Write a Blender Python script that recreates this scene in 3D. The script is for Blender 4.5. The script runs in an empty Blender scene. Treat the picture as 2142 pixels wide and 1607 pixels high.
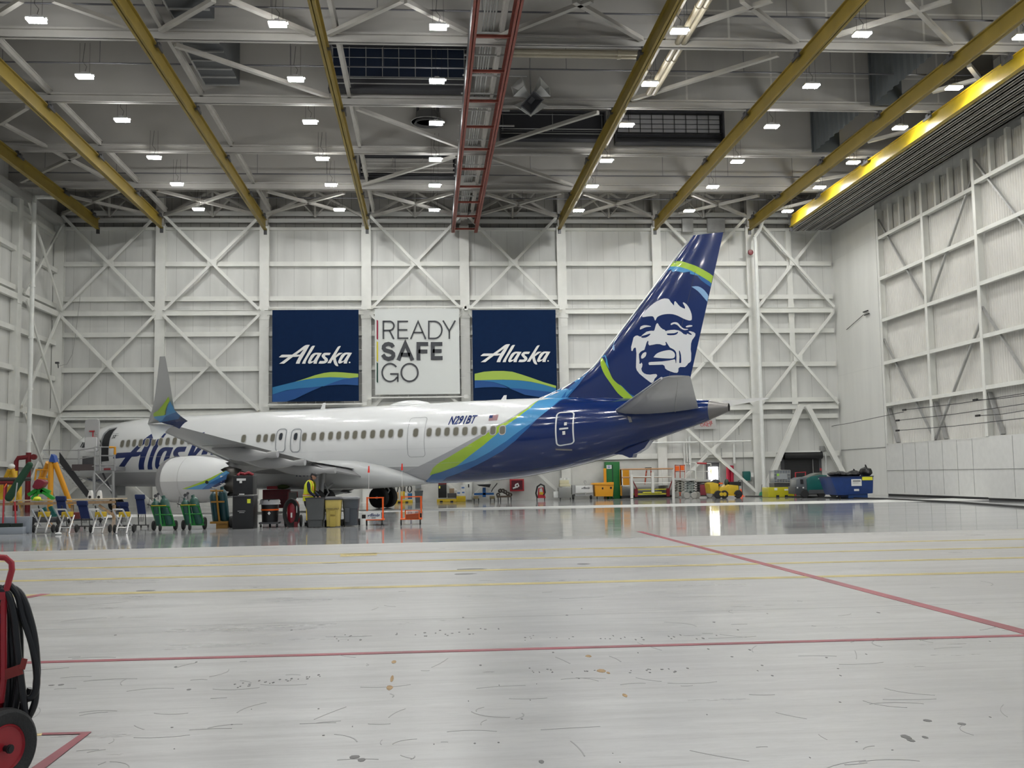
import bpy, bmesh, math, random
from mathutils import Vector, Matrix
from mathutils.geometry import tessellate_polygon
random.seed(7)
SC = bpy.context.scene
C = SC.collection
PI = math.pi
# ------------------------------------------------------------------ camera
W_, H_ = 2142, 1607
FOC, YAW, PITCH, ROLL, CH = 2199.1, .0808, .0872, -.0172, 1.6
def _basis():
    cy, sy, cp, sp = math.cos(YAW), math.sin(YAW), math.cos(PITCH), math.sin(PITCH)
    f = Vector((sy*cp, cy*cp, sp)); r = Vector((cy, -sy, 0)); u = r.cross(f)
    cr, sr = math.cos(ROLL), math.sin(ROLL)
    return cr*r+sr*u, -sr*r+cr*u, f
RT, UP, FW = _basis()
cam = bpy.data.cameras.new('camera'); camo = bpy.data.objects.new('camera', cam); C.objects.link(camo)
camo.matrix_world = Matrix(((RT.x, UP.x, -FW.x, 0), (RT.y, UP.y, -FW.y, 0), (RT.z, UP.z, -FW.z, CH), (0, 0, 0, 1)))
cam.sensor_fit = 'HORIZONTAL'; cam.sensor_width = 36; cam.lens = FOC/W_*36; cam.clip_end = 500; cam.clip_start = .05
SC.camera = camo
# surveying helpers: where a sighting from the camera meets a plane of the building
CP = Vector((0, 0, CH))
def ray(u, v): return FW + RT*((u-W_/2)/FOC) + UP*((H_/2-v)/FOC)
def at(u, v, ax, val):
    d = ray(u, v); return CP + d*((val-CP[ax])/d[ax])
def gnd(u, v): return at(u, v, 2, 0.0)
def onY(u, v, Y): return at(u, v, 1, Y)
# ------------------------------------------------------------------ materials
MT = {}
def mat(name, col=(.5, .5, .5), rough=.5, metal=0, emit=0, spec=.5, alpha=1, coat=0, var=0, vscale=3, bump=0, bscale=20):
    if name in MT: return MT[name]
    m = bpy.data.materials.new(name); m.use_nodes = True; nt = m.node_tree; b = nt.nodes['Principled BSDF']
    c4 = (*col, 1)
    b.inputs['Base Color'].default_value = c4; b.inputs['Roughness'].default_value = rough; b.inputs['Metallic'].default_value = metal
    b.inputs['Specular IOR Level'].default_value = spec; b.inputs['Coat Weight'].default_value = coat; b.inputs['Coat Roughness'].default_value = .05
    if alpha < 1: b.inputs['Alpha'].default_value = alpha
    if emit: b.inputs['Emission Color'].default_value = c4; b.inputs['Emission Strength'].default_value = emit
    tc = nt.nodes.new('ShaderNodeTexCoord')
    if var:
        n = nt.nodes.new('ShaderNodeTexNoise'); n.inputs['Scale'].default_value = vscale; n.inputs['Detail'].default_value = 5
        nt.links.new(tc.outputs['Object'], n.inputs['Vector'])
        r = nt.nodes.new('ShaderNodeValToRGB'); r.color_ramp.elements[0].position = .3; r.color_ramp.elements[1].position = .7
        r.color_ramp.elements[0].color = (*[x*(1-var) for x in col], 1); r.color_ramp.elements[1].color = (*[min(1, x*(1+var)) for x in col], 1)
        nt.links.new(n.outputs['Fac'], r.inputs['Fac']); nt.links.new(r.outputs['Color'], b.inputs['Base Color'])
    if bump:
        n = nt.nodes.new('ShaderNodeTexNoise'); n.inputs['Scale'].default_value = bscale; n.inputs['Detail'].default_value = 4
        nt.links.new(tc.outputs['Object'], n.inputs['Vector'])
        bp = nt.nodes.new('ShaderNodeBump'); bp.inputs['Strength'].default_value = bump; bp.inputs['Distance'].default_value = .02
        nt.links.new(n.outputs['Fac'], bp.inputs['Height']); nt.links.new(bp.outputs['Normal'], b.inputs['Normal'])
    MT[name] = m; return m
def striped(name, c0, c1, axis, period, width, rough=.6, var=.08):
    """panel joints: thin lines of colour c1 every `period` metres along an axis, over dusty c0"""
    if name in MT: return MT[name]
    m = bpy.data.materials.new(name); m.use_nodes = True; nt = m.node_tree; b = nt.nodes['Principled BSDF']; b.inputs['Roughness'].default_value = rough
    tc = nt.nodes.new('ShaderNodeTexCoord'); sp = nt.nodes.new('ShaderNodeSeparateXYZ'); nt.links.new(tc.outputs['Object'], sp.inputs[0])
    def mth(op, a, bb=None):
        n = nt.nodes.new('ShaderNodeMath'); n.operation = op
        for i, x in enumerate((a, bb)):
            if x is None: continue
            if isinstance(x, (int, float)): n.inputs[i].default_value = x
            else: nt.links.new(x, n.inputs[i])
        return n.outputs[0]
    fac = None
    for k, ax in enumerate(axis):
        t = mth('FRACT', mth('MULTIPLY', sp.outputs[ax], 1/period[k]))
        f = mth('LESS_THAN', t, width[k]/period[k]); fac = f if fac is None else mth('MAXIMUM', fac, f)
    nz = nt.nodes.new('ShaderNodeTexNoise'); nz.inputs['Scale'].default_value = .35; nz.inputs['Detail'].default_value = 6
    mp = nt.nodes.new('ShaderNodeMapping'); mp.inputs['Scale'].default_value = (3, 3, .6); nt.links.new(tc.outputs['Object'], mp.inputs[0]); nt.links.new(mp.outputs[0], nz.inputs['Vector'])
    r = nt.nodes.new('ShaderNodeValToRGB'); r.color_ramp.elements[0].position = .3; r.color_ramp.elements[1].position = .7
    r.color_ramp.elements[0].color = (*[x*(1-var) for x in c0], 1); r.color_ramp.elements[1].color = (*[min(1, x*(1+var)) for x in c0], 1)
    nt.links.new(nz.outputs['Fac'], r.inputs['Fac'])
    mx = nt.nodes.new('ShaderNodeMix'); mx.data_type = 'RGBA'; nt.links.new(fac, mx.inputs[0]); nt.links.new(r.outputs[0], mx.inputs[6]); mx.inputs[7].default_value = (*c1, 1)
    nt.links.new(mx.outputs[2], b.inputs['Base Color'])
    MT[name] = m; return m
white = mat('white_paint', (.72, .73, .70), .55, var=.05)
cream = mat('cream_paint', (.62, .60, .52), .5, var=.06)
steelw = mat('white_steel', (.70, .70, .66), .5, var=.05, vscale=1.5)
greyst = mat('grey_steel', (.36, .36, .35), .45, .3, var=.1)
dgrey = mat('dark_grey', (.06, .06, .065), .5)
black = mat('black', (.012, .012, .013), .45)
rubber = mat('rubber', (.018, .018, .018), .75, var=.2)
alu = mat('aluminium', (.62, .62, .62), .32, .85)
chrome = mat('chrome', (.8, .8, .8), .15, 1)
red = mat('red_paint', (.42, .02, .03), .4)
dred = mat('dark_red_paint', (.16, .008, .012), .4)
yellow = mat('yellow_paint', (.62, .42, .02), .45, var=.08)
amber = mat('amber_paint', (.68, .30, .01), .4)
orange = mat('orange_paint', (.85, .13, .01), .45)
blue = mat('blue_paint', (.02, .07, .30), .4)
navycl = mat('navy_cloth', (.008, .02, .09), .85)
green = mat('green_paint', (.01, .20, .03), .45)
lgreen = mat('bright_green_paint', (.02, .34, .04), .4)
dgreen = mat('dark_green_cloth', (.015, .06, .03), .8)
teal = mat('teal_paint', (.005, .10, .09), .4, var=.1)
wood = mat('wood', (.45, .30, .17), .65, var=.25, vscale=8)
lbl = mat('paper_white', (.75, .75, .73), .6)
# ------------------------------------------------------------------ mesh helpers
class MB:
    def __init__(s): s.v = []; s.f = []; s.mi = []; s.m = 0
    def add(s, vs, fs):
        o = len(s.v); s.v += [tuple(x) for x in vs]
        for f in fs: s.f.append([i+o for i in f]); s.mi.append(s.m)
        return s
    def box(s, x0, x1, y0, y1, z0, z1):
        return s.add([(x, y, z) for x in (x0, x1) for y in (y0, y1) for z in (z0, z1)],
            [(0, 1, 3, 2), (4, 6, 7, 5), (0, 4, 5, 1), (2, 3, 7, 6), (0, 2, 6, 4), (1, 5, 7, 3)])
    def beam(s, a, b, w, h=None, up=(0, 0, 1)):
        a, b = Vector(a), Vector(b); h = h or w; d = (b-a).normalized(); upv = Vector(up)
        if abs(d.dot(upv)) > .98: upv = Vector((0, 1, 0))
        x = d.cross(upv).normalized(); y = x.cross(d)
        vs = []
        for p in (a, b):
            for sx, sy in ((-1, -1), (1, -1), (1, 1), (-1, 1)): vs.append(p+x*sx*w/2+y*sy*h/2)
        return s.add(vs, [(0, 1, 2, 3), (7, 6, 5, 4), (0, 4, 5, 1), (1, 5, 6, 2), (2, 6, 7, 3), (3, 7, 4, 0)])
    def tube(s, pts, r, n=8, closed=False, cap=True):
        pts = [Vector(p) for p in pts]; rs = r if isinstance(r, (list, tuple)) else [r]*len(pts); o = len(s.v); N = len(pts)
        pd = None; nx = None
        for i, p in enumerate(pts):
            if closed: d = pts[(i+1) % N]-pts[i-1]
            else: d = pts[min(i+1, N-1)]-pts[max(i-1, 0)]
            d = d.normalized() if d.length > 1e-9 else Vector((0, 0, 1))
            if nx is None:
                q = Vector((0, 0, 1)) if abs(d.z) < .9 else Vector((1, 0, 0)); nx = d.cross(q).normalized()
            else:
                nx = (nx-d*nx.dot(d)); nx = nx.normalized() if nx.length > 1e-6 else d.orthogonal().normalized()
            ny = d.cross(nx)
            for k in range(n):
                a = 2*PI*k/n; s.v.append(tuple(p+(nx*math.cos(a)+ny*math.sin(a))*rs[i]))
        for i in range(N if closed else N-1):
            for k in range(n):
                a = o+i*n+k; b = o+i*n+(k+1) % n; j = (i+1) % N; c = o+j*n+(k+1) % n; d = o+j*n+k
                s.f.append([a, b, c, d]); s.mi.append(s.m)
        if cap and not closed:
            s.f.append([o+k for k in range(n)][::-1]); s.mi.append(s.m); s.f.append([o+(N-1)*n+k for k in range(n)]); s.mi.append(s.m)
        return s
    def lathe(s, prof, c=(0, 0, 0), ax=2, n=24):
        """prof: (radius, height) pairs about an axis through c"""
        o = len(s.v); c = Vector(c); N = len(prof)
        for r, h in prof:
            for k in range(n):
                a = 2*PI*k/n; p = [r*math.cos(a), r*math.sin(a)]
                q = {2: (p[0], p[1], h), 0: (h, p[0], p[1]), 1: (p[1], h, p[0])}[ax]; s.v.append(tuple(c+Vector(q)))
        for i in range(N-1):
            for k in range(n): s.f.append([o+i*n+k, o+i*n+(k+1) % n, o+(i+1)*n+(k+1) % n, o+(i+1)*n+k]); s.mi.append(s.m)
        for i in (0, N-1):
            if prof[i][0] > 1e-4: s.f.append([o+i*n+k for k in range(n)][::(-1 if i == 0 else 1)]); s.mi.append(s.m)
        return s
    def prism(s, poly, e, a0, a1):
        """polygon of 2D points, extruded along axis e from a0 to a1"""
        n = len(poly); f = {0: lambda p, a: (a, p[0], p[1]), 1: lambda p, a: (p[0], a, p[1]), 2: lambda p, a: (p[0], p[1], a)}[e]
        return s.add([f(p, a0) for p in poly]+[f(p, a1) for p in poly], [tuple(range(n))[::-1], tuple(range(n, 2*n))]+[(i, (i+1) % n, n+(i+1) % n, n+i) for i in range(n)])
    def loft(s, rings, closed=True, cap=True):
        o = len(s.v); n = len(rings[0])
        for r in rings: s.v += [tuple(p) for p in r]
        for i in range(len(rings)-1):
            for k in range(n if closed else n-1): s.f.append([o+i*n+k, o+i*n+(k+1) % n, o+(i+1)*n+(k+1) % n, o+(i+1)*n+k]); s.mi.append(s.m)
        if cap: s.f.append([o+k for k in range(n)][::-1]); s.mi.append(s.m); s.f.append([o+(len(rings)-1)*n+k for k in range(n)]); s.mi.append(s.m)
        return s
    def blob(s, c, r, n=12, seed=0, jit=0.):
        rnd = random.Random(seed); rings = []
        for i in range(n//2+1):
            th = PI*i/(n//2); rg = []
            for k in range(n):
                a = 2*PI*k/n; q = 1+rnd.uniform(-jit, jit)
                rg.append((c[0]+r[0]*math.sin(th)*math.cos(a)*q, c[1]+r[1]*math.sin(th)*math.sin(a)*q, c[2]-r[2]*math.cos(th)*(q if jit else 1)))
            rings.append(rg)
        return s.loft(rings)
    def build(s, name, m, parent=None, smooth=True, bevel=0, loc=None):
        me = bpy.data.meshes.new(name); me.from_pydata(s.v, [], s.f)
        ms = m if isinstance(m, (list, tuple)) else [m]
        for x in ms: me.materials.append(x)
        if len(ms) > 1: me.polygons.foreach_set('material_index', s.mi)
        bm = bmesh.new(); bm.from_mesh(me); bmesh.ops.remove_doubles(bm, verts=bm.verts, dist=1e-5)
        if bevel: bmesh.ops.bevel(bm, geom=[e for e in bm.edges if len(e.link_faces) == 2 and e.calc_face_angle(0) > .6], offset=bevel, segments=2, profile=.6, affect='EDGES', clamp_overlap=True)
        bmesh.ops.recalc_face_normals(bm, faces=bm.faces); bm.to_mesh(me); bm.free()
        if smooth:
            me.polygons.foreach_set('use_smooth', [True]*len(me.polygons)); me.set_sharp_from_angle(angle=.6)
        o = bpy.data.objects.new(name, me); C.objects.link(o)
        if parent: o.parent = parent
        if loc: o.location = loc
        return o
def tag(o, label=None, cat=None, group=None, kind=None):
    if label: o['label'] = label
    if cat: o['category'] = cat
    if group: o['group'] = group
    if kind: o['kind'] = kind
    return o
def thing(name, label, cat, loc=(0, 0, 0), rz=0, group=None):
    o = bpy.data.objects.new(name, None); C.objects.link(o); o.location = loc; o.rotation_euler = (0, 0, rz); o.empty_display_size = .2
    return tag(o, label, cat, group)
def solo(mb, name, m, label, cat, group=None, loc=(0, 0, 0), rz=0, **k):
    o = mb.build(name, m, **k); o.location = loc; o.rotation_euler = (0, 0, rz); return tag(o, label, cat, group)
def kids(o): return [x for x in bpy.data.objects if x.parent == o]
def copy_thing(o, loc, rz=0, label=None, parent=None):
    c = o.copy(); C.objects.link(c); c.parent = parent
    if parent is None: c.location = loc; c.rotation_euler = (0, 0, rz)
    if label: c['label'] = label
    for ch in kids(o): copy_thing(ch, None, parent=c)
    return c
def text(s, size, m, parent, loc, rot=(PI/2, 0, 0), name='lettering', shear=0, bold=0, depth=.004, align='CENTER', sx=1):
    cu = bpy.data.curves.new(name, 'FONT'); cu.body = s; cu.size = size; cu.extrude = depth; cu.align_x = align; cu.align_y = 'CENTER'; cu.shear = shear; cu.offset = bold; cu.resolution_u = 3
    t = bpy.data.objects.new('tmp', cu); C.objects.link(t); bpy.context.view_layer.update()
    me = bpy.data.meshes.new_from_object(t.evaluated_get(bpy.context.evaluated_depsgraph_get())); bpy.data.objects.remove(t)
    me.materials.clear(); me.materials.append(m)
    o = bpy.data.objects.new(name, me); C.objects.link(o); o.parent = parent; o.location = loc; o.rotation_euler = rot; o.scale = (sx, 1, 1); return o
def ordn(i): return ['first', 'second', 'third', 'fourth', 'fifth', 'sixth', 'seventh', 'eighth', 'ninth', 'tenth', 'eleventh', 'twelfth', 'thirteenth', 'fourteenth'][i]
def pchip(tab):
    xs = [p[0] for p in tab]; ys = [p[1] for p in tab]; n = len(xs)
    h = [xs[i+1]-xs[i] for i in range(n-1)]; d = [(ys[i+1]-ys[i])/h[i] for i in range(n-1)]
    m = [d[0]]+[0 if d[i-1]*d[i] <= 0 else 2*d[i-1]*d[i]/(d[i-1]+d[i]) for i in range(1, n-1)]+[d[-1]]
    def f(x):
        x = min(max(x, xs[0]), xs[-1]); i = 0
        while i < n-2 and x > xs[i+1]: i += 1
        t = (x-xs[i])/h[i]
        return ys[i]*(2*t**3-3*t*t+1)+h[i]*m[i]*(t**3-2*t*t+t)+ys[i+1]*(3*t*t-2*t**3)+h[i]*m[i+1]*(t**3-t*t)
    return f
def smooth_loop(pts, k=3):
    """closed Catmull-Rom; a point given twice stays a corner"""
    out = []; P = [tuple(p) for p in pts]; n = len(P)
    for i in range(n):
        a, b, c, d = P[i-1], P[i], P[(i+1) % n], P[(i+2) % n]
        if b == c: continue
        out.append(b)
        for j in range(1, k):
            t = j/k
            out.append(tuple(.5*(2*b[q]+(c[q]-a[q])*t+(2*a[q]-5*b[q]+4*c[q]-d[q])*t*t+(3*b[q]-a[q]-3*c[q]+d[q])*t**3) for q in (0, 1)))
    return out
def flat(loops):
    """fill outer loop minus holes -> 2D verts, tris"""
    vs = [p for l in loops for p in l]
    return vs, [t for t in tessellate_polygon([[Vector((p[0], p[1], 0)) for p in l] for l in loops])]
def decal(name, shapes, m, parent, f, cuts=(0, 0), off=None):
    """shapes: list of [outer, hole...] in 2D; cut along a grid, then laid on the surface f(a,b)->xyz"""
    bm = bmesh.new()
    for loops in shapes:
        vs, ts = flat(loops); bv = [bm.verts.new((p[0], p[1], 0)) for p in vs]
        for t in ts:
            try: bm.faces.new([bv[i] for i in t])
            except ValueError: pass
    for ax, st in enumerate(cuts):
        if not st: continue
        lo = min(v.co[ax] for v in bm.verts); hi = max(v.co[ax] for v in bm.verts); x = math.ceil(lo/st)*st
        while x < hi:
            no = Vector((1, 0, 0)) if ax == 0 else Vector((0, 1, 0)); co = no*x
            bmesh.ops.bisect_plane(bm, geom=bm.verts[:]+bm.edges[:]+bm.faces[:], plane_co=co, plane_no=no); x += st
    for v in bm.verts: v.co = f(v.co.x, v.co.y)
    bmesh.ops.remove_doubles(bm, verts=bm.verts, dist=1e-5); bmesh.ops.recalc_face_normals(bm, faces=bm.faces)
    me = bpy.data.meshes.new(name); bm.to_mesh(me); bm.free(); me.materials.append(m)
    me.polygons.foreach_set('use_smooth', [True]*len(me.polygons))
    o = bpy.data.objects.new(name, me); C.objects.link(o); o.parent = parent; return o
def rrect(cx, cy, w, h, r, n=4):
    out = []
    for qx, qy, a0 in ((1, 1, 0), (-1, 1, PI/2), (-1, -1, PI), (1, -1, 1.5*PI)):
        for i in range(n+1):
            a = a0+PI/2*i/n; out.append((cx+qx*(w/2-r)+r*math.cos(a), cy+qy*(h/2-r)+r*math.sin(a)))
    return out
def ribbon(path, w, closed=False):
    """outline strokes of width w -> list of quads as shapes"""
    P = [Vector(p) for p in path]; n = len(P); L = []; R = []
    for i in range(n):
        a = P[i-1] if (i or closed) else None; b = P[(i+1) % n] if (i < n-1 or closed) else None
        d0 = (P[i]-a).normalized() if a is not None else (b-P[i]).normalized(); d1 = (b-P[i]).normalized() if b is not None else d0
        t = (d0+d1); t = t.normalized() if t.length > 1e-6 else d1; nn = Vector((-t.y, t.x)); k = 1/max(.45, nn.dot(Vector((-d1.y, d1.x))))
        L.append(P[i]+nn*w/2*k); R.append(P[i]-nn*w/2*k)
    sh = []
    for i in range(n if closed else n-1):
        j = (i+1) % n; sh.append([[tuple(L[i]), tuple(L[j]), tuple(R[j]), tuple(R[i])]])
    return sh
# script wordmark, drawn in units of its own (x right, y down, baseline 685)
def _mk():
    A = [(62, 508), (95, 465), (120, 442), (160, 432), (160, 432), (420, 432), (420, 432), (600, 305), (700, 228), (770, 180), (830, 160), (912, 158), (912, 158), (870, 235), (780, 395), (690, 545), (650, 620), (628, 685), (628, 685), (520, 685), (520, 685), (540, 625), (570, 565), (606, 500), (606, 500), (612, 468), (612, 468), (585, 484), (540, 493), (440, 495), (440, 495), (380, 540), (190, 685), (190, 685), (55, 685), (55, 685), (130, 635), (310, 502), (310, 502)]
    Ah = [(742, 288), (742, 288), (690, 318), (548, 420), (556, 432), (556, 432), (636, 430), (636, 430), (655, 405)]
    l = [(1060, 182), (1060, 182), (1000, 184), (965, 205), (935, 245), (790, 500), (720, 620), (695, 685), (695, 685), (790, 685), (790, 685), (810, 610), (870, 500), (990, 310)]
    a = [(1250, 385), (1250, 385), (1100, 378), (1020, 395), (950, 450), (900, 540), (865, 620), (862, 660), (885, 682), (925, 684), (985, 655), (1025, 622), (1025, 622), (1015, 685), (1015, 685), (1108, 685), (1108, 685), (1120, 620), (1170, 520)]
    ah = [(1125, 430), (1070, 440), (1010, 510), (970, 570), (948, 612), (975, 618), (1020, 600), (1060, 540), (1110, 465)]
    s = [(1500, 380), (1500, 380), (1340, 380), (1280, 410), (1248, 450), (1250, 490), (1290, 540), (1325, 575), (1328, 595), (1300, 608), (1195, 608), (1195, 608), (1155, 680), (1155, 680), (1250, 685), (1350, 670), (1410, 620), (1420, 570), (1400, 530), (1350, 490), (1338, 465), (1360, 448), (1465, 445), (1465, 445)]
    k = [(1785, 190), (1785, 190), (1730, 195), (1690, 225), (1640, 300), (1540, 460), (1405, 672), (1405, 672), (1500, 672), (1500, 672), (1560, 570), (1575, 620), (1600, 690), (1640, 740), (1690, 755), (1712, 750), (1712, 750), (1690, 690), (1655, 600), (1640, 520), (1640, 520), (1740, 445), (1840, 380), (1840, 380), (1740, 380), (1700, 400), (1630, 465), (1630, 465), (1690, 350)]
    sh = lambda q: [(x+845, y-5) for x, y in q]
    S = smooth_loop
    return [[S(A), S(Ah, 2)], [S(l)], [S(a), S(ah)], [S(s)], [S(k)], [S(sh(a)), S(sh(ah))]]
MARK = _mk()
def mark(f, dot=True):
    out = [[[f(*p) for p in l] for l in sh] for sh in MARK]
    if dot: out.append([[f(2027+22*math.cos(i*PI/5), 650+22*math.sin(i*PI/5)) for i in range(10)]])
    return out
def sub(shapes, name, m, parent, y, cut=0):
    return decal(name, shapes, m, parent, lambda a, b: Vector((a, y, b)), (cut, cut))
LAMP, WORLD, EXPO = 80, .12, 1.5
# ================================================================== BUILDING
D = 69.35; XL, XR = -23.75, 28.0; YN = -6.0; ZD = 21.9; ZCH = 18.7
COLX = [-17.28, -10.6, -3.95, 2.56, 9.1, 15.6, 22.12]
CHY = [40.4, 47.4, 54.7, 61.7]
# floor -------------------------------------------------------------
def floor_mat():
    m = bpy.data.materials.new('sealed_concrete'); m.use_nodes = True; nt = m.node_tree; b = nt.nodes['Principled BSDF']; N = nt.nodes.new; L = nt.links.new
    tc = N('ShaderNodeTexCoord'); sp = N('ShaderNodeSeparateXYZ'); L(tc.outputs['Object'], sp.inputs[0])
    def noise(sc, stretch=(1, 1, 1), det=6, rough=.6):
        mp = N('ShaderNodeMapping'); mp.inputs['Scale'].default_value = stretch; L(tc.outputs['Object'], mp.inputs[0])
        n = N('ShaderNodeTexNoise'); n.inputs['Scale'].default_value = sc; n.inputs['Detail'].default_value = det; n.inputs['Roughness'].default_value = rough; L(mp.outputs[0], n.inputs['Vector']); return n.outputs['Fac']
    def ramp(x, stops):
        r = N('ShaderNodeValToRGB'); e = r.color_ramp.elements
        e[0].position, e[0].color = stops[0][0], (*stops[0][1], 1); e[1].position, e[1].color = stops[-1][0], (*stops[-1][1], 1)
        for p, c in stops[1:-1]: q = e.new(p); q.color = (*c, 1)
        L(x, r.inputs[0]); return r.outputs[0]
    def mth(op, a, bb):
        n = N('ShaderNodeMath'); n.operation = op; n.use_clamp = op == 'ADD'
        for i, x in enumerate((a, bb)):
            if isinstance(x, (int, float)): n.inputs[i].default_value = x
            else: L(x, n.inputs[i])
        return n.outputs[0]
    def mix(f, a, bb, t='MIX'):
        n = N('ShaderNodeMix'); n.data_type = 'RGBA'; n.blend_type = t
        for i, x in ((0, f), (6, a), (7, bb)):
            if isinstance(x, (int, float)): n.inputs[i].default_value = x
            elif isinstance(x, tuple): n.inputs[i].default_value = (*x, 1)
            else: L(x, n.inputs[i])
        return n.outputs[2]
    g = lambda v: (v, v, v)
    near = ramp(noise(.5, (.35, 1, 1)), [(.3, (.42, .415, .405)), (.5, (.48, .475, .46)), (.7, (.53, .525, .51))])
    near = mix(ramp(noise(2.2, (.18, 2.2, 1), 8, .75), [(.46, g(0)), (.62, g(.6))]), near, (.35, .34, .33))
    near = mix(ramp(noise(1.3, (.25, 1.6, 1), 8, .8), [(.53, g(0)), (.64, g(.6))]), near, (.60, .59, .57))
    scr = ramp(noise(3.2, (.25, 4.2, 1), 9, .85), [(.655, g(0)), (.675, g(.6))]); near = mix(scr, near, (.22, .21, .21))
    scr2 = ramp(noise(2.6, (3.8, .3, 1), 9, .85), [(.665, g(0)), (.68, g(.35))]); near = mix(scr2, near, (.28, .27, .26))
    near = mix(ramp(noise(9, (.5, 1.6, 1), 10, .8), [(.5, g(0)), (.68, g(.35))]), near, (.28, .275, .27))
    near = mix(ramp(noise(.16, (1, 1, 1), 4, .6), [(.42, g(0)), (.6, g(.35))]), near, (.36, .35, .345))
    far = ramp(noise(.35, (.3, 1, 1)), [(.35, (.29, .295, .30)), (.65, (.40, .405, .41))])
    far = mix(ramp(noise(.8, (.05, 2.5, 1), 6, .7), [(.5, g(0)), (.7, g(.5))]), far, (.52, .52, .51))
    # coating starts at a straight joint 26.3 m out; bare strip around the joint by the wall
    edge = mth('GREATER_THAN', sp.outputs[1], 26.35)
    wl = mth('MULTIPLY', mth('GREATER_THAN', sp.outputs[1], 50.2), mth('LESS_THAN', sp.outputs[1], 54.6))
    far = mix(wl, far, (.66, .66, .64))
    col = mix(edge, near, far)
    seam = mth('LESS_THAN', mth('ABSOLUTE', mth('SUBTRACT', sp.outputs[1], 30.6), 0), .05)
    seam = mth('ADD', seam, mth('LESS_THAN', mth('ABSOLUTE', mth('SUBTRACT', sp.outputs[1], 12.15), 0), .018))
    seam = mth('ADD', seam, mth('LESS_THAN', mth('ABSOLUTE', mth('SUBTRACT', sp.outputs[1], 55.2), 0), .06))
    col = mix(mth('MULTIPLY', seam, .6), col, (.15, .15, .15))
    L(col, b.inputs['Base Color'])
    rn = ramp(noise(1.1, (.3, 1.5, 1), 6, .7), [(.3, g(.25)), (.7, g(.42))]); rf = ramp(noise(.6, (.1, 1.5, 1), 5), [(.3, g(.05)), (.75, g(.13))])
    L(mix(wl, mix(edge, rn, rf), (.55, .55, .55)), b.inputs['Roughness'])
    b.inputs['Specular IOR Level'].default_value = .5
    bp = N('ShaderNodeBump'); bp.inputs['Strength'].default_value = .12; bp.inputs['Distance'].default_value = .01; L(noise(1.6, (.35, 1, 1), 3), bp.inputs['Height']); L(bp.outputs[0], b.inputs['Normal'])
    return m
tag(MB().box(XL-.5, XR+3, YN, D+.5, -.3, 0).build('floor', floor_mat(), smooth=False), kind='structure')
stripe_r = mat('red_floor_tape', (.30, .035, .055), .5, var=.25, vscale=2); stripe_y = mat('yellow_floor_tape', (.48, .39, .13), .5, var=.25, vscale=2)
def stripe(pa, pb, w, m, label, nm='floor_line', z=.004, grp=None):
    a, b = Vector(pa[:2]), Vector(pb[:2]); d = (b-a).normalized(); n = Vector((-d.y, d.x))*w/2
    o = MB().prism([tuple(a+n), tuple(b+n), tuple(b-n), tuple(a-n)], 2, .0, z).build(nm, m, smooth=False); return tag(o, label, 'floor line', grp)
G2 = lambda u, v: gnd(u, v)
stripe(G2(-30, 1389), G2(2160, 1329.5), .105, stripe_r, 'long red tape line running right across the near floor')
stripe(G2(1337, 1112), G2(2160, 1327), .16, stripe_r, 'slanting red tape line from the middle distance to the right edge')
for (a, b, w, t) in (((-20, 1248), (2160, 1196), .26, 'nearest of the four yellow floor lines'), ((-20, 1217), (2160, 1166.5), .26, 'second nearest of the four yellow floor lines'),
        ((-20, 1193), (2160, 1145), .26, 'third yellow floor line from the camera, crossed by the slanting red line'), ((-20, 1175.5), (2160, 1127.5), .28, 'farthest yellow floor line, just before the shiny coating')):
    stripe(G2(*a), G2(*b), w, stripe_y, t, z=.003)
o = MB(); p = [G2(88, 1537), G2(192, 1532), G2(60, 1625), G2(40, 1625)]
q = [G2(88, 1539.5), G2(165, 1536.5)]
o.add([(x.x, x.y, .004) for x in (G2(88, 1534.5), G2(192, 1532), G2(90, 1612), G2(60, 1612), G2(168, 1537), G2(88, 1539))], [(0, 1, 4, 5), (1, 2, 3, 4)])
o.add([(x.x, x.y, 0) for x in (G2(88, 1534.5), G2(192, 1532), G2(90, 1612), G2(60, 1612), G2(168, 1537), G2(88, 1539))], [(5, 4, 1, 0), (4, 3, 2, 1)])
tag(o.build('floor_line', stripe_r, smooth=False), 'red tape corner shaped like an arrowhead beside the fire extinguisher wheel', 'floor line')
stripe(G2(52, 1251), G2(96, 1243), .16, stripe_r, 'short worn red dash on the nearest yellow line')
stripe(G2(40, 1540), G2(88, 1537), .06, mat('yellow_text_tape', (.62, .48, .22), .6, var=.5, vscale=30), 'faded yellow dash continuing the red arrowhead corner', z=.003)
solo(MB().prism([tuple(G2(*p)[:2]) for p in ((711, 1165), (713, 1160), (790, 1157.5), (788, 1162))], 2, 0, .003), 'floor_stencil', mat('yellow_stencil', (.50, .40, .14), .6, var=.4, vscale=14), 'faded yellow stencilled patch among the yellow lines', 'floor marking')
rnd = random.Random(3)
scuff = mat('scuff_grey', (.16, .155, .15), .6)
sc = MB()
def scf(u, v, du, dv, rot=0):
    c = G2(u, v); a = G2(u+du, v); w = (a-c).length; hh = (G2(u, v-dv)-c).length; n = 8
    sc.prism([(c.x+w*(1+.3*rnd.random())*math.cos(k*PI/4), c.y+hh*(1+.4*rnd.random())*math.sin(k*PI/4)) for k in range(n)], 2, 0, .002)
for x in ((742, 1584, 10, 3), (756, 1590, 7, 3), (1895, 1542, 8, 4), (1905, 1549, 6, 3), (1935, 1543, 5, 2), (1132, 1594, 5, 3), (1940, 1508, 7, 2), (2012, 1515, 8, 2), (395, 1443, 4, 1.2), (305, 1236, 17, 1), (972, 1201, 20, 1), (984, 1191, 28, 1.2), (690, 1178, 15, 1), (1220, 1180, 12, 1), (128, 1433, 5, 1), (108, 1434, 5, .8)): scf(*x)
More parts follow.
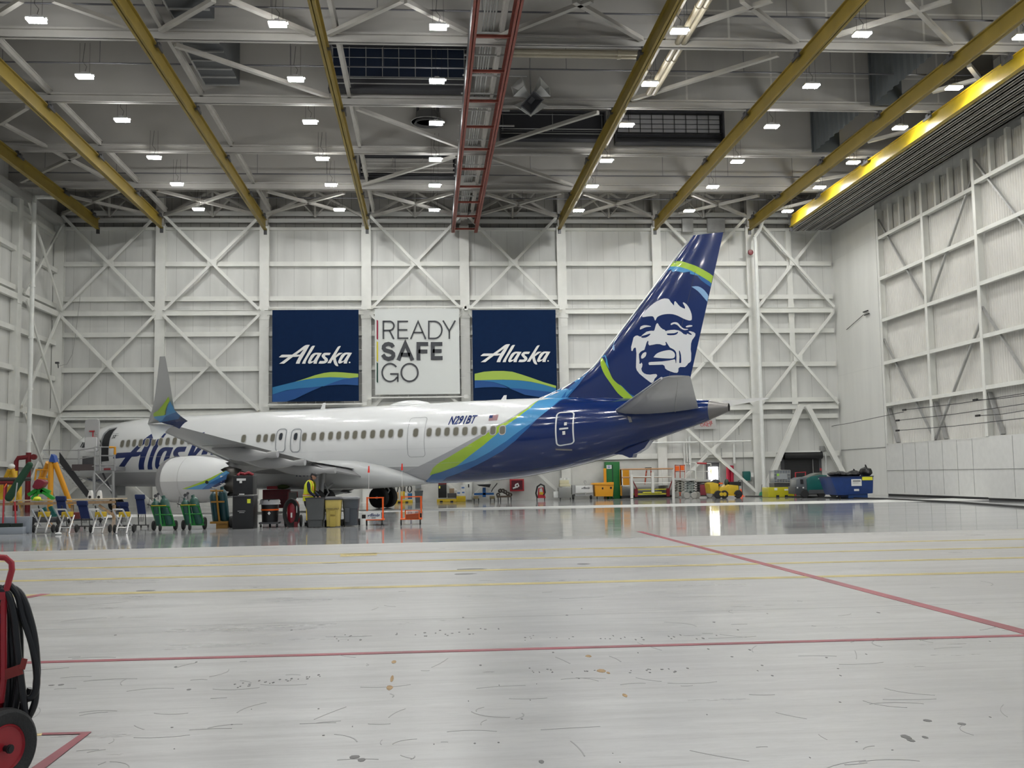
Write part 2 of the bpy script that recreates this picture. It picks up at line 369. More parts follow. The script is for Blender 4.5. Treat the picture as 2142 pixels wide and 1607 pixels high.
for i in range(150):
    if i < 100:
        row = i % 4; u = rnd.uniform(480, 700) if row == 0 else rnd.uniform(1080, 1500); v = {0: 1436-(u-480)*.11, 1: 1335-(u-1080)*.004, 2: 1403, 3: 1318}[row]+rnd.uniform(-5, 5)
        if row == 3: u = rnd.uniform(700, 1050); v = 1336-(u-700)*.05+rnd.uniform(-6, 6)
    else: u, v = rnd.uniform(100, 2100), rnd.uniform(1270, 1595)
    scf(u, v, rnd.uniform(.8, 2.6), rnd.uniform(.4, 1.1))
fine = MB(); sc_ = sc; sc = fine
for i in range(120):
    u, v = rnd.uniform(60, 2100), 1175+425*rnd.random()**.8; c = G2(u, v); a_ = rnd.choice((0, .05, -.1, 1.2, 1.7, 2.3, .5))+rnd.uniform(-.15, .15); L_ = rnd.uniform(.03, .35)*(.6+c.y/12); w_ = rnd.uniform(.0012, .003)*(.6+c.y/7); cv = rnd.uniform(-.35, .35); P_ = []; Q_ = []
    for k in range(7):
        t_ = k/6-.5; aa = a_+cv*t_*2; x_ = c.x+L_*t_*math.cos(aa); y_ = c.y+L_*t_*math.sin(aa); P_.append((x_-w_*math.sin(a_), y_+w_*math.cos(a_))); Q_.append((x_+w_*math.sin(a_), y_-w_*math.cos(a_)))
    sc.prism(P_+Q_[::-1], 2, 0, .0016)
sc = sc_; tag(fine.build('scratches', mat('scratch_grey', (.34, .335, .325), .5), smooth=False), 'fine grey scratches scattered over the near concrete', 'scratches', kind='stuff')
tag(sc.build('scuff_marks', scuff, smooth=False), 'small dark scuff and chip marks scattered over the near concrete', 'scuff marks', kind='stuff')
rs = MB(); sc = rs
for x in ((815, 1439, 6, 4), (820, 1420, 3, 6), (824, 1385, 4, 3), (1258, 1404, 9, 3), (1272, 1408, 3, 2), (1231, 1373, 6, 2), (1307, 1455, 4, 3)): scf(*x)
tag(rs.build('rust_stains', mat('rust', (.42, .27, .12), .7, var=.3, vscale=20), smooth=False), 'small orange rust stains in the middle of the near floor', 'stain', kind='stuff')
solo(MB().tube([(G2(1560, 1039)+Vector((0, 0, .03))), (G2(1700, 1041)+Vector((0, 0, .03))), (G2(1850, 1045)+Vector((0, 0, .03))), (G2(2000, 1052)+Vector((0, 0, .03))), (G2(2160, 1064)+Vector((0, 0, .03)))], .05, 6), 'floor_cable', black, 'black cable lying along the floor before the right hand wall', 'cable')
# walls --------------------------------------------------------------
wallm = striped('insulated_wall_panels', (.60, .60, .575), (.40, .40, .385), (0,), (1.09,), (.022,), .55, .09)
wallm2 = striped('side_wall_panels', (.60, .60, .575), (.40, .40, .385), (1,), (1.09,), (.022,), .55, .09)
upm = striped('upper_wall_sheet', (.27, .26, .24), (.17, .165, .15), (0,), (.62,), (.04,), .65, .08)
w = tag(MB().box(XL-.5, XR+.5, D+.30, D+.6, 0, 18.2).build('wall_back', wallm, smooth=False), kind='structure')
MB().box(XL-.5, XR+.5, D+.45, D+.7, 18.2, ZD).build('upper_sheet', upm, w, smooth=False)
MB().box(XL, XR, D+.05, D+.32, 18.08, 18.26).build('wall_cap', steelw, w, smooth=False)
MB().box(XL, XR, D+.2, D+.3, 0, 2.55).build('plinth_panel', mat('plinth_white', (.60, .60, .57), .6, var=.07, vscale=1), w, smooth=False)
def cbeam(mb, x0, x1, z, h=.3, d=.28, y=None):
    y = D if y is None else y
    mb.box(x0, x1, y+.02, y+.05, z-h/2, z+h/2); mb.box(x0, x1, y+.05, y+.05+d, z+h/2-.03, z+h/2); mb.box(x0, x1, y+.05, y+.05+d, z-h/2, z-h/2+.03); return mb
edges = [XL]+COLX+[XR]
for i in range(8):
    x0, x1 = edges[i]+.2, edges[i+1]-.2
    for z in (15.8, 13.49, 11.15, 8.86, 6.43, 5.3, 2.75):
        cbeam(MB(), x0, x1, z, .30 if z > 3 else .36).build('girt', steelw, w, smooth=False)
    for z in (12.54, 5.95):
        MB().box(x0, x1, D-.15, D+.02, z-.17, z+.17).box(x0, x1, D-.2, D+.06, z-.18, z-.15).box(x0, x1, D-.2, D+.06, z+.15, z+.18).build('strut_beam', steelw, w, smooth=False)
    MB().box(x0, x1, D-.1, D+.1, 19.0, 19.3).box(x0, x1, D-.1, D+.1, 18.55, 18.8).build('eave_beam', mat('grey_white_steel', (.45, .45, .43), .55), w, smooth=False)
LW = tag(MB().box(XL-.6, XL-.3, YN, D+.6, 0, ZD).build('wall_left', wallm2, smooth=False), kind='structure')
for k in range(3):
    y1 = D-.2-6.6*k; y0 = y1-6.2
    for z in (17.6, 15.3, 13.0, 10.6, 8.3, 6.0, 2.75):
        MB().box(XL-.02, XL+.01, y0, y1, z-.15, z+.15).box(XL-.3, XL, y0, y1, z+.12, z+.15).box(XL-.3, XL, y0, y1, z-.15, z-.12).build('girt', steelw, LW, smooth=False)
    MB().box(XL-.05, XL+.15, y0, y1, 12.3, 12.65).build('strut_beam', steelw, LW, smooth=False)
    MB().box(XL-.05, XL+.15, y0, y1, 5.8, 6.15).build('strut_beam', steelw, LW, smooth=False)
MB().box(XL-.25, XL+.3, 40, D+.2, 18.3, 18.75).build('eave_beam', mat('grey_white_steel'), LW, smooth=False)
def column(x, y, label, n='steel_column', z1=18.4, rz=0, z0=0):
    mb = MB().box(-.31, .31, -.03, .03, z0, z1).box(-.31, .31, .34, .38, z0, z1)
    if rz: mb.box(-.31, -.28, .03, .34, z0, z1).box(.28, .31, .03, .34, z0, z1)
    else: mb.box(-.025, .025, .03, .34, z0, z1)
    if not z0: mb.box(-.4, .4, -.1, .38, 0, .05)
    for z in (5.95, 12.54): mb.box(-.36, .36, -.06, -.03, z-.45, z+.45)
    return solo(mb, n, steelw, label, 'column', 'steel columns of the hangar walls', (x, y, 0), rz, smooth=False)
cl = ['second from the left corner, behind the raised wingtip', 'left of the left blue banner', 'between the left blue banner and the white banner', 'between the white banner and the right blue banner', 'right of the right blue banner', 'behind the middle of the tail fin', 'right of the tail fin, left of the roller door']
for x, t in zip(COLX, cl): column(x, D-.08, 'white steel wall column '+t)
column(XL+.05, D-.12, 'white steel column in the left rear corner of the hangar')
for k, t in ((1, 'second from the rear corner on the left wall, behind the white riser pipe'), (2, 'at the left edge of the photograph on the left wall')):
    column(XL+.1, D-6.7*k, 'white steel column '+t, rz=PI/2)
column(24.85, D+.05, 'slender white column rising above the roller door apex', z1=18.1, z0=6.2).scale = (.6, .6, 1)
def xbrace(x0, x1, z0, z1, label, y=D-.25, w=.17, single=None):
    mb = MB()
    for k, (a, b) in enumerate((((x0, y-.0, z0), (x1, y, z1)), ((x0, y-.14, z1), (x1, y-.14, z0)))):
        if single is not None and k != single: continue
        mb.beam(a, b, w, .1, up=(0, 1, 0)); a2 = Vector(a)+Vector((0, .07, .11)); b2 = Vector(b)+Vector((0, .07, .11)); mb.beam(a2, b2, .05, .1, up=(0, 1, 0))
    c = Vector(((x0+x1)/2, y-.07, (z0+z1)/2)); mb.box(c.x-.3, c.x+.3, y-.1, y-.04, c.z-.22, c.z+.22)
    return solo(mb, 'cross_brace', steelw, label, 'brace', 'cross braces on the hangar walls', smooth=False)
bn = {0: 'leftmost rear wall bay', 1: 'bay behind the wingtip', 3: 'bay of the white banner', 4: 'bay of the right blue banner', 6: 'bay behind the tail fin', 7: 'right end bay above the roller door'}
for i, t in bn.items():
    x0, x1 = edges[i]+.3, edges[i+1]-.3
    xbrace(x0, x1, 12.7, 18.9, 'upper white cross brace in the '+t); xbrace(x0, x1, 6.1, 12.35, 'middle white cross brace in the '+t)
    if i in (0, 1, 3, 6): xbrace(x0, x1, .25, 5.75, 'lower white cross brace in the '+t)
    if i == 4: xbrace(x0, x1, .25, 5.75, 'lower white cross brace in the '+t)
for nx, (fa, t) in enumerate((((1600, 1042), 'left'), ((1776, 1012), 'right'))):
    a = onY(*fa, D-.65); a.z = max(a.z, .2); b = onY(1683+(6 if nx else -6), 848, D-.65)
    solo(MB().beam(a, b, .34, .08, up=(0, 1, 0)).beam(a+Vector((0, .25, 0)), b+Vector((0, .25, 0)), .34, .08, up=(0, 1, 0)).beam(a+Vector((0, .12, 0)), b+Vector((0, .12, 0)), .06, .25, up=(0, 1, 0)), 'knee_brace', steelw, t+' leg of the white inverted V brace framing the roller door', 'brace', smooth=False)
for z0, z1, t in ((12.7, 18.2, 'top'), (6.1, 12.35, 'middle'), (.3, 5.75, 'bottom')):
    mb = MB()
    for k, (a, b) in enumerate(((z0, z1), (z1, z0))): mb.beam((XL+.3+.12*k, D-6.4, a), (XL+.3+.12*k, D-.5, b), .18, .1, up=(1, 0, 0))
    solo(mb, 'cross_brace', steelw, t+' white cross brace on the left wall next to the corner', 'brace', smooth=False)
mb = MB().tube([(XL+.95, D-7.0, 1.2), (XL+.95, D-7.0, 18.0)], .13, 12)
for z in (4, 7, 10, 13, 16.8): mb.tube([(XL+.95, D-7.0, z), (XL+.95, D-7.0, z+.12)], .17, 12)
mb.tube([(XL+.95, D-7, 18), (XL+.95, D-6.9, 18.35), (XL+1.3, D-6.5, 18.5), (XL+2.4, D-6.3, 18.5)], .13, 10)
rp = thing('riser_pipe', 'white sprinkler riser pipe with red valve on the left wall', 'pipe', (0, 0, 0))
mb.build('pipe', white, rp); MB().tube([(XL+.95, D-7, .0), (XL+.95, D-7, 3.4)], .15, 12).tube([(XL+.35, D-7.2, .1), (XL+.35, D-7.2, 2.9), (XL+.45, D-7.2, 3.1), (XL+.95, D-7.1, 3.15)], .13, 12).lathe([(.0, -.1), (.16, -.1), (.16, .1), (0, .1)], (XL+1.25, D-7, 3.15), 1).build('valve', dred, rp)
# right wall -----------------------------------------------------------
RW = tag(MB().box(XR, XR+.4, 62.6, D+.6, 0, ZD).build('wall_right', striped('smooth_white_wall', (.68, .68, .65), (.62, .62, .595), (2,), (8.0,), (.03,), .6, .05), smooth=False), kind='structure')
MB().box(XR-.02, XR, 62.6, D+.2, 2.93, 2.98).build('wall_joint', greyst, RW, smooth=False)
def corr(y0, y1, x, z0, z1, p=.22, dep=.05):
    mb = MB(); n = int((y1-y0)/p*4); r0 = []; r1 = []
    for i in range(n+1):
        y = y0+(y1-y0)*i/n; xx = x+dep*(1 if (i % 4) in (1, 2) else 0); r0.append((xx, y, z0)); r1.append((xx, y, z1))
    return mb.loft([r0, r1], closed=False, cap=False)
sheet = mat('corrugated_sheet', (.62, .61, .57), .6, var=.06, vscale=.7)
def door_leaf(n, y0, y1, x, ztop, posts, label_side):
    r = tag(MB().box(x, x+.45, y0, y1, .12, 3.15).build('door_%d' % n, mat('door_white', (.64, .64, .62), .55, var=.04), smooth=False), kind='structure')
    corr(y0, y1, x+.35, 3.15, ztop-.1).build('corrugated_panel', sheet, r, smooth=False)
    L = []
    for yy in posts: MB().box(x-.05, x+.0, yy-.13, yy+.13, 3.15, ztop).box(x, x+.34, yy-.02, yy+.02, 3.15, ztop).build('post', steelw, r, smooth=False)
    zs = [3.2, 5.55, 8.1, 10.75, 13.35, 15.9]
    for k in range(len(posts)-1):
        a, b = sorted((posts[k], posts[k+1]))
        for z in zs[1:]: MB().box(x-.02, x+.34, a+.15, b-.15, z-.05, z+.05).box(x-.04, x, a+.15, b-.15, z-.1, z+.1).build('rail', steelw, r, smooth=False)
        up = k % 2 == 0
        for z0, z1 in ((3.2, 9.6), (10.7, 17.1)): MB().beam((x+.1, posts[k] if up else posts[k+1], z1), (x+.1, posts[k+1] if up else posts[k], z0), .12, .1).build('diagonal', greyst, r, smooth=False)
        for j_ in (1, 2, 3): yy = a+(b-a)*j_/4; MB().box(x+.05, x+.3, yy-.1, yy+.1, 15.95, ztop).build('stub_post', steelw, r, smooth=False)
        MB().beam((x+.18, posts[k]-.1, 5.3), (x+.18, posts[k]-1.1, 3.2), .22, .12).build('foot_strut', greyst, r, smooth=False)
    MB().box(x-.02, x+.02, y0, y1, 1.52, 1.55).build('panel_joint', greyst, r, smooth=False)
    for k in range(int((y1-y0)/1.6)): MB().box(x-.012, x, y0+.5+k*1.6, y0+.52+k*1.6, .2, 3.1).build('panel_seam', greyst, r, smooth=False)
    MB().box(x+.02, x+.4, y0, y1, 0, .12).build('bottom_seal', black, r, smooth=False)
    return r
door_leaf(1, 50.15, 62.55, XR+.0, 17.75, [62.3, 56.4, 50.4], 'far')
door_leaf(2, 37.6, 50.15, XR-.45, 17.75, [49.9, 43.9, 37.8], 'near')
door_leaf(3, 12, 37.6, XR-.2, 17.75, [37.4, 31, 25], 'out')
MB().box(XR+.4, XR+.8, 12, 62.6, 15, ZD).build('header_wall', wallm2, RW, smooth=False)
trk = mat('track_steel', (.34, .32, .30), .5, .2, var=.15)
for k in range(8):
    x = 24.9+k*.42; z = 17.95+.02*k
    solo(MB().box(x-.06, x+.06, 5, D-.3-k*.02, z, z+.5).box(x-.13, x+.13, 5, D-.3, z, z+.05).box(x-.13, x+.13, 5, D-.3, z+.45, z+.5), 'door_track', mat('track_steel') if k % 2 else mat('track_grey', (.55, .53, .5), .5), 'long overhead door track, %s of eight counted from the inner side' % ordn(k), 'track', 'overhead door tracks', smooth=False)
for k in range(14):
    y = 6+k*4.5; MB().box(24.6, 28, y, y+.12, 18.5, 18.75).build('track_hanger', greyst, RW, smooth=False)
cb = [((1690, 900), (1890, 862)), ((1890, 858), (2150, 822)), ((1876, 880), (2150, 844)), ((1876, 901), (2150, 874)), ((2038, 837), (2150, 826)), ((2043, 870), (2150, 858))]
for i, (a, b) in enumerate(cb):
    pa, pb = at(*a, 0, XR-.55), at(*b, 0, XR-.55)
    solo(MB().tube([pa, (pa+pb)/2-Vector((0, 0, .06)), pb], .018, 5).box(pa.x-.04, pa.x+.04, pa.y-.3, pa.y+.1, pa.z-.05, pa.z+.05), 'wall_cable', black, 'thin dark guard cable on the right wall, %s counted from the rear' % ordn(i), 'cable', 'guard cables along the right wall')
pa = at(1812, 655, 0, XR-.05)
h = thing('hinge_bracket', 'small dark twin arm bracket high on the smooth right wall', 'bracket', pa)
MB().box(-.08, 0, -.35, .35, .08, .14).box(-.08, 0, -.5, .2, -.14, -.08).build('arm', black, h); MB().tube([(-.02, .4, -.05), (-.02, 3.2, -.62)], .02, 5).build('wire', black, h)
# roof ------------------------------------------------------------------
roofm = mat('roof_grey', (.29, .28, .265), .75, var=.1, vscale=.3)
RF = tag(MB().box(XL-.6, XR+.8, YN, D+.7, ZD, ZD+.2).build('ceiling', roofm, smooth=False), kind='structure')
gm = mat('girder_board', (.40, .385, .36), .75, var=.07, vscale=.4); flm = mat('flange_white', (.40, .385, .36), .7, var=.1, vscale=.8); brm = mat('brace_paint', (.38, .365, .335), .7, var=.12, vscale=1)
blk = striped('patched_board', (.34, .33, .31), (.50, .49, .46), (0, 2), (4.1, 1.35), (.09, .07), .75, .1)
for i, y in enumerate([5.4, 12.4, 19.4, 26.4, 33.4]+CHY):
    g = MB().box(XL-.3, 10 if i in (5, 6) else XR, y, y+.12, ZCH+.3, ZD).build('girder_board', gm, RF, smooth=False)
    if i in (5, 6): MB().box(10, 27.5, y, y+.12, ZCH+.3, ZD).build('girder_board', blk, RF, smooth=False)
    if y > 45: MB().box(10, 27.5, y-.02, y+.02, ZCH+.3, ZD).build('patched_board', blk if i == 6 else gm, RF, smooth=False)
    MB().box(XL-.3, XR, y-.12, y+.2, ZCH, ZCH+.06).box(XL-.3, XR, y-.03, y+.03, ZCH, ZCH+.38).box(XL-.3, XR, y-.16, y+.2, ZCH+.3, ZCH+.38).build('girder_flange', flm, RF, smooth=False)
for i in range(8):
    x0, x1 = edges[i]+.2, edges[i+1]-.2; xm = (x0+x1)/2; y = D-.3
    mb = MB().box(x0, x1, y-.1, y+.1, 20.55, 20.8).beam((x0, y, 18.9), (xm, y, 20.6), .14).beam((xm, y, 20.6), (x1, y, 18.9), .14).beam((xm, y, 18.9), (xm, y, 20.6), .12)
    mb.beam(((x0+xm)/2, y+.1, 20.6), (xm, y+.1, 18.9), .08).beam(((x1+xm)/2, y+.1, 20.6), (xm, y+.1, 18.9), .08)
    mb.build('roof_truss', brm, RF, smooth=False)
    MB().box(edges[i+1]-.25, edges[i+1]+.25, D-.35, D+.2, 18.3, ZD).build('column_head', brm, RF, smooth=False)
    for yy in (63.8, 66.0): MB().box(x0, x1, yy, yy+.12, 20.0, 20.25).build('purlin', mat('grey_white_steel'), RF, smooth=False)
BR = [(111, 0, 265, 55), (336, 64, 447, 0), (481, 0, 655, 72), (686, 72, 841, 0), (848, 3, 975, 67), (1036, 79, 1238, 0), (1201, 2, 1342, 82), (1445, 55, 1615, 0), (1552, 0, 1667, 87), (1750, 74, 1989, 0), (1899, 0, 1989, 92),
    (0, 28, 45, 0), (366, 94, 686, 202), (1322, 208, 1628, 114), (2027, 137, 2050, 166), (1951, 192, 2096, 152), (747, 227, 959, 306), (1033, 304, 1251, 235), (0, 259, 57, 224), (7, 259, 215, 370), (1816, 296, 1968, 256),
    (759, 387, 955, 326), (1029, 331, 1197, 388), (44, 380, 165, 324), (1705, 377, 1885, 350), (131, 447, 249, 400), (134, 408, 292, 444), (346, 450, 494, 400), (329, 398, 528, 447), (558, 447, 720, 403), (558, 400, 706, 440),
    (774, 454, 949, 403), (781, 403, 955, 450), (982, 454, 1174, 403), (1016, 405, 1167, 454), (1221, 405, 1359, 452), (1218, 447, 1372, 405), (1448, 407, 1559, 452), (1421, 447, 1587, 409), (1620, 440, 1700, 420)]
for a, b, c, d in BR:
    MB().beam(at(a, b, 2, 18.95), at(c, d, 2, 18.95), .2, .16).beam(at(a, b, 2, 19.07), at(c, d, 2, 19.07), .06, .2).build('roof_brace', brm, RF, smooth=False)
for x in [XL+1.2]+COLX+[26.2]:
    MB().box(x+.45, x+.6, 30, D-1, 19.0, 19.25).box(x+.4, x+.65, 30, D-1, 19.2, 19.25).build('longitudinal_strut', brm, RF, smooth=False)
for (u, v) in ((910, 22), (910, 142), (910, 366), (910, 415)):
    p = at(u, v, 2, 19.4); MB().tube([(XL, p.y, 19.4), (XR-1, p.y, 19.4)], .035, 6).build('conduit', mat('conduit_grey', (.10, .10, .11), .5), RF)
    for k in range(13): MB().tube([(XL+2+k*4, p.y, 19.4), (XL+2+k*4, p.y, ZD)], .012, 4).build('hanger_rod', mat('conduit_grey'), RF)
# crane rails -------------------------------------------------------------
def irail(mb, x, y0, y1, z0=17.78, h=.70, w=.24, tw=.03):
    mb.box(x-w/2, x+w/2, y0, y1, z0, z0+.04).box(x-w/2, x+w/2, y0, y1, z0+h-.04, z0+h).box(x-tw/2, x+tw/2, y0, y1, z0, z0+h); return mb
rl = [(205, 480, 'leftmost, with small bolt holes'), (338, 478, 'second from the left'), (555, 482, 'third from the left'), (768, 480, 'left of the red pair'), (1170, 480, 'right of the red pair'), (1370, 482, 'ending above the tail fin'), (1568, 482, 'ending right of the tail fin'), (1655, 475, 'rightmost, brightly lit by the lamps beside it')]
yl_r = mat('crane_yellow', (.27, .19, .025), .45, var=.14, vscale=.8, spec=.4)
for i, (u, v, t) in enumerate(rl):
    p = at(u, v, 2, 17.78); r = thing('crane_rail', 'yellow overhead crane rail, '+t, 'crane rail', (p.x, 0, 0), group='yellow overhead crane rails')
    irail(MB(), 0, 8, p.y).build('beam', yl_r if i < 7 else mat('crane_yellow_lamplit', (.50, .36, .015), .35, var=.08), r, smooth=False)  # last rail's yellow is brightened to stand in for lamplight on it
    MB().box(-.1, .1, p.y-.05, p.y+.05, 17.5, 17.9).build('end_stop', dgrey, r, smooth=False)
    for y in CHY+[33.4, D-2.5]:
        if y < p.y: MB().box(-.22, .22, y-.12, y+.12, 18.42, 18.55).box(-.06, .06, y-.1, y+.1, 18.55, 18.75).box(-.22, -.16, y-.4, y+.4, 18.3, 18.42).box(.16, .22, y-.4, y+.4, 18.3, 18.42).build('hanger_clamp', dgrey, r, smooth=False)
redr = mat('crane_red', (.25, .055, .035), .5, var=.15)
p0, p1 = at(948, 487, 2, 17.78), at(995, 487, 2, 17.78)
rp = thing('crane_bridge', 'twin red oxide crane rails joined by cross ties down the middle of the roof', 'crane rail', (0, 0, 0))
for x, u0 in ((p0.x, 985), (p1.x, 1085)): irail(MB(), x, 8, p0.y, h=.66, w=.22).build('rail', redr, rp, smooth=False); MB().box(x-.12 if x == p0.x else x+.1, x-.1 if x == p0.x else x+.12, 8, p0.y, 17.8, 18.5).build('conductor_strip', black, rp, smooth=False)
for y in [14+3.4*k for k in range(17)]:
    if y < p0.y: MB().box(p0.x, p1.x, y, y+.12, 17.9, 18.0).build('cross_tie', redr, rp, smooth=False)
xm = (p0.x+p1.x)/2
for k in range(5): tag(MB().tube([(xm-.25+k*.11, 20, 19.2+.05*(k % 2)), (xm-.25+k*.11, D-.3, 19.2)], .035, 6).build('conduit_run', greyst), 'grey conduit above the red crane rails, %s from the left' % ordn(k), 'conduit', 'conduits above the red rails')
for k in range(12): MB().box(xm-.9, xm+1.1+.4*(k % 3), 40+k*2.2, 40.08+k*2.2, 19.0, 19.06).build('unistrut', greyst, RF, smooth=False)
# high things under the roof
hatm = mat('skylight_blue', (.006, .014, .035), .35); hdk = mat('hatch_dark', (.035, .035, .04), .7)
def hatch(u0, v0, u1, v1, Y, label, inner, nx, ny, wire, rows=True):
    a, b = onY(u0, v1, Y), onY(u1, v0, Y); x0, x1, z0, z1 = a.x, b.x, a.z, b.z
    t = thing('roof_hatch', label, 'hatch', (0, 0, 0))
    MB().box(x0, x1, Y+.05, Y+.1, z0, z1).box(x0-.08, x0, Y-.35, Y+.1, z0, z1).box(x1, x1+.08, Y-.35, Y+.1, z0, z1).box(x0-.08, x1+.08, Y-.35, Y+.1, z1, z1+.08).box(x0-.08, x1+.08, Y-.45, Y+.1, z0-.08, z0).build('box', hdk, t, smooth=False)
    zi = z0+(z1-z0)*.32; MB().box(x0+.1, x1-.1, Y-.02, Y+.04, zi, z1-.06).build('panel', inner, t, smooth=False)
    mb = MB()
    for k in range(nx+1): x = x0+.1+(x1-x0-.2)*k/nx; mb.tube([(x, Y-.08, zi), (x, Y-.08, z1)], .018, 4)
    for k in range(ny+1): z = zi+(z1-zi-.05)*k/ny; mb.tube([(x0, Y-.08, z), (x1, Y-.08, z)], .018, 4)
    mb.tube([(x0, Y-.3, z0+.25), (x1, Y-.3, z0+.25)], .03, 4).tube([(x0, Y-.3, z0+.5), (x1, Y-.3, z0+.5)], .03, 4)
    mb.build('mesh_guard', wire, t)
hatch(692, 103, 975, 190, 47.0, 'dark roof hatch with blue glazing and wire guard left of the red rails', hatm, 8, 3, greyst)
hatch(1048, 240, 1262, 292, 54.3, 'empty dark roof hatch right of the red rails', mat('hatch_black', (.025, .025, .03), .8), 2, 1, greyst)
hatch(1288, 240, 1508, 300, 54.3, 'roof hatch lined with crinkled silver foil behind a mesh', mat('foil', (.55, .55, .58), .35, .6, bump=.8, bscale=6), 9, 4, black)
hatch(755, 332, 950, 372, 61.2, 'pale louvred roof hatch left of the red rails near the rear wall', gm, 3, 3, flm)
def drop(u0, vb, u1, Y0, Y1, label):
    x = onY(u0, vb, Y1).x; t = thing('draft_curtain', label, 'curtain', (0, 0, 0)); mb = MB(); n = 40; r0 = []; r1 = []
    for i in range(n+1):
        y = Y0+(Y1-Y0)*i/n; xx = x+.08*((i//2) % 2); r0.append((xx, y, 18.85)); r1.append((xx, y, ZD-.05))
    mb.loft([r0, r1], closed=False, cap=False).build('ribbed_sheet', mat('curtain_grey', (.075, .085, .09), .6), t, smooth=False)
    MB().box(x-.05, x+1.5, Y1-.1, Y1, 18.85, ZD-.05).build('end_sheet', mat('curtain_grey'), t, smooth=False)
drop(1822, 216, 1960, 40.8, 47.1, 'dark grey ribbed draft curtain hung under the roof at the right, nearer one'); drop(1700, 325, 1800, 48.0, 54.4, 'dark grey ribbed draft curtain hung under the roof at the right, farther one')
def louv(u, v, Y0, Y1, label):
    p = onY(u, v, Y1); t = thing('roof_louvre', label, 'louvre', (0, 0, 0)); MB().box(p.x, p.x+1.5, Y0, Y1, 19.3, ZD-.3).build('housing', mat('louvre_dark', (.06, .065, .07), .5), t, smooth=False)
    mb = MB()
    for k in range(7): y = Y0+(Y1-Y0)*k/6; mb.box(p.x-.06, p.x+.0, y-.05, y+.05, 19.3, ZD-.3).box(p.x, p.x+1.5, y-.04, y+.04, 19.24, 19.3)
    mb.box(p.x-.06, p.x, Y0, Y1, 20.3, 20.4).box(p.x-.06, p.x, Y0, Y1, 19.24, 19.36).build('slats', greyst, t, smooth=False)
louv(430, 187, 41.0, 46.6, 'dark slatted roof louvre above the wing tip, farther one'); louv(365, 45, 34.5, 39.8, 'dark slatted roof louvre at the top edge left of centre, nearer one')
f = onY(895, 250, 54.0); t = thing('roof_fan', 'round drum shaped exhaust fan hanging under the roof', 'fan', (f.x, f.y, f.z))
MB().lathe([(.62, .35), (.62, .0), (.72, -.25), (.66, -.25), (.55, 0), (.2, .05)], (0, 0, 0), 2, 28).build('drum', mat('fan_grey', (.09, .09, .09), .5), t); MB().lathe([(.88, -.02), (.9, -.06), (.86, -.06), (.86, -.02)], (0, 0, -.1), 2, 28).build('rim', greyst, t); MB().box(-.6, -.45, -.1, .1, .3, .9).box(.45, .6, -.1, .1, .3, .9).box(-.75, .75, -.1, .1, .75, .95).build('bracket', dgrey, t)
f = onY(1110, 205, 46.4); t = thing('speaker_cluster', 'cluster of pale horn loudspeakers hanging under the roof right of the red rails', 'loudspeaker', (f.x, f.y, f.z))
for k, (a, el, s) in enumerate(((-2.3, .3, 1), (-.85, .3, 1), (-1.57, -.5, .9), (2.4, -.9, .8), (.7, -.9, .8))):
    d = Vector((math.cos(a)*math.cos(el), math.sin(a)*math.cos(el)*.6, math.sin(el)+.1)).normalized(); r = d.orthogonal().normalized(); q = d.cross(r); rg = []
    for (l, w_) in ((.05, .1), (.4, .22), (.85, .5), (.85, .44), (.45, .16)): rg.append([d*l+r*w_*sx+q*w_*sy*.7 for sx, sy in ((-1, -1), (1, -1), (1, 1), (-1, 1))])
    MB().loft([[p*s for p in g_] for g_ in rg]).build('horn', mat('horn_white', (.62, .62, .60), .5) if k != 2 else dgrey, t)
MB().tube([(0, 0, 0), (0, 0, 2.2)], .04, 6).build('drop_pole', greyst, t)
cp = mat('cream_pipe', (.40, .36, .27), .5, var=.06)
for k in (0, 1):
    y = 41.6+k*.35; z = 18.95
    q0, q1 = onY(1060, 114, y), onY(1345, 122, y)
    solo(MB().tube([(q0.x, y, z), (q1.x, y, z)], .11, 10).tube([(q0.x+4.6, y, z), (q0.x+4.75, y, z)], .14, 10), 'roof_pipe', cp, 'cream overhead pipe running sideways right of the red rails, %s one' % ('nearer', 'farther')[k], 'pipe')
    x = at(1375+k*12, 163, 2, 18.9).x; solo(MB().tube([(x, 30, 18.9), (x, 46, 18.9)], .12, 10).tube([(x, 42, 18.9), (x, 42.1, 18.9)], .15, 10).tube([(x, 37, 18.9), (x, 37.1, 18.9)], .15, 10), 'roof_pipe', cp, 'cream overhead pipe running lengthwise above the tail, %s of the pair' % ('left', 'right')[k], 'pipe')
# lamps --------------------------------------------------------------------
LX = [-13.93, -5.35, .54, 9.66, 16.79, 23.23]; LY = [37.87, 43.24, 48.56, 54.27, 59.24, 64.81]; LZ = 18.3
lampm = mat('lamp_glow', (.985, .99, .97), emit=LAMP); t0 = thing('ceiling_lamp', '', 'ceiling lamp', (0, 0, 0), group='high bay lamps under the roof')
MB().box(-.31, .31, -.2, .2, -.06, 0).build('diffuser', lampm, t0, smooth=False)
MB().box(-.32, .32, -.21, .21, 0, .07).box(-.1, .1, -.1, .1, .07, .16).box(.32, .40, -.05, .05, .0, .06).build('housing', mat('lamp_body', (.5, .5, .5), .4), t0, bevel=.01)
MB().tube([(-.2, 0, .07), (-.2, 0, 1.4)], .006, 4).tube([(.2, 0, .07), (.2, 0, 1.4)], .006, 4).tube([(0, 0, .1), (.08, 0, .4), (-.08, 0, .6), (0, 0, 1.4)], .01, 5).build('cord', black, t0)
first = True
ys = LY+[33.4, 27, 19, 9, -1]
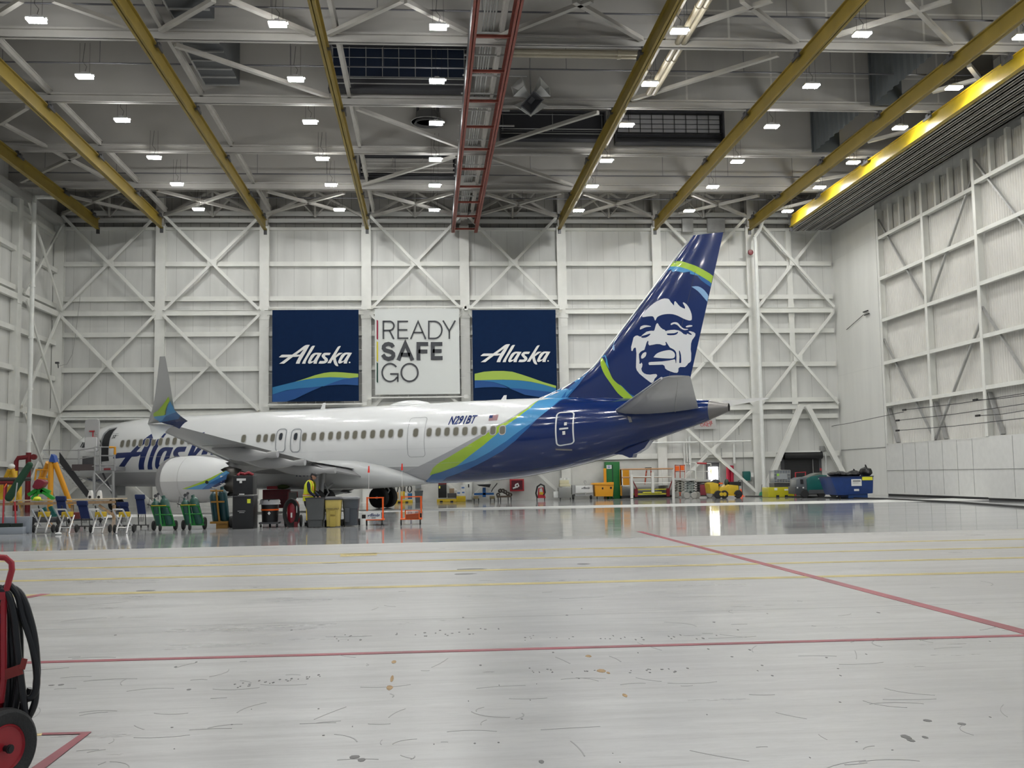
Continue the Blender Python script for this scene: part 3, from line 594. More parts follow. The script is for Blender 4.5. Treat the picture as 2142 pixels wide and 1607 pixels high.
for j, y in enumerate(ys):
    for i, x in enumerate(LX):
        if j < 6: lb = 'high bay lamp, %s from the left in the %s row from the rear wall' % (ordn(i), ordn(5-j))
        else: lb = 'white high bay lamp hanging under the roof nearer than the top edge of the view'
        if first: o = t0; o.location = (x, y, LZ); o['label'] = lb; first = False
        else: copy_thing(t0, (x, y, LZ), 0, lb)
wd = bpy.data.worlds.new('world'); SC.world = wd; wd.use_nodes = True; wd.node_tree.nodes['Background'].inputs[0].default_value = (.75, .85, 1, 1); wd.node_tree.nodes['Background'].inputs[1].default_value = WORLD
SC.view_settings.view_transform = 'Standard'; SC.view_settings.look = 'None'; SC.view_settings.gamma = 1; SC.view_settings.use_curve_mapping = False; SC.view_settings.exposure = EXPO
# ================================================================== AIRLINER
PX0, PY0, PA = -22.199, 65.496, .525
PL = thing('airliner', 'white and blue twin engine jet airliner parked across the hangar', 'airplane', (PX0, PY0, 0), -PA)
AXS = Vector((math.cos(PA), -math.sin(PA), 0)); AXT = Vector((math.sin(PA), math.cos(PA), 0)); PO = Vector((PX0, PY0, 0))
def loc(w): d = w-PO; return Vector((d.dot(AXS), d.dot(AXT), d.z))
def st(u, v, t=0.0):
    d = ray(u, v); k = ((PO-CP).dot(AXT)+t)/d.dot(AXT); return loc(CP+d*k)
zt = pchip([(.9, 2.95), (.98, 3.2), (1.2, 3.45), (1.6, 3.74), (2.05, 4.05), (2.55, 4.4), (3.43, 4.74), (4.26, 4.93), (5, 5.05), (6.9, 5.23), (9, 5.28), (30, 5.28), (33, 5.22), (36.5, 5.02), (39, 4.84), (40.1, 4.76), (40.85, 4.60)])
zb = pchip([(.9, 2.85), (.98, 2.6), (1.2, 2.3), (1.8, 1.98), (2.5, 1.78), (3.5, 1.56), (4.5, 1.44), (5.5, 1.38), (8, 1.34), (12, 1.30), (26, 1.30), (28.5, 1.35), (30.5, 1.5), (32.5, 1.8), (34.2, 2.14), (35.6, 2.5), (36.5, 2.8), (38.1, 3.33), (39.66, 3.8), (40.16, 3.98), (40.85, 4.25)])
wd_ = pchip([(.9, .02), (.98, .33), (1.2, .6), (1.8, .98), (2.5, 1.26), (3.5, 1.53), (4.5, 1.69), (5.5, 1.79), (7.5, 1.87), (9, 1.88), (27, 1.88), (29, 1.86), (31, 1.76), (33, 1.55), (35, 1.24), (37, .88), (38.5, .58), (39.66, .4), (40.85, .19)])
def fus(s, th, off=0., side=-1):
    a, b, w = zt(s), zb(s), wd_(s); return Vector((s, side*(w+off)*math.cos(th), (a+b)/2+((a-b)/2+off)*math.sin(th)))
def fpx(u, v):
    """sight onto the port side of the fuselage -> (station, angle)"""
    t = -1.88; p = st(u, v, t)
    for _ in range(12):
        s = p.x; a, b, w = zt(s), zb(s), wd_(s); q = max(-.999, min(.999, (p.z-(a+b)/2)/((a-b)/2))); t = -w*math.cos(math.asin(q)); p = st(u, v, t)
    s = p.x; a, b = zt(s), zb(s); return (s, math.asin(max(-1, min(1, (p.z-(a+b)/2)/((a-b)/2)))))
pw = mat('aircraft_white', (.78, .79, .79), .18, coat=.6); pg = mat('aircraft_grey', (.34, .34, .35), .3, coat=.3); wing_g = mat('wing_grey', (.36, .36, .36), .35, coat=.2, var=.05, vscale=.6)
navy = mat('livery_navy', (.003, .02, .115), .15, coat=.6); midb = mat('livery_mid_blue', (.02, .13, .36), .18, coat=.5); ltb = mat('livery_light_blue', (.07, .29, .56), .18, coat=.5); grn = mat('livery_green', (.36, .55, .04), .2, coat=.5); lgr = mat('livery_pale_grey', (.42, .42, .44), .2, coat=.5)
mark_b = mat('wordmark_blue', (.004, .02, .13), .2, coat=.5)
ss = [.9, .93, .98, 1.05, 1.2, 1.4]+[1.6+.3*i for i in range(14)]+[6+.75*i for i in range(29)]+[28+.4*i for i in range(31)]
rings = [[tuple(fus(s, 2*PI*k/64-PI, 0, -1) if False else (s, wd_(s)*math.cos(2*PI*k/64), (zt(s)+zb(s))/2+(zt(s)-zb(s))/2*math.sin(2*PI*k/64))) for k in range(64)] for s in ss if s < 40.1]
MB().loft(rings).build('fuselage', pw, PL)
rings = [[(s, (wd_(s)+.004)*math.cos(2*PI*k/40), (zt(s)+zb(s))/2+((zt(s)-zb(s))/2+.004)*math.sin(2*PI*k/40)) for k in range(40)] for s in (40.0, 40.2, 40.5, 40.85)]
tcn = MB().loft(rings, cap=False); o = tcn.build('exhaust_cone', mat('bare_titanium', (.22, .21, .20), .35, .8), PL); o['label'] = 'bare grey metal tail cone'
MB().loft([[(s, .12*math.cos(2*PI*k/24)*q, 4.43+.12*math.sin(2*PI*k/24)*q) for k in range(24)] for s, q in ((40.8, 1.5), (40.6, 1.2), (40.3, 1))]).build('exhaust_pipe', black, PL)
def fdec(name, shapes, m, off=.006, both=False, px=True, cuts=(.5, .09), parent=None):
    sh = [[[fpx(*p) for p in l] for l in s] for s in shapes] if px else shapes
    o = decal(name, sh, m, parent or PL, lambda a, b: fus(a, b, off, -1), cuts)
    if both: decal(name, sh, m, parent or PL, lambda a, b: fus(a, b, off, 1), cuts)
    return o
# lower grey belly
bt = -.62
bel = [(2.5+.5*i, bt if i > 4 else -1.0+.07*i) for i in range(54)]
sh = [[(s, t) for s, t in bel]+[(s, -PI/2) for s, t in bel[::-1]]]
fdec('belly_paint', [sh], mat('belly_grey', (.42, .42, .43), .28, coat=.3), .004, True, False, (.5, .12))
# tail livery: nested bands, each laid over the one before; boundaries run from crown to keel
def band(px_edge, top_s, bot_s):
    e = [fpx(*p) for p in px_edge]; return [(top_s, PI/2-.001)]+e+[(bot_s, -1.45)]
def region(edge, m, nm, off, end=40.0):
    e = edge; sh = [e+[(end, -1.45), (end, PI/2-.001)]]
    fdec(nm, [sh], m, off, True, False, (.4, .08))
S6 = lambda pts: [(760+x/4.4625, 800+y/4.4625) for x, y in pts]
eg_grey = band(S6([(1630, 172), (1520, 245), (1420, 305), (1330, 362), (1240, 408), (1100, 485), (930, 575), (780, 655), (620, 735), (480, 800), (330, 860), (250, 895)]), 33.3, 25.4)
eg_green = band(S6([(1630, 172), (1540, 240), (1440, 305), (1340, 368), (1280, 395), (1200, 448), (1080, 525), (960, 600), (820, 685), (700, 755), (650, 800), (620, 860)]), 33.3, 27.0)
eg_light = band(S6([(1640, 172), (1560, 240), (1450, 325), (1330, 405), (1240, 490), (1120, 590), (1000, 680), (880, 775), (800, 815), (700, 850), (620, 900)]), 33.35, 26.6)
eg_mid = band(S6([(1860, 155), (1780, 215), (1700, 285), (1600, 360), (1480, 440), (1340, 545), (1180, 650), (1040, 725), (900, 775), (850, 790), (730, 835), (640, 860), (570, 930)]), 34.3, 26.1)
eg_navy = band(S6([(1870, 160), (1790, 215), (1730, 260), (1640, 330), (1540, 430), (1420, 545), (1300, 640), (1160, 720), (1020, 790), (880, 850), (780, 885), (730, 925)]), 34.4, 27.7)
region(eg_grey, lgr, 'grey_band', .005); region(eg_green, grn, 'green_band', .008); region(eg_light, ltb, 'light_blue_band', .011); region(eg_mid, midb, 'mid_blue_band', .014); region(eg_navy, navy, 'navy_tail_paint', .017)
# wordmark on the forward fuselage
a0 = fpx(243, 984); a1 = fpx(354, 982); kx = (a1[0]-a0[0])/(1108-55); R_ = 1.94
b1 = fpx(348.5, 907); ky = (b1[1]-a1[1])/(685-183)
o = decal('wordmark', mark(lambda x, y: (a0[0]+(x-55)*kx, a1[1]+(685-y)*ky), False), mark_b, PL, lambda a, b: fus(a, b, .006, -1), (.4, .1)); o['label'] = 'dark blue script lettering reading Alaska'
# registration and flag
p = fpx(941, 883); q = fpx(1002, 877)
def ftext(s, s0, th0, h, m, name, wf=1, shear=.25, bold=.02, cuts=(.5, .06)):
    o = text(s, 1, m, PL, (0, 0, 0), (0, 0, 0), name, shear, bold, 0, 'LEFT'); me = o.data
    bm = bmesh.new(); bm.from_mesh(me); x0 = min(v.co.x for v in bm.verts)
    for v in bm.verts:
        t = th0+(v.co.y)*h/R_; v.co = fus(s0+(v.co.x-x0)*h*wf, t, .02, -1)
    bm.to_mesh(me); bm.free(); return o
p = fpx(940, 877.5); ftext('N291BT', p[0], p[1]-.05, .62, mark_b, 'registration', .66, .3, .03)
f0 = fpx(1018, 881); f1 = fpx(1043, 868); fw, fh = f1[0]-f0[0], f1[1]-f0[1]
for k in range(7): fdec('flag', [[[(f0[0]+.1+fh*0+k*0, f0[1]+fh*(k*2)/13), (f1[0]+0, f0[1]+fh*(k*2)/13), (f1[0], f0[1]+fh*(k*2+1)/13), (f0[0]+.1, f0[1]+fh*(k*2+1)/13)]]], mat('flag_red', (.30, .05, .08), .3), .02, px=False)
fdec('flag', [[[(f0[0]+.1, f0[1]+fh*.46), (f0[0]+fw*.5, f0[1]+fh*.46), (f0[0]+fw*.5, f1[1]), (f0[0]+.1, f1[1])]]], mark_b, .022, px=False)
# windows
wfr = mat('window_frame', (.50, .50, .49), .4); wgl = mat('window_shade', (.17, .16, .125), .35); wdk = mat('window_dark', (.03, .035, .045), .15)
ws = [(256.1, 928.7), (268.4, 928), (281.3, 927.3), (294.5, 926.8), (308, 926), (321.7, 925.3), (336.2, 924.6), (351, 923.8), (365.8, 923), (382, 922.4), (397, 921.6), (412.5, 921), (510, 918), (541.5, 917.5), (556, 917), (571, 916), (637, 914.5), (656.6, 913.5), (674, 912.8), (692, 912), (709, 911.5), (726, 910.8), (743, 910), (761, 909.4), (780, 908.7), (800, 908), (818, 907.3), (838, 906.5), (870, 905.5), (898, 904.8), (917, 904), (935.5, 903.4), (954, 902.8), (973, 902.3), (992.6, 901.8), (1012, 901.2), (1031.6, 900.6), (1051.3, 900)]
ZW = .10
def window(s, th, dark=False, w=.27, h=.40):
    R2 = 1.95; rr = lambda k: [(s+x, th+y/R2) for x, y in rrect(0, 0, w*k, h*(1+(k-1)*.7), .11*k, 3)]
    fr = fdec('window', [[rr(1.28), rr(1.0)]], wfr, .026, px=False, cuts=(0, 0)); fdec('pane', [[rr(1.0)]], wdk if dark else wgl, .022, px=False, cuts=(0, 0), parent=fr)
for u, v in ws: window(*fpx(u, v))
# doors
def outline(cx, cy, w, h, r, lw, m, name, off=.025, parent=None):
    R2 = 1.95; rr = lambda k: [(cx+x, cy+y/R2) for x, y in rrect(0, 0, w+k, h+k, r+k/2, 5)]
    return fdec(name, [[rr(lw), rr(-lw)]], m, off, px=False, cuts=(.3, .08), parent=parent)
seam_g = mat('door_seam', (.28, .29, .30), .4); sil = mat('door_trim_white', (.70, .72, .73), .3)
c = fpx(870, 913); dr = outline(c[0], c[1], .95, 1.95, .16, .02, seam_g, 'plug_door')
for u in (587.5, 618.5):
    c = fpx(u, 919.5); d_ = outline(c[0], c[1]-.02, .60, 1.18, .2, .05, mat('exit_trim', (.30, .32, .34), .4), 'overwing_exit'); w0 = fpx(u, 916); window(w0[0], w0[1]+.03, True, .22, .38)
ca, cb_ = fpx(1166, 864), fpx(1191, 937)
d_ = outline((fpx(1168, 900)[0]+fpx(1194, 900)[0])/2, (fpx(1180, 859)[1]+fpx(1180, 936)[1])/2, .80, 1.86, .18, .07, sil, 'aft_door', .03); d_['label'] = 'white outlined navy rear door'
cc = fpx(1180, 897)
fdec('door_handle', [[rrect(cc[0], cc[1], .42, .05, .02)]], sil, .05, px=False, cuts=(0, 0), parent=d_); fdec('placard', [[rrect(cc[0]+.08, cc[1]+.13, .13, .09, .01)]], lbl, .05, px=False, cuts=(0, 0), parent=d_)
fdec('placard', [[rrect(cc[0], cc[1]-.12, .13, .1, .01)]], lbl, .05, px=False, cuts=(0, 0), parent=d_)
q0 = fpx(1163, 940); q1 = fpx(1197, 941); a_, b_ = fus(*q0, .02), fus(*q1, .02); MB().beam(a_, b_, .1, .07).build('door_sill', mat('bare_titanium'), PL)
o = fdec('door_opening', [[(211, 969), (211.5, 945), (214, 922), (219, 909), (229, 899.5), (245, 896), (238, 903), (231, 917), (228, 935), (228.5, 966)]] and [[[(211, 966), (211.5, 945), (214, 922), (219, 909), (229, 899.5), (245, 896), (238, 903), (231, 917), (228, 935), (228.5, 964)]]], mat('cabin_dark', (.02, .022, .025), .6), .02)
o = fdec('door_frame', [[[(209, 970), (210, 945), (212.5, 920), (218, 907), (229, 897.5), (246, 894.5), (245, 896.4), (229, 901), (220, 910), (215.5, 922), (213.5, 945), (213.5, 970)]]], mat('door_seam'), .03)
# swung-out front door slab
ds = st(193, 911, -2.75); r = rrect(0, 0, .86, 1.83, .2, 5)
dm = MB(); dm.prism([(x, y) for x, y in r], 1, -.05, .05); d_ = dm.build('front_door', mat('door_grey', (.45, .45, .45), .45), PL); d_.location = (ds.x, ds.y, ds.z); d_.rotation_euler = (0, .0, .25)
MB().tube([(.1, -.1, .2), (.1, -.1, -.1), (.25, -.1, -.1)], .03, 6).box(-.12, .18, -.12, -.06, .2, .26).build('door_handle', red, d_); MB().prism(rrect(.0, -.5, .7, .8, .1), 1, -.14, -.05).build('slide_bustle', mat('bustle_white', (.66, .66, .66), .5), d_)
MB().beam((ds.x+.3, ds.y, ds.z-.3), (fpx(213, 940)[0], -1.75, 3.6), .08).beam((ds.x+.3, ds.y, ds.z+.1), (fpx(213, 925)[0], -1.72, 3.9), .06).build('door_hinge', greyst, PL)
# cockpit glass
for pts in ([(171, 937), (177, 925), (183, 921), (182, 930), (176, 937)], [(169.5, 936), (175.5, 925.5), (173, 926), (168, 936)]): fdec('cockpit_window', [[pts]], wdk, .015)
ftext('MAX9', fpx(206, 1025)[0], -.98, .42, mark_b, 'marking', 1.1, 0, .02)
# decor small text lines near front door
for k in range(2): qq = fpx(238, 908+4*k); fdec('stencil', [[rrect(qq[0]+.15, qq[1], .5, .012, .004)]], mat('door_seam'), .01, px=False, cuts=(0, 0))
ftext('32', fpx(235, 915)[0], fpx(235, 915)[1], .3, black, 'number', 1, .1, .01)
# skin joints
for th in (.36, -.16, -.55): fdec('skin_joint', [[[(8, th), (33, th), (33, th+.004), (8, th+.004)]]], mat('joint_grey', (.58, .59, .60), .3), .009, px=False, cuts=(1, 0))
# dorsal fin and vertical stabiliser
fin_le = pchip([(5.2, 31.6), (5.5, 32.5), (5.85, 33.35), (6.2, 34.05), (6.6, 34.62), (7.1, 35.07), (8.0, 35.85), (12.25, 39.52)])
def fin_te(z): return 38.92+(z-4.9)*(40.86-38.92)/(12.15-4.9)
fin_z = [5.0, 5.2, 5.35, 5.5, 5.7, 5.85, 6.0, 6.2, 6.4, 6.6, 6.85, 7.1, 7.5]+[8+.5*i for i in range(9)]+[12.15, 12.22]
def foil(x): x = min(max(x, 0), 1); return 5*.10*(.2969*math.sqrt(x)-.126*x-.3516*x*x+.2843*x**3-.1015*x**4)*2
def fin_t(s, z):
    a, b = fin_le(z), fin_te(z); ch = b-a; base = (b-fin_le(7.1)) if z < 7.1 else ch
    x = (s-a)/ch; return max(.01, foil(x)*min(ch, 4.6)*.5*(1 if z > 7.1 else 1))+0*base
xs = [0, .004, .015, .04, .08, .14, .22, .32, .44, .58, .72, .86, 1.0]
rings = []
for z in fin_z:
    a, b = fin_le(z), fin_te(z); P = [(a+(b-a)*x, -foil(x)*min(b-a, 4.6)*.5, z) for x in xs]; Q = [(a+(b-a)*x, foil(x)*min(b-a, 4.6)*.5, z) for x in xs[::-1]]; rings.append(P+Q[:-1])
FN = MB().loft(rings).build('vertical_stabilizer', navy, PL)
def vpx(u, v):
    t = -.2; p = st(u, v, t)
    for _ in range(6): t = -fin_t(p.x, p.z); p = st(u, v, t)
    return (p.x, p.z)
def fd(name, shapes, m, off=.012, both=True, cuts=(.35, 0)):
    sh = [[[vpx(*p) for p in l] for l in s] for s in shapes]
    sh = [[[(min(max(p[0], fin_le(p[1])+.01), fin_te(p[1])-.01), p[1]) for p in l] for l in s] for s in sh]
    decal(name, sh, m, FN, lambda a, b: Vector((a, -fin_t(a, b)-off, b)), cuts)
    if both: decal(name, sh, m, FN, lambda a, b: Vector((a, fin_t(a, b)+off, b)), cuts)
c6 = lambda pts: [(1200+x/3.571, 450+y/3.571) for x, y in pts]
sl = smooth_loop
fd('light_blue_stroke', [[c6([(700, 415), (725, 385), (770, 380), (880, 410), (942, 455), (942, 455), (900, 447), (870, 440), (868, 422), (868, 422), (820, 430), (762, 418), (740, 425), (728, 405)])]], ltb)
fd('mid_blue_stroke', [[c6([(925, 455), (960, 458), (1037, 508), (1031, 537), (985, 512), (950, 485)])]], midb)
fd('green_stroke', [[c6(sl([(712, 385), (712, 385), (742, 348), (742, 348), (800, 345), (860, 362), (930, 388), (1048, 455), (1048, 455), (1036, 510), (1036, 510), (960, 462), (880, 417), (820, 395), (770, 385)]))]], grn, .016)
fd('pale_blue_crescent', [[c6(sl([(880, 535), (880, 535), (930, 533), (975, 560), (1013, 610), (1013, 610), (1002, 652), (1002, 652), (975, 620), (930, 570)]))]], mat('livery_pale_blue', (.25, .42, .66), .2, coat=.5))
fd('light_blue_stroke', [[c6([(213, 1060), (236, 1043), (250, 1080), (266, 1152), (246, 1120)])]], ltb); fd('mid_blue_stroke', [[c6([(345, 1262), (375, 1290), (420, 1335), (470, 1362), (440, 1370), (390, 1320)])]], midb)
fd('green_stroke', [[c6(sl([(200, 1078), (200, 1078), (216, 1068), (240, 1112), (264, 1162), (292, 1222), (330, 1260), (358, 1278), (400, 1322), (450, 1368), (450, 1368), (380, 1372), (380, 1372), (330, 1330), (280, 1262), (232, 1192), (206, 1132)]))]], grn, .016)
fd('pale_blue_crescent', [[c6([(290, 985), (308, 935), (306, 1010), (296, 1012)])]], mat('livery_pale_blue')); fd('mid_blue_stroke', [[c6([(835, 1305), (858, 1288), (851, 1335)])]], midb)
# upper fuselage / dorsal root colours
for nm, pts, m, off in (('white_dorsal_paint', [(1085, 836), (1105, 828), (1140, 812), (1162, 803), (1196, 790), (1190, 806), (1170, 820), (1135, 834)], pw, .02), ('light_blue_dorsal', [(1134, 836), (1152, 818), (1162, 803), (1190, 790), (1204, 780), (1215, 790), (1198, 815), (1180, 834)], ltb, .024),
        ('mid_blue_dorsal', [(1173, 834), (1192, 810), (1206, 778), (1222, 772), (1232, 775), (1210, 806), (1186, 834)], midb, .028)):
    fd(nm, [[pts]], m, off, True, (.2, 0))
F8 = lambda pts: [(1280+x/5.358, 560+y/5.358) for x, y in pts]
face = [
 [F8(sl([(340, 545), (345, 525), (400, 460), (470, 400), (560, 352), (610, 347), (640, 355), (660, 385), (697, 427), (697, 427), (700, 388), (713, 378), (740, 410), (770, 440), (818, 463), (818, 463), (820, 440), (797, 400), (805, 390), (840, 415), (870, 460), (893, 520), (897, 570), (890, 590), (860, 592), (800, 570), (740, 540), (680, 522), (620, 520), (560, 530), (515, 550), (500, 570), (489, 592), (480, 585), (470, 557), (450, 545), (400, 548), (350, 555)], 2))],
 [F8(sl([(315, 690), (325, 660), (370, 645), (432, 655), (435, 662), (400, 665), (370, 672), (325, 692)]))],
 [F8(sl([(660, 640), (665, 625), (700, 612), (740, 620), (775, 660), (810, 685), (850, 688), (850, 696), (810, 700), (770, 680), (735, 645), (700, 632), (670, 642)]))],
 [F8(sl([(830, 665), (835, 655), (870, 645), (900, 648), (900, 658), (870, 666), (840, 670)]))],
 [F8([(508, 622), (518, 628), (530, 650), (548, 672), (570, 690), (590, 697), (605, 713), (620, 706), (660, 700), (700, 697), (750, 705), (780, 722), (805, 745), (838, 754), (842, 740), (852, 740), (870, 750), (892, 756), (897, 746), (872, 728), (860, 715), (880, 712), (920, 725), (937, 740), (934, 765), (920, 785), (900, 812), (888, 850), (884, 920), (890, 960), (888, 1040), (880, 1058), (855, 1075), (845, 1092), (820, 1115), (765, 1115), (747, 1128), (745, 1165), (732, 1180), (700, 1178), (660, 1165), (620, 1148), (598, 1130), (590, 1100), (570, 1088), (500, 1090), (420, 1092), (411, 1080), (415, 1062), (440, 1058), (560, 1052), (640, 1042), (705, 1028), (712, 1042), (716, 1072), (722, 1070), (725, 1000), (722, 955), (710, 932), (690, 915), (650, 895), (630, 865), (608, 830), (600, 838), (608, 860), (600, 872), (575, 872), (540, 858), (500, 857), (450, 867), (420, 872), (408, 855), (410, 825), (401, 820), (388, 845), (378, 880), (365, 922), (335, 935), (318, 948), (303, 970), (305, 1010), (310, 1050), (308, 1077), (322, 1078), (335, 1064), (343, 1085), (340, 1110), (330, 1135), (338, 1162), (360, 1185), (390, 1197), (430, 1200), (470, 1194), (496, 1193), (508, 1205), (505, 1220), (480, 1245), (467, 1280), (450, 1294), (430, 1285), (370, 1240), (310, 1190), (280, 1150), (271, 1120), (273, 1050), (276, 960), (270, 905), (262, 895), (245, 905), (232, 935), (219, 932), (217, 890), (235, 820), (243, 785), (260, 768), (285, 760), (318, 775), (330, 770), (345, 752), (390, 718), (440, 708), (468, 710), (478, 700), (488, 665), (495, 640)]),
  F8(sl([(330, 780), (335, 768), (380, 755), (425, 740), (432, 745), (420, 762), (380, 785), (340, 787)], 2)), F8(sl([(617, 745), (625, 738), (700, 735), (738, 720), (742, 728), (725, 748), (690, 758), (630, 758)], 2)), F8(sl([(752, 940), (760, 932), (775, 980), (778, 1060), (768, 1070), (755, 1065), (758, 1000)], 2))],
 [F8(sl([(467, 1006), (467, 1006), (500, 967), (560, 940), (640, 925), (682, 937), (705, 965), (705, 1000), (680, 1018), (600, 1018), (500, 1010)]))],
 [F8(sl([(330, 1015), (330, 990), (350, 960), (375, 948), (387, 955), (380, 990), (355, 1015), (338, 1020)]))]]
fd('emblem', face, mat('emblem_white', (.72, .73, .74), .2, coat=.5), .014, True, (.3, 0))
le = MB(); pts = [(fin_le(z), 0, z) for z in fin_z if z >= 6.2]; le.tube([Vector(p)+Vector((-.005, 0, 0)) for p in pts], .055, 6).build('leading_edge', alu, FN)
fd('rudder_joint', [[[(1454, 568), (1455, 568), (1391, 826), (1390, 826)]]], mat('joint_dark', (.01, .02, .07), .4), .02, True, (0, 0))
# horizontal stabilisers
def airfoil_ring(le, te, th, t, n=9, z=0, ztip=0):
    up = []; lo = []
    for i in range(n+1):
        x = (1-math.cos(PI*i/n))/2; y = 5*(.2969*math.sqrt(x)-.126*x-.3516*x*x+.2843*x**3-.1036*x**4)*th*(te[0]-le[0])
        s = le[0]+(te[0]-le[0])*x; zz = le[1]+(te[1]-le[1])*x; up.append((s, t, zz+y)); lo.append((s, t, zz-y))
    return up+lo[::-1][1:-1]
for sg in (-1, 1):
    rg = []
    for t, l, e in ((.5, (35.6, 4.42), (39.7, 4.42)), (1.0, (36.0, 4.45), (39.75, 4.42)), (7.0, (40.05, 5.22), (41.15, 5.2)), (7.17, (40.35, 5.25), (41.15, 5.23))): rg.append(airfoil_ring(l, e, .10, sg*t))
    hs = MB().loft(rg).build('horizontal_stabilizer', wing_g, PL)
    MB().tube([(36.0, sg*1.0, 4.45), (40.02, sg*7.0, 5.22)], .05, 6).build('leading_edge', alu, hs)
    MB().beam((38.75, sg*1.1, 4.27), (40.6, sg*6.8, 5.15), .03, .03).build('hinge_line', greyst, hs)
fdec('root_plate', [[[(1313, 871), (1320, 873), (1323, 883), (1317, 884)]]], mat('bare_titanium'), .03)
# wings
tipL, tipE = st(309, 887, -17.0), st(373, 881, -17.0)
def wl(t):   # leading edge, trailing edge, centre height, thickness ratio at span position t
    if t < 4.83: le = 15.3+(t-1.4)*.68
    else: le = 17.63+(t-4.83)*(tipL.x+.15-17.63)/(17.0-4.83)
    te = 22.6+max(0, t-5.5)*(tipE.x-22.6)/(17.0-5.5)
    return le, te, 2.12+(t-1.6)*(3.62-2.12)/(17-1.6)-(.0 if t > 3 else 0), .062 if t > 6 else .075
for sg in (-1, 1):
    rg = []
    for t in (.6, 1.6, 3.0, 4.83, 5.5, 7, 9, 11, 13, 15, 16.4, 17.0):
        l, e, z, th = wl(t); rg.append(airfoil_ring((l, z+.03), (e, z-.07), th, sg*t, 12))
    wg = MB().loft(rg).build('wing', wing_g, PL)
    a, b = wl(1.6), wl(16.9); MB().tube([(wl(t)[0]+.01, sg*t, wl(t)[2]+.03) for t in (2, 4.83, 9, 13, 16.9)], [.13, .11, .08, .06, .05], 8).build('leading_edge', mat('slat_white', (.55, .55, .55), .3, .4), wg)
    # split winglet: upper blade and lower blade
    W = lambda s, t, z: (s, sg*t, z)
    def blade(nm, secs, m):
        rr_ = []
        for (sl_, tl, zl), (se, te_, ze), h in secs:
            d = Vector((se-sl_, 0, ze-zl)); rr_.append([W(sl_, tl, zl), W(sl_+(se-sl_)*.3, tl-h*.9, zl+(ze-zl)*.3), W(sl_+(se-sl_)*.65, tl-h*.6, zl+(ze-zl)*.65), W(se, te_, ze), W(sl_+(se-sl_)*.65, tl+h*.4, zl+(ze-zl)*.65), W(sl_+(se-sl_)*.3, tl+h*.6, zl+(ze-zl)*.3)])
        return MB().loft(rr_).build(nm, m, wg)
    ws_ = []
    for (u0, v0), (u1, v1), t, h in (((309, 887), (374, 881), 17.0, .07), ((313, 872), (369, 872), 17.3, .06), ((318, 858), (365, 858), 17.5, .055), ((323, 836), (361, 836), 17.63, .05), ((329, 790), (354, 790), 17.8, .035), ((334, 746), (345.5, 745.5), 17.95, .02)):
        a_, b_ = st(u0, v0, -t), st(u1, v1, -t); ws_.append(((a_.x, t, a_.z), (b_.x, t, b_.z), h))
    ub = blade('winglet', ws_, mat('winglet_grey', (.44, .44, .43), .3, coat=.3))
    ws_ = []
    for (u0, v0), (u1, v1), t, h in (((309, 887), (368, 888), 17.0, .07), ((313, 893), (352, 897), 17.3, .05), ((321, 920), (334, 918), 17.9, .02)):
        a_, b_ = st(u0, v0, -t), st(u1, v1, -t); ws_.append(((a_.x, t, a_.z), (b_.x, t, b_.z), h))
    lb = blade('lower_winglet', ws_, pw)
    if True:
        def wpx(u, v): p = st(u, v, -17.62); return (p.x, p.z)
        cw = lambda pts: [(280+x/8.036, 730+y/8.036) for x, y in pts]
        zl_ = pchip([(3.3, 17.0), (3.6, 17.02), (st(313, 872, -17.3).z, 17.36), (st(318, 858, -17.5).z, 17.55), (st(323, 836, -17.6).z, 17.68), (6.2, 18.0)])
        for nm, pts, m, of in (('navy_paint', [(265, 1200), (300, 1120), (500, 1100), (690, 1080), (720, 1150), (752, 1205), (690, 1230), (640, 1265), (580, 1335), (440, 1270), (330, 1245)], navy, .07), ('mid_blue_paint', [(262, 1145), (300, 1120), (450, 1105), (560, 1090), (685, 1045), (702, 1120), (640, 1170), (460, 1200), (280, 1228)], midb, .078),
                ('light_blue_paint', [(258, 1160), (275, 1130), (480, 1110), (520, 1060), (590, 960), (648, 880), (668, 960), (684, 1060), (600, 1085), (480, 1120), (360, 1190), (285, 1215)], ltb, .086), ('green_paint', [(270, 1135), (300, 1085), (400, 1040), (500, 960), (570, 890), (638, 806), (648, 870), (590, 945), (530, 1030), (480, 1100), (440, 1118)], grn, .094)):
            sh = [[wpx(*p) for p in cw(pts)]]
            def sit(a, b, of=of):
                return Vector((a, sg*(zl_(b)+of), b))
            decal(nm, [sh], m, ub, sit, (.2, .1))
    # flap track fairings
    for t, s1, z1, ln in ((5.2, 23.75, 2.02, 3.9), (8.3, 24.35, 2.36, 3.7), (11.2, 25.15, 2.66, 3.4)):
        rg = []; s0 = s1-ln
        for i in range(13):
            x = i/12; s = s0+ln*x; r = .30*math.sin(PI*min(1, x*1.1)**.8)**.7 if x < .9 else .13; r = max(r, .03) if x < .9 else .14; dz = -.30*math.sin(PI*min(x*.95, 1))
            zc = wl(t)[2]-.12 if x < .2 else (wl(t)[2]-.12)*(1-(x-.2)/.8)+z1*(x-.2)/.8
            rg.append([(s, sg*t+r*.62*math.cos(2*PI*k/12), zc+dz*.55+r*math.sin(2*PI*k/12)) for k in range(12)])
        MB().loft(rg).build('flap_fairing', mat('fairing_grey', (.42, .42, .42), .3, coat=.3), wg)
    for tt in (5.6, 12.2): l, e, z, th = wl(tt); MB().beam((l+.6, sg*tt, z-.12), (e-.1, sg*tt, z-.12), .02, .02).build('panel_joint', greyst, wg)
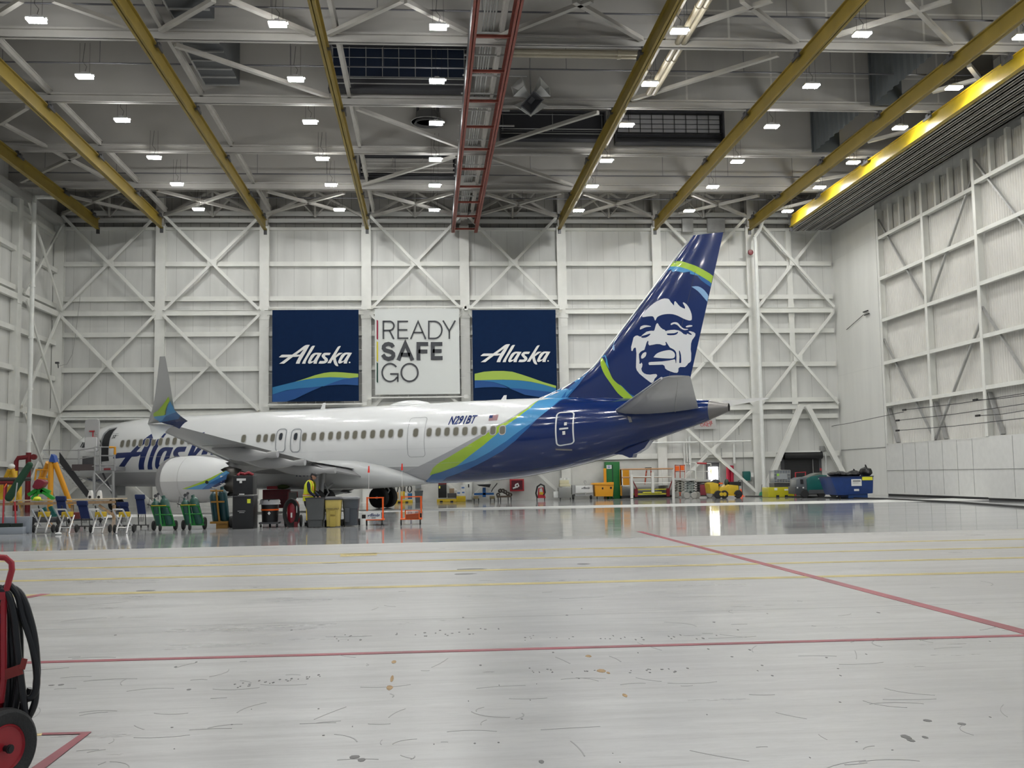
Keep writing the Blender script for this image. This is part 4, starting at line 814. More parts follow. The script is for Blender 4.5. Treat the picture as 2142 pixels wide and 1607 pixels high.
    l0, l1 = wl(2.2), wl(5.3); MB().loft([[(22.3, sg*2.0, 2.15), (23.0, sg*2.0, 1.72), (23.0, sg*2.0, 1.64), (22.2, sg*2.0, 1.9)], [(22.3, sg*5.0, 2.4), (22.95, sg*5.0, 2.1), (22.95, sg*5.0, 2.03), (22.2, sg*5.0, 2.2)]]).build('inboard_flap', mat('flap_grey', (.20, .20, .20), .45), wg)
# belly fairing
rg = []
for s, w_, zt_, zb_ in ((13.2, .4, 1.6, 1.3), (13.8, 1.2, 1.9, 1.22), (15, 1.85, 2.3, 1.12), (17, 2.02, 2.75, 1.05), (21, 2.05, 2.85, 1.05), (22.5, 2.03, 2.75, 1.07), (24, 1.93, 2.4, 1.14), (25.2, 1.6, 1.9, 1.24), (25.9, .8, 1.5, 1.3)):
    zc = (zt_+zb_)/2; rg.append([(s, w_*math.copysign(abs(math.cos(2*PI*k/32))**.7, math.cos(2*PI*k/32)), zc+(zt_-zb_)/2*math.copysign(abs(math.sin(2*PI*k/32))**.8, math.sin(2*PI*k/32))) for k in range(32)])
MB().loft(rg).build('belly_fairing', mat('fairing_white', (.60, .61, .61), .25, coat=.4), PL)
# engines
for sg in (-1, 1):
    yc = sg*4.83; z0 = 1.68
    en = MB(); n = 48; prof = [(13.62, .93), (13.5, .97), (13.44, 1.03), (13.5, 1.09), (13.7, 1.14), (14.2, 1.185), (14.9, 1.2), (15.6, 1.18), (16.3, 1.11), (16.9, 1.0), (17.35, .92)]
    rg = [[(s, yc+r*math.cos(2*PI*k/n), z0+(r*math.sin(2*PI*k/n))*(.97 if math.sin(2*PI*k/n) < 0 else 1)) for k in range(n)] for s, r in prof]
    ch = [(17.35+(.38 if k % 4 == 2 else (.2 if k % 4 in (1, 3) else 0)), yc+(.92-.05*(k % 4 == 2))*math.cos(2*PI*k/n), z0+(.92-.05*(k % 4 == 2))*math.sin(2*PI*k/n)) for k in range(n)]
    rg.append(ch); rg.append([(x-.06, yc+(y-yc)*.97, z0+(z-z0)*.97) for x, y, z in ch]); rg.append([(16.9, yc+.86*math.cos(2*PI*k/n), z0+.86*math.sin(2*PI*k/n)) for k in range(n)])
    E_ = en.loft(rg, cap=False).build('engine', pw, PL)
    MB().loft([[(s, yc+r*math.cos(2*PI*k/n), z0+r*math.sin(2*PI*k/n)*(.97 if math.sin(2*PI*k/n) < 0 else 1)) for k in range(n)] for s, r in ((13.7, .9), (13.55, .935), (13.47, .985), (13.43, 1.035), (13.47, 1.085), (13.58, 1.125), (13.7, 1.15), (13.85, 1.172))], cap=False).build('intake_lip', mat('lip_metal', (.30, .30, .31), .35, .3), E_)
    MB().loft([[(s, yc+r*math.cos(2*PI*k/n), z0+r*math.sin(2*PI*k/n)) for k in range(n)] for s, r in ((13.65, .92), (14.4, .88), (14.45, .0001))], cap=False).build('fan_duct', dgrey, E_)
    MB().loft([[(s, yc+r*math.cos(2*PI*k/24), z0+r*math.sin(2*PI*k/24)) for k in range(24)] for s, r in ((14.4, .3), (14.1, .16), (13.95, .02))]).build('spinner', black, E_)
    MB().loft([[(s, yc+r*math.cos(2*PI*k/24), z0+r*math.sin(2*PI*k/24)) for k in range(24)] for s, r in ((16.9, .84), (17.1, .72), (17.7, .60), (18.15, .50), (18.12, .46), (17.6, .44))], cap=False).build('core_cowl', mat('hot_metal', (.16, .15, .14), .4, .7), E_)
    MB().loft([[(s, yc+r*math.cos(2*PI*k/20), z0+r*math.sin(2*PI*k/20)) for k in range(20)] for s, r in ((17.5, .36), (18.2, .30), (18.9, .02))]).build('exhaust_plug', mat('hot_metal'), E_)
    pr = pchip([(x, r) for x, r in [(13.44, 1.03), (13.7, 1.14), (14.2, 1.185), (14.9, 1.2), (15.6, 1.18), (16.3, 1.11), (16.9, 1.0), (17.35, .92), (17.8, .87)]])
    def es(a, b, off=.008): r = pr(a)+off; return Vector((a, yc+sg*r*math.cos(b), z0+r*math.sin(b)*(.97 if b < 0 else 1)))
    def epx(u, v):
        t = -4.83-1.1; p = st(u, v, t)
        for _ in range(12): r = pr(p.x); q = max(-.99, min(.99, (p.z-z0)/r)); t = -4.83-r*math.cos(math.asin(q)); p = st(u, v, t)
        return (p.x, math.asin(max(-1, min(1, (p.z-z0)/pr(p.x)))))
    ce = lambda pts: [epx(280+x/5.953, 860+y/5.953) for x, y in pts]
    for nm, pts, m, of in (('green_band', [(600, 972), (700, 940), (850, 880), (960, 830), (1040, 790), (1120, 752), (1150, 745), (1100, 800), (900, 900), (700, 975)], grn, .008), ('light_blue_band', [(640, 976), (760, 940), (900, 895), (1000, 840), (1150, 745), (1195, 768), (1120, 850), (960, 930), (850, 978)], ltb, .012), ('navy_band', [(850, 978), (930, 910), (1000, 868), (1110, 815), (1180, 770), (1150, 850), (1080, 920), (1000, 955), (930, 975)], midb, .016), ('dark_blue_band', [(930, 975), (1000, 930), (1140, 850), (1140, 880), (1090, 920), (1010, 955)], navy, .02)):
        decal(nm, [[ce(pts)]], m, E_, lambda a, b, of=of: es(a, b, of), (.2, .08))
    decal('lower_grey_paint', [[[(13.75+.3*i, -.06-.0*i) for i in range(13)]+[(13.75+.3*i, -PI/2) for i in range(12, -1, -1)]]], mat('cowl_grey', (.50, .50, .51), .3, coat=.3), E_, lambda a, b: es(a, b, .004), (.25, .12))
    decal('cowl_joint', [[[(15.0, -1.3), (15.02, -1.3), (15.02, 1.5), (15.0, 1.5)]]], greyst, E_, lambda a, b: es(a, b, .022), (0, .08))
    decal('roundel', [[[(ce([(914, 888)])[0][0]+.09*math.cos(k*PI/8), ce([(914, 888)])[0][1]+.09/1.1*math.sin(k*PI/8)) for k in range(16)]]], black, E_, lambda a, b: es(a, b, .03), (0, 0))
    pyl = [[(s, yc+sg*0+w_*q, z) for q, z in ((-1, zl_2), (1, zl_2), (1, zh), (-1, zh))] for s, w_, zl_2, zh in ((14.9, .05, 2.84, 2.88), (15.8, .16, 2.6, 2.92), (17.2, .2, 2.2, 2.72), (18.4, .18, 2.0, 2.5), (20.4, .05, 2.2, 2.4))]
    MB().loft(pyl).build('pylon', mat('fairing_grey'), PL, bevel=.02)
# antennas, satellite dome
for (u, v, u2, v2) in ((668, 857, 676, 843), (1045, 836, 1053, 827)):
    p = st(u, v, -.05); q = st(u2, v2, -.05); MB().loft([[(p.x-.0, -.02, 5.2), (p.x+.32, -.02, 5.2), (p.x+.32, .02, 5.2), (p.x, .02, 5.2)], [(p.x+.22, -.01, q.z), (p.x+.36, -.01, q.z), (p.x+.36, .01, q.z), (p.x+.22, .01, q.z)]]).build('blade_antenna', pw, PL)
p0_, p1_ = st(812, 850, 0), st(905, 846, 0)
rg = []
for i in range(11): x = i/10; h_ = .30*math.sin(PI*x)**.55+.005; s = p0_.x+(p1_.x-p0_.x)*x; rg.append([(s, .62*math.sin(PI*x)**.5*math.cos(PI*k/10), 5.18+h_*math.sin(PI*k/10)) for k in range(11)])
MB().loft(rg, closed=True).build('satellite_dome', pw, PL)
q_ = st(630, 992.5, -2.3); text('MAX9', .34, mark_b, PL, (q_.x, -2.12, q_.z), name='marking', depth=.02)
# tail skid and underside drain
pts = [st(*q_, 0) for q_ in ((1286, 950), (1330, 930), (1366, 918), (1352, 938), (1336, 948), (1329, 950), (1327, 957), (1321, 958), (1306, 952))]
MB().prism([(q_.x, q_.z) for q_ in pts], 1, -.28, .28).build('tail_hatch', navy, PL)
# landing gear
def wheel(mb, c, r, w_, ax=1, n=28): return mb.lathe([(r*.6, -w_*.42), (r*.85, -w_/2), (r*.97, -w_*.36), (r, 0), (r*.97, w_*.36), (r*.85, w_/2), (r*.6, w_*.42)], c, ax, n)
for sg in (-1, 1):
    g_ = MB().tube([(21.2, sg*2.86, .56), (21.25, sg*2.6, 2.2)], .13, 12).tube([(21.2, sg*2.86, .9), (21.2, sg*1.2, 1.6)], .07, 8).tube([(21.2, sg*3.5, .56), (21.2, sg*2.2, .56)], .08, 8).tube([(21.4, sg*2.8, .6), (21.65, sg*2.78, .95), (21.35, sg*2.7, 1.4)], .04, 6).build('main_gear', mat('gear_grey', (.40, .40, .40), .4, .3), PL)
    for dy in (-.43, .43):
        wh = wheel(MB(), (21.2, sg*2.86+dy, .565), .565, .40).build('tyre', rubber, g_); MB().lathe([(0, -.12), (.3, -.14), (.33, 0), (.3, .14), (0, .12)], (21.2, sg*2.86+dy, .565), 1, 20).build('wheel_hub', greyst, wh)
    MB().box(20.9, 21.5, sg*3.42-.02, sg*3.42+.02, 1.0, 1.9).build('gear_door', pg, g_)
g_ = MB().tube([(4.75, 0, .34), (4.6, 0, 1.6)], .09, 10).tube([(4.75, -.3, .34), (4.75, .3, .34)], .05, 8).tube([(4.7, 0, .7), (3.8, 0, 1.6)], .05, 8).build('nose_gear', mat('gear_grey'), PL)
for dy in (-.22, .22): wheel(MB(), (4.75, dy, .345), .345, .2).build('tyre', rubber, g_)
for sg in (-1, 1): MB().box(3.6, 5.0, sg*.45-.02, sg*.45+.02, .85, 1.55).build('gear_door', pw, g_)
# ================================================================== THINGS
YMAX = D-1.45
SPLIT = ('caster', 'wheel', 'post', 'label', 'knob', 'foot', 'leg', 'placard', 'rung', 'white_label', 'jack', 'fork_slot', 'headlamp', 'base_beam', 'wheel_hub', 'control_box', 'stile')
def loose(mb):
    par = list(range(len(mb.v)))
    def fd_(i):
        while par[i] != i: par[i] = par[par[i]]; i = par[i]
        return i
    for f in mb.f:
        r = fd_(f[0])
        for i in f[1:]: par[fd_(i)] = r
    g = {}
    for fi, f in enumerate(mb.f): g.setdefault(fd_(f[0]), []).append(fi)
    out = []
    for fs in g.values():
        m = MB(); mp = {}
        for fi in fs:
            for i in mb.f[fi]:
                if i not in mp: mp[i] = len(m.v); m.v.append(mb.v[i])
            m.f.append([mp[i] for i in mb.f[fi]]); m.mi.append(mb.mi[fi])
        out.append(m)
    return out
class Prop:
    def __init__(s, name, label, cat, u, vb=None, Y=None, group=None, z=0.0):
        s.Y = Y if Y is not None else gnd(u, vb).y
        s.z0 = 0
        if Y is None and s.Y > YMAX: s.Y = YMAX
        if vb is not None: s.z0 = onY(u, vb, s.Y).z
        o = onY(u, vb or 1060, s.Y); s.o = Vector((o.x, s.Y, z)); s.t = thing(name, label, cat, s.o, 0, group); s.mb = MB()
    def p(s, u, v, dy=0.):
        q = onY(u, v, s.Y+dy)-s.o; q.z -= s.z0
        if q.z < .03 and s.o.z == 0: q.z = max(q.z, 0)
        return q
    def box(s, u0, v0, u1, v1, d0=0., d1=.5, floor=False):
        a, b = s.p(u0, v1, d0), s.p(u1, v0, d0); s.mb.box(a.x, b.x, d0, d1, 0 if floor else a.z, b.z); return s
    def tube(s, pts, r, n=6, **k): s.mb.tube([s.p(*q) for q in pts], r, n, **k); return s
    def beam(s, a, b, w, h=None): s.mb.beam(s.p(*a), s.p(*b), w, h); return s
    def poly(s, pts, d0, d1): s.mb.prism([(q.x, q.z) for q in (s.p(*x, d0) for x in pts)], 1, d0, d1); return s
    def wheel(s, u, v, r, w=.08, dy=0., ax=0, z=None):
        c = s.p(u, v, dy); c.z = r if z is None else z; s.mb.lathe([(0, -w/2), (r*.85, -w/2), (r, -w*.3), (r, w*.3), (r*.85, w/2), (0, w/2)], c, ax, 16); return s
    def part(s, name, m, parent=None, **k):
        mbs = [s.mb]; name = {'casters': 'caster', 'labels': 'label', 'knobs': 'knob', 'feet': 'foot', 'legs': 'leg'}.get(name, name)
        if name in SPLIT: mbs = loose(s.mb)
        o = None
        for m_ in mbs: o = m_.build(name, m, parent or s.t, **k)
        s.mb = MB(); return o
    def txt(s, t, u, v, size, m, dy=-.01, **k): q = s.p(u, v, dy); return text(t, size, m, s.t, q, **k)
# banners ---------------------------------------------------------------
BY = D-.7
nav_b = mat('banner_navy', (.002, .014, .052), .8, spec=.15, var=.06, bump=.25, bscale=1.5); b_l = mat('banner_light_blue', (.01, .15, .33), .6); b_m = mat('banner_mid_blue', (.0, .06, .23), .6); b_g = mat('banner_green', (.32, .45, .06), .6); b_w = mat('banner_white', (.62, .64, .62), .6, bump=.25, bscale=1.2); b_t = mat('banner_letter', (.72, .72, .70), .6); char = mat('charcoal_print', (.045, .048, .055), .6)
def cloth(mb, x0, x1, z0, z1, n=16):
    rg = []
    for j in range(n+1):
        z = z0+(z1-z0)*j/n; rg.append([(x0+(x1-x0)*i/n, .02*math.sin(i*1.3+j*.7)*math.sin(PI*i/n)*math.sin(PI*j/n), z) for i in range(n+1)])
    mb.loft(rg, closed=False, cap=False); b = [[(x, y+.015, z) for x, y, z in r] for r in rg]; mb.loft(b, closed=False, cap=False); return mb
def banner(u0, v0, u1, v1, label, mt):
    a, b = onY(u0, v1, BY), onY(u1, v0, BY); w_, h = b.x-a.x, b.z-a.z
    t = thing('banner', label, 'banner', (a.x, BY, a.z)); cloth(MB(), 0, w_, 0, h).build('cloth', mt, t)
    fr = MB(); zt_, zb_ = h+.15, -.18
    fr.beam((-.35, .1, zt_), (w_+.35, .1, zt_), .09).beam((-.35, .1, zb_), (w_+.35, .1, zb_), .09)
    for x in (-.38, w_+.38): fr.box(x-.12, x+.12, .02, .2, zt_-.15, zt_+.12).box(x-.12, x+.12, .02, .2, zb_-.12, zb_+.12)
    for k in range(9): x = w_*(k+.5)/9; fr.tube([(x, .02, h-.02), (x, .08, zt_)], .012, 4).tube([(x, .02, .02), (x, .08, zb_)], .012, 4)
    for k in range(8): z = h*(k+.5)/8; fr.tube([(0, .02, z), (-.35, .15, z)], .01, 4).tube([(w_, .02, z), (w_+.35, .15, z)], .01, 4)
    fr.build('hanging_frame', steelw, t, smooth=False); return t, w_, h, a, b
for (rc, label, o_, sc_, mk, waves) in (
    ((569, 648, 750, 841), 'navy banner with white Alaska script, green stripe peaking at its right', (560, 640), 7.65, (580, 710, 13.3875), (
        ([(78, 1305), (250, 1262), (440, 1215), (600, 1165), (760, 1110), (900, 1075), (1000, 1062), (1080, 1060), (1200, 1066), (1450, 1088), (1450, 1142), (1310, 1158), (1000, 1145), (800, 1155), (600, 1185), (440, 1220), (78, 1320)], b_g, .03),
        ([(78, 1305), (250, 1262), (440, 1215), (600, 1180), (780, 1155), (1000, 1142), (1180, 1148), (1310, 1158), (1200, 1178), (1080, 1215), (900, 1285), (700, 1305), (500, 1320), (300, 1350), (78, 1418)], b_l, .034),
        ([(78, 1418), (300, 1355), (500, 1322), (700, 1305), (870, 1292), (700, 1365), (560, 1432), (440, 1490), (290, 1545), (78, 1545)], b_m, .038),
        ([(870, 1295), (1080, 1215), (1200, 1180), (1310, 1158), (1450, 1143), (1450, 1275), (1250, 1262), (1100, 1266), (980, 1275)], b_m, .042))),
    ((990, 648, 1162, 838), 'navy banner with white Alaska script, green stripe peaking at its left, behind the tail', (980, 640), 7.65, (1001.5, 709, 14.0), (
        ([(98, 1088), (250, 1055), (400, 1043), (560, 1042), (700, 1055), (850, 1100), (1000, 1150), (1200, 1222), (1400, 1280), (1400, 1318), (1200, 1260), (1000, 1215), (800, 1190), (560, 1182), (98, 1192)], b_g, .03),
        ([(98, 1192), (560, 1184), (800, 1192), (1000, 1217), (1200, 1262), (1400, 1320), (1400, 1390), (1200, 1365), (1000, 1345), (700, 1330), (560, 1270), (400, 1220), (240, 1200)], b_l, .034),
        ([(98, 1194), (240, 1200), (400, 1222), (560, 1275), (640, 1318), (440, 1302), (250, 1305), (98, 1318)], b_m, .038),
        ([(640, 1316), (850, 1328), (1000, 1345), (1200, 1365), (1400, 1392), (1400, 1500), (1000, 1440), (900, 1425)], b_m, .042)))):
    t, w_, h, a, b = banner(*rc, label, nav_b)
    f = lambda x, y: (lambda q: (min(max(q.x-a.x, 0), w_), max(q.z-a.z, 0)))(onY(x, y, BY))
    for pts, m, yy in waves: sub([[[f(o_[0]+x/sc_, o_[1]+y/sc_) for x, y in pts]]], 'wave_stripe', m, t, -yy)
    sub([[[(lambda q: (q.x-a.x, q.z-a.z))(onY(mk[0]+x/mk[2], mk[1]+y/mk[2], BY)) for x, y in map(tuple, l)] for l in s_] for s_ in mark(lambda x, y: (x, y))], 'wordmark', b_t, t, -.05)
t, w_, h, a, b = banner(785, 646, 960, 826, 'white banner printed READY SAFE GO', b_w)
g = lambda x, y: (lambda q: (q.x-a.x, q.z-a.z))(onY(775+x/8.036, 635+y/8.036, BY))
def strokes(paths, wpx, nm):
    sh = []
    for p_ in paths:
        cl = p_[0] == p_[-1] and len(p_) > 3; sh += ribbon([g(*q) for q in (p_[:-1] if cl else p_)], wpx/8.036*BY/2200, cl)
    sub(sh, nm, char, t, -.05)
arc = lambda cx, cy, rx, ry, a0, a1, n=24: [(cx+rx*math.cos(math.radians(a0+(a1-a0)*i/n)), cy-ry*math.sin(math.radians(a0+(a1-a0)*i/n))) for i in range(n+1)]
strokes([[(217, 290), (217, 600)], [(217, 303), (310, 303)]+arc(318, 378, 76, 76, 88, -88, 12)+[(217, 455)], [(318, 455), (393, 600)]], 27, 'letter')
strokes([[(632, 303), (465, 303), (465, 586), (636, 586)], [(465, 445), (620, 445)]], 26, 'letter')
strokes([[(676, 600), (800, 303), (928, 600)], [(718, 490), (882, 490)]], 26, 'letter')
strokes([[(980, 303)]+arc(1075, 446, 125, 143, 90, -90, 16)+[(980, 589), (980, 303)]], 26, 'letter'); strokes([[(1218, 288), (1325, 465), (1425, 288)], [(1325, 465), (1325, 597)]], 26, 'letter')
strokes([[(383, 735), (355, 695), (303, 680), (255, 690), (225, 722), (222, 755), (245, 785), (300, 800), (350, 815), (382, 845), (386, 880), (362, 917), (303, 932), (248, 918), (205, 862)]], 66, 'letter')
strokes([[(468, 955), (585, 672), (705, 955)], [(510, 862), (665, 862)]], 66, 'letter'); strokes([[(970, 682), (806, 682), (806, 955)], [(806, 808), (957, 808)]], 66, 'letter'); strokes([[(1208, 682), (1046, 682), (1046, 918), (1212, 918)], [(1046, 800), (1195, 800)]], 66, 'letter')
strokes([arc(330, 1163, 133, 150, 38, 325, 28)+[(462, 1245)]], 27, 'letter'); strokes([[(330, 1186), (460, 1186), (460, 1318)]], 27, 'letter'); o_ = arc(657, 1162, 140, 148, 0, 360, 36); o_[-1] = o_[0]; strokes([o_], 28, 'letter')
for (y0, y1, m) in ((275, 615, mat('print_red', (.30, .01, .04), .6)), (635, 985, mat('print_yellow', (.60, .50, .03), .6)), (990, 1340, mat('print_green', (.01, .06, .04), .6))): sub([[[g(104, y0), g(128, y0+16), g(128, y1), g(104, y1-20)]]], 'colour_bar', m, t, -.05)
# fixed things on the rear wall -------------------------------------------
WY = D-.32
def wallbox(name, label, cat, u0, v0, u1, v1, m, dep=.2, Y=None, **k):
    Y = Y or WY; a, b = onY(u0, v1, Y), onY(u1, v0, Y); return solo(MB().box(0, b.x-a.x, 0, dep, 0, b.z-a.z), name, m, label, cat, None, (a.x, Y, a.z), bevel=.01, **k)
wallbox('electrical_box', 'smaller grey electrical box high above the tail fin', 'electrical box', 1428, 457, 1450, 485, greyst, .3, D-.4); wallbox('electrical_box', 'larger grey electrical box high above the tail fin', 'electrical box', 1481, 457, 1516, 485, greyst, .3, D-.4)
wallbox('electrical_box', 'small grey box on the wall at the right leg of the door brace', 'electrical box', 1717, 933, 1727, 944, greyst, .25, D-.1)
o = onY(1570, 528, D-.62); solo(MB().lathe([(0, -.1), (.17, -.08), (.2, 0), (.17, .08)], (0, 0, 0), 1, 16), 'alarm_bell', dred, 'dark red alarm bell on the column right of the fin', 'bell', None, tuple(o))
s_ = Prop('wall_sign', 'pale grey sign with red lettering half hidden behind the tail cone', 'sign', 1475, Y=D-.1, z=0); s_.box(1452, 872, 1497, 898, 0, .04).part('board', mat('sign_grey', (.42, .42, .41), .5)); s_.txt('FOR', 1482, 884, .3, red, -.02); s_.txt('ONLY', 1477, 889.5, .3, red, -.02)
s_ = Prop('vertical_pipe', 'white vertical pipe running beside the column right of the tail fin', 'pipe', 1590, Y=D-.85); s_.tube([(1578, 496, 0), (1580, 505, 0), (1599, 1035, 0)], .13, 8).tube([(1578, 496, 0), (1590, 480, 0), (1596, 460, 0)], .12, 8).part('pipe', white)
for i, (u, v0, v1, r) in enumerate(((1431, 925, 972, .07), (1436, 918, 972, .05), (1442, 913, 972, .09), (1535, 928, 970, .08), (1554, 920, 1000, .02), (1727, 950, 985, .05), (1509, 938, 955, .03), (1462, 870, 955, .02), (1545, 880, 910, .02), (1187, 965, 1006, .03), (1490, 870, 955, .015), (1700, 955, 1010, .02))):
    s_ = Prop('wall_conduit', 'white vertical conduit low on the rear wall, %s' % ['left of three above the red lift', 'thin middle one above the red lift', 'thickest above the red lift', 'ending above the red pipes', 'thin one feeding the teal reel', 'at the right side of the roller door', 'short one behind the brace crossing', 'thin one left of the wall sign', 'thin one right of the wall sign', 'above the steel parts washer', 'thin one on the wall sign', 'thin one beside the roller door'][i], 'conduit', u, Y=D-.05-.02*(i % 2))
    s_.tube([(u, v0, 0), (u+(v1-v0)*.03, v1, 0)], r, 6).part('tube', white if r > .03 else greyst)
for i, (u0, u1, v, t_) in enumerate(((1310, 1570, 926, 'from behind the tail to the right column'), (125, 560, 872, 'above the airliner nose'), (125, 560, 877, 'just below another above the airliner nose'))):
    s_ = Prop('pipe_run', 'white level pipe run on the rear wall '+t_, 'pipe', u0, Y=D-.3); s_.tube([(u0, v+(.6 if i else 2.0), 0), (u1, v-(3 if i == 0 else 1), 0)], .07, 6).part('pipe', white)
for k, (pts, t_) in enumerate((([(120, 770), (126, 765), (150, 740), (164, 640)], 'a camera'),)):
    s_ = Prop('security_camera', 'small dark security camera with hanging wire in the left rear corner', 'camera', 120, Y=D-.7); s_.box(115, 757, 122, 761, -.1, .1).tube([(121, 760, 0), (122, 770, .1)], .03).part('body', dgrey); s_.tube([(122, 766, .1), (140, 762, .3), (152, 740, .4), (158, 700, .4), (168, 620, .4)], .015, 4).part('wire', greyst)
wallbox('paper_dispenser', 'grey towel dispenser above the dark grey waste bin', 'dispenser', 869, 1012, 881, 1022, mat('disp_grey', (.25, .26, .27), .4), .2, D-.1)
s_ = Prop('fire_hose_cabinet', 'red fire hose cabinet with glass front under the tail', 'cabinet', 1081, Y=D-.3); s_.box(1067, 1002, 1096, 1028, 0, .28).part('case', red, bevel=.02); s_.box(1070, 1005, 1093, 1025, -.02, 0).part('glass_front', mat('dark_red_glass', (.10, .01, .015), .15)); s_.tube([(1079, 1014, -.03), (1083, 1012, -.03), (1085, 1017, -.03), (1081, 1020, -.03), (1078, 1016, -.03)], .06, 6, closed=True).tube([(1073, 1022, -.03), (1079, 1020, -.03)], .06, 6).part('hose', lbl)
s_ = Prop('red_pipe', 'pair of red standpipes on the wall right of the open door', 'pipe', 1526, Y=D-.2); s_.tube([(1523, 974, 0), (1523, 1010, 0)], .13, 8).tube([(1531, 974, 0), (1531, 1010, 0)], .13, 8).part('pipe', mat('pipe_red', (.40, .01, .04), .4))
s_ = Prop('hose_reel', 'teal enclosed reel on the wall with a looped black cord', 'reel', 1563, Y=D-.35); s_.box(1556, 986, 1570, 1006, 0, .35).part('case', teal, bevel=.05); s_.box(1571, 989, 1576, 998, 0, .2).part('socket_box', white); s_.tube([(1573, 998, 0), (1572, 1006, 0), (1562, 1009, 0), (1557, 1003, 0)], .02, 5).part('cord', black)
# open exit door with daylight
s_ = Prop('open_doorway', 'dark doorway with a bright daylit opening and yellow notice', 'door', 1494, Y=D-.05); s_.box(1480, 967, 1507, 1041, .0, .12).part('recess', mat('doorway_dark', (.05, .05, .055), .6)); s_.box(1483, 977, 1501.5, 1006, -.06, -.03).part('daylight', mat('daylight', (1, 1, .95), emit=4.5)); s_.box(1486, 981, 1500, 991, -.08, -.06).part('notice', mat('yellow_notice_glow', (1, .9, .25), .5, emit=2.2)); s_.box(1507, 968, 1510, 1041, -.08, .1).box(1479, 965.5, 1510, 968, -.08, .1).part('frame', greyst)  # notice is no lamp; its own glow stands in for daylight on it
# roller door
s_ = Prop('roller_door', 'black roller shutter door under a coiled drum at the right rear', 'door', 1677, Y=D+.12)
s_.box(1640, 955, 1716, 1042, 0, .08).part('curtain', striped('black_slats', (.012, .012, .013), (.035, .035, .037), (2,), (.11,), (.015,), .45, .05)); a_, b_ = s_.p(1640, 953.5, -.28), s_.p(1719, 953.5, -.28); s_.mb.lathe([(.26, a_.x), (.26, b_.x)], (0, -.28, a_.z), 0, 20); s_.part('drum', black); s_.box(1635, 943, 1716, 947, -.5, .1).part('header', white); s_.box(1628, 947, 1635, 965, -.4, .0).part('motor', greyst); s_.box(1716, 956, 1718, 1042, -.05, .1).box(1637, 956, 1640, 1042, -.05, .1).part('guide', dgrey)
# row along the rear wall --------------------------------------------------
def casters(s, us, v, r=.08, d=(.08, .5)):
    for u in us:
        for dy in d: s.wheel(u, v, r, .05, dy)
    return s.part('casters', rubber)
s_ = Prop('spill_pallet', 'yellow spill pallet under small pumps behind the right main wheel', 'pallet', 845, 1050); Yp = s_.Y; s_.box(825, 1044, 863, 1050, 0, 1.0, True).part('deck', yellow, bevel=.02); s_.box(832, 1047, 838, 1050, -.01, .05).box(848, 1047, 854, 1050, -.01, .05).part('fork_slot', black)
s_ = Prop('pump_tank', 'small tan tank pump with black hose loops on the yellow spill pallet', 'pump', 829, Y=Yp+.4, z=0); s_.box(825, 1030, 834, 1044, 0, .3).part('tank', mat('tan_box', (.50, .33, .17), .5), bevel=.03); s_.tube([(827, 1030, .1), (824, 1018, .1), (828, 1006, .1), (833, 1020, .1), (831, 1030, .1)], .04, 5).part('hose', black)
s_ = Prop('pump_tank', 'dark hose hand pump with yellow barrel on the spill pallet', 'pump', 842, Y=Yp+.4); s_.box(838, 1028, 847, 1044, 0, .3).part('tank', yellow, bevel=.05); s_.tube([(840, 1028, .1), (838, 1012, .1), (843, 1007, .1), (847, 1015, .1), (846, 1030, .1)], .05, 5).tube([(843, 1028, 0), (843, 1008, 0)], .03, 5).part('hose', black); s_.box(847, 1031, 851, 1036, -.1, .1).part('gauge', lbl)
s_ = Prop('pump_tank', 'blue box pump under a coiled black hose on the spill pallet', 'pump', 857, Y=Yp+.4); s_.box(853, 1032, 862, 1044, 0, .3).part('tank', mat('pump_blue', (.01, .12, .30), .4), bevel=.03); s_.tube([s_ and (857+4*math.cos(k*PI/5), 1023+7*math.sin(k*PI/5), .1) for k in range(10)], .04, 5, closed=True).part('hose_coil', black)
s_ = Prop('waste_bin', 'dark grey open waste bin below the towel dispenser', 'bin', 876, 1049); s_.poly([(869, 1049), (883, 1049), (884.5, 1026), (867.5, 1026)], 0, .4); s_.box(867, 1024, 885, 1027, -.02, .42).part('body', mat('bin_dark', (.07, .08, .085), .5), bevel=.01)
s_ = Prop('spill_pallet', 'long low yellow spill pallet carrying a black drum cabinet', 'pallet', 935, 1048.5); Yp = s_.Y; s_.box(914, 1042, 955, 1048.5, 0, 1.1, True).part('deck', yellow, bevel=.02); s_.box(920, 1045.5, 926, 1048.5, -.01, .05).box(942, 1045.5, 948, 1048.5, -.01, .05).part('fork_slot', black)
s_ = Prop('drum_cabinet', 'tall black cabinet with a dark red top on the long yellow pallet', 'cabinet', 925, Y=Yp+.2); s_.box(917, 1014, 934, 1042, 0, .6).part('body', black, bevel=.02); s_.box(917, 1009, 934, 1014, 0, .6).part('top', dred, bevel=.02); s_.box(918, 1017, 921, 1022, -.02, 0).part('sticker', mat('yellow_sticker', (.8, .75, .1), .5))
s_ = Prop('storage_box', 'black storage box on the long yellow pallet', 'box', 945, Y=Yp+.2); s_.box(936, 1032, 955, 1042, 0, .6).part('body', dgrey, bevel=.02)
s_ = Prop('carton', 'brown carton on top of the black storage box', 'carton', 952, Y=Yp+.3); s_.box(940, 1022, 950, 1032, 0, .4).part('body', mat('carton_brown', (.30, .21, .13), .7))
s_ = Prop('crate', 'yellow plastic crate beside the long yellow pallet', 'crate', 964, 1048); Yc = s_.Y; s_.box(955, 1036, 974, 1048, 0, .7, True).part('body', mat('crate_yellow', (.66, .47, .01), .45), bevel=.03); s_.box(958, 1039, 971, 1045, -.015, 0).part('panel', yellow)
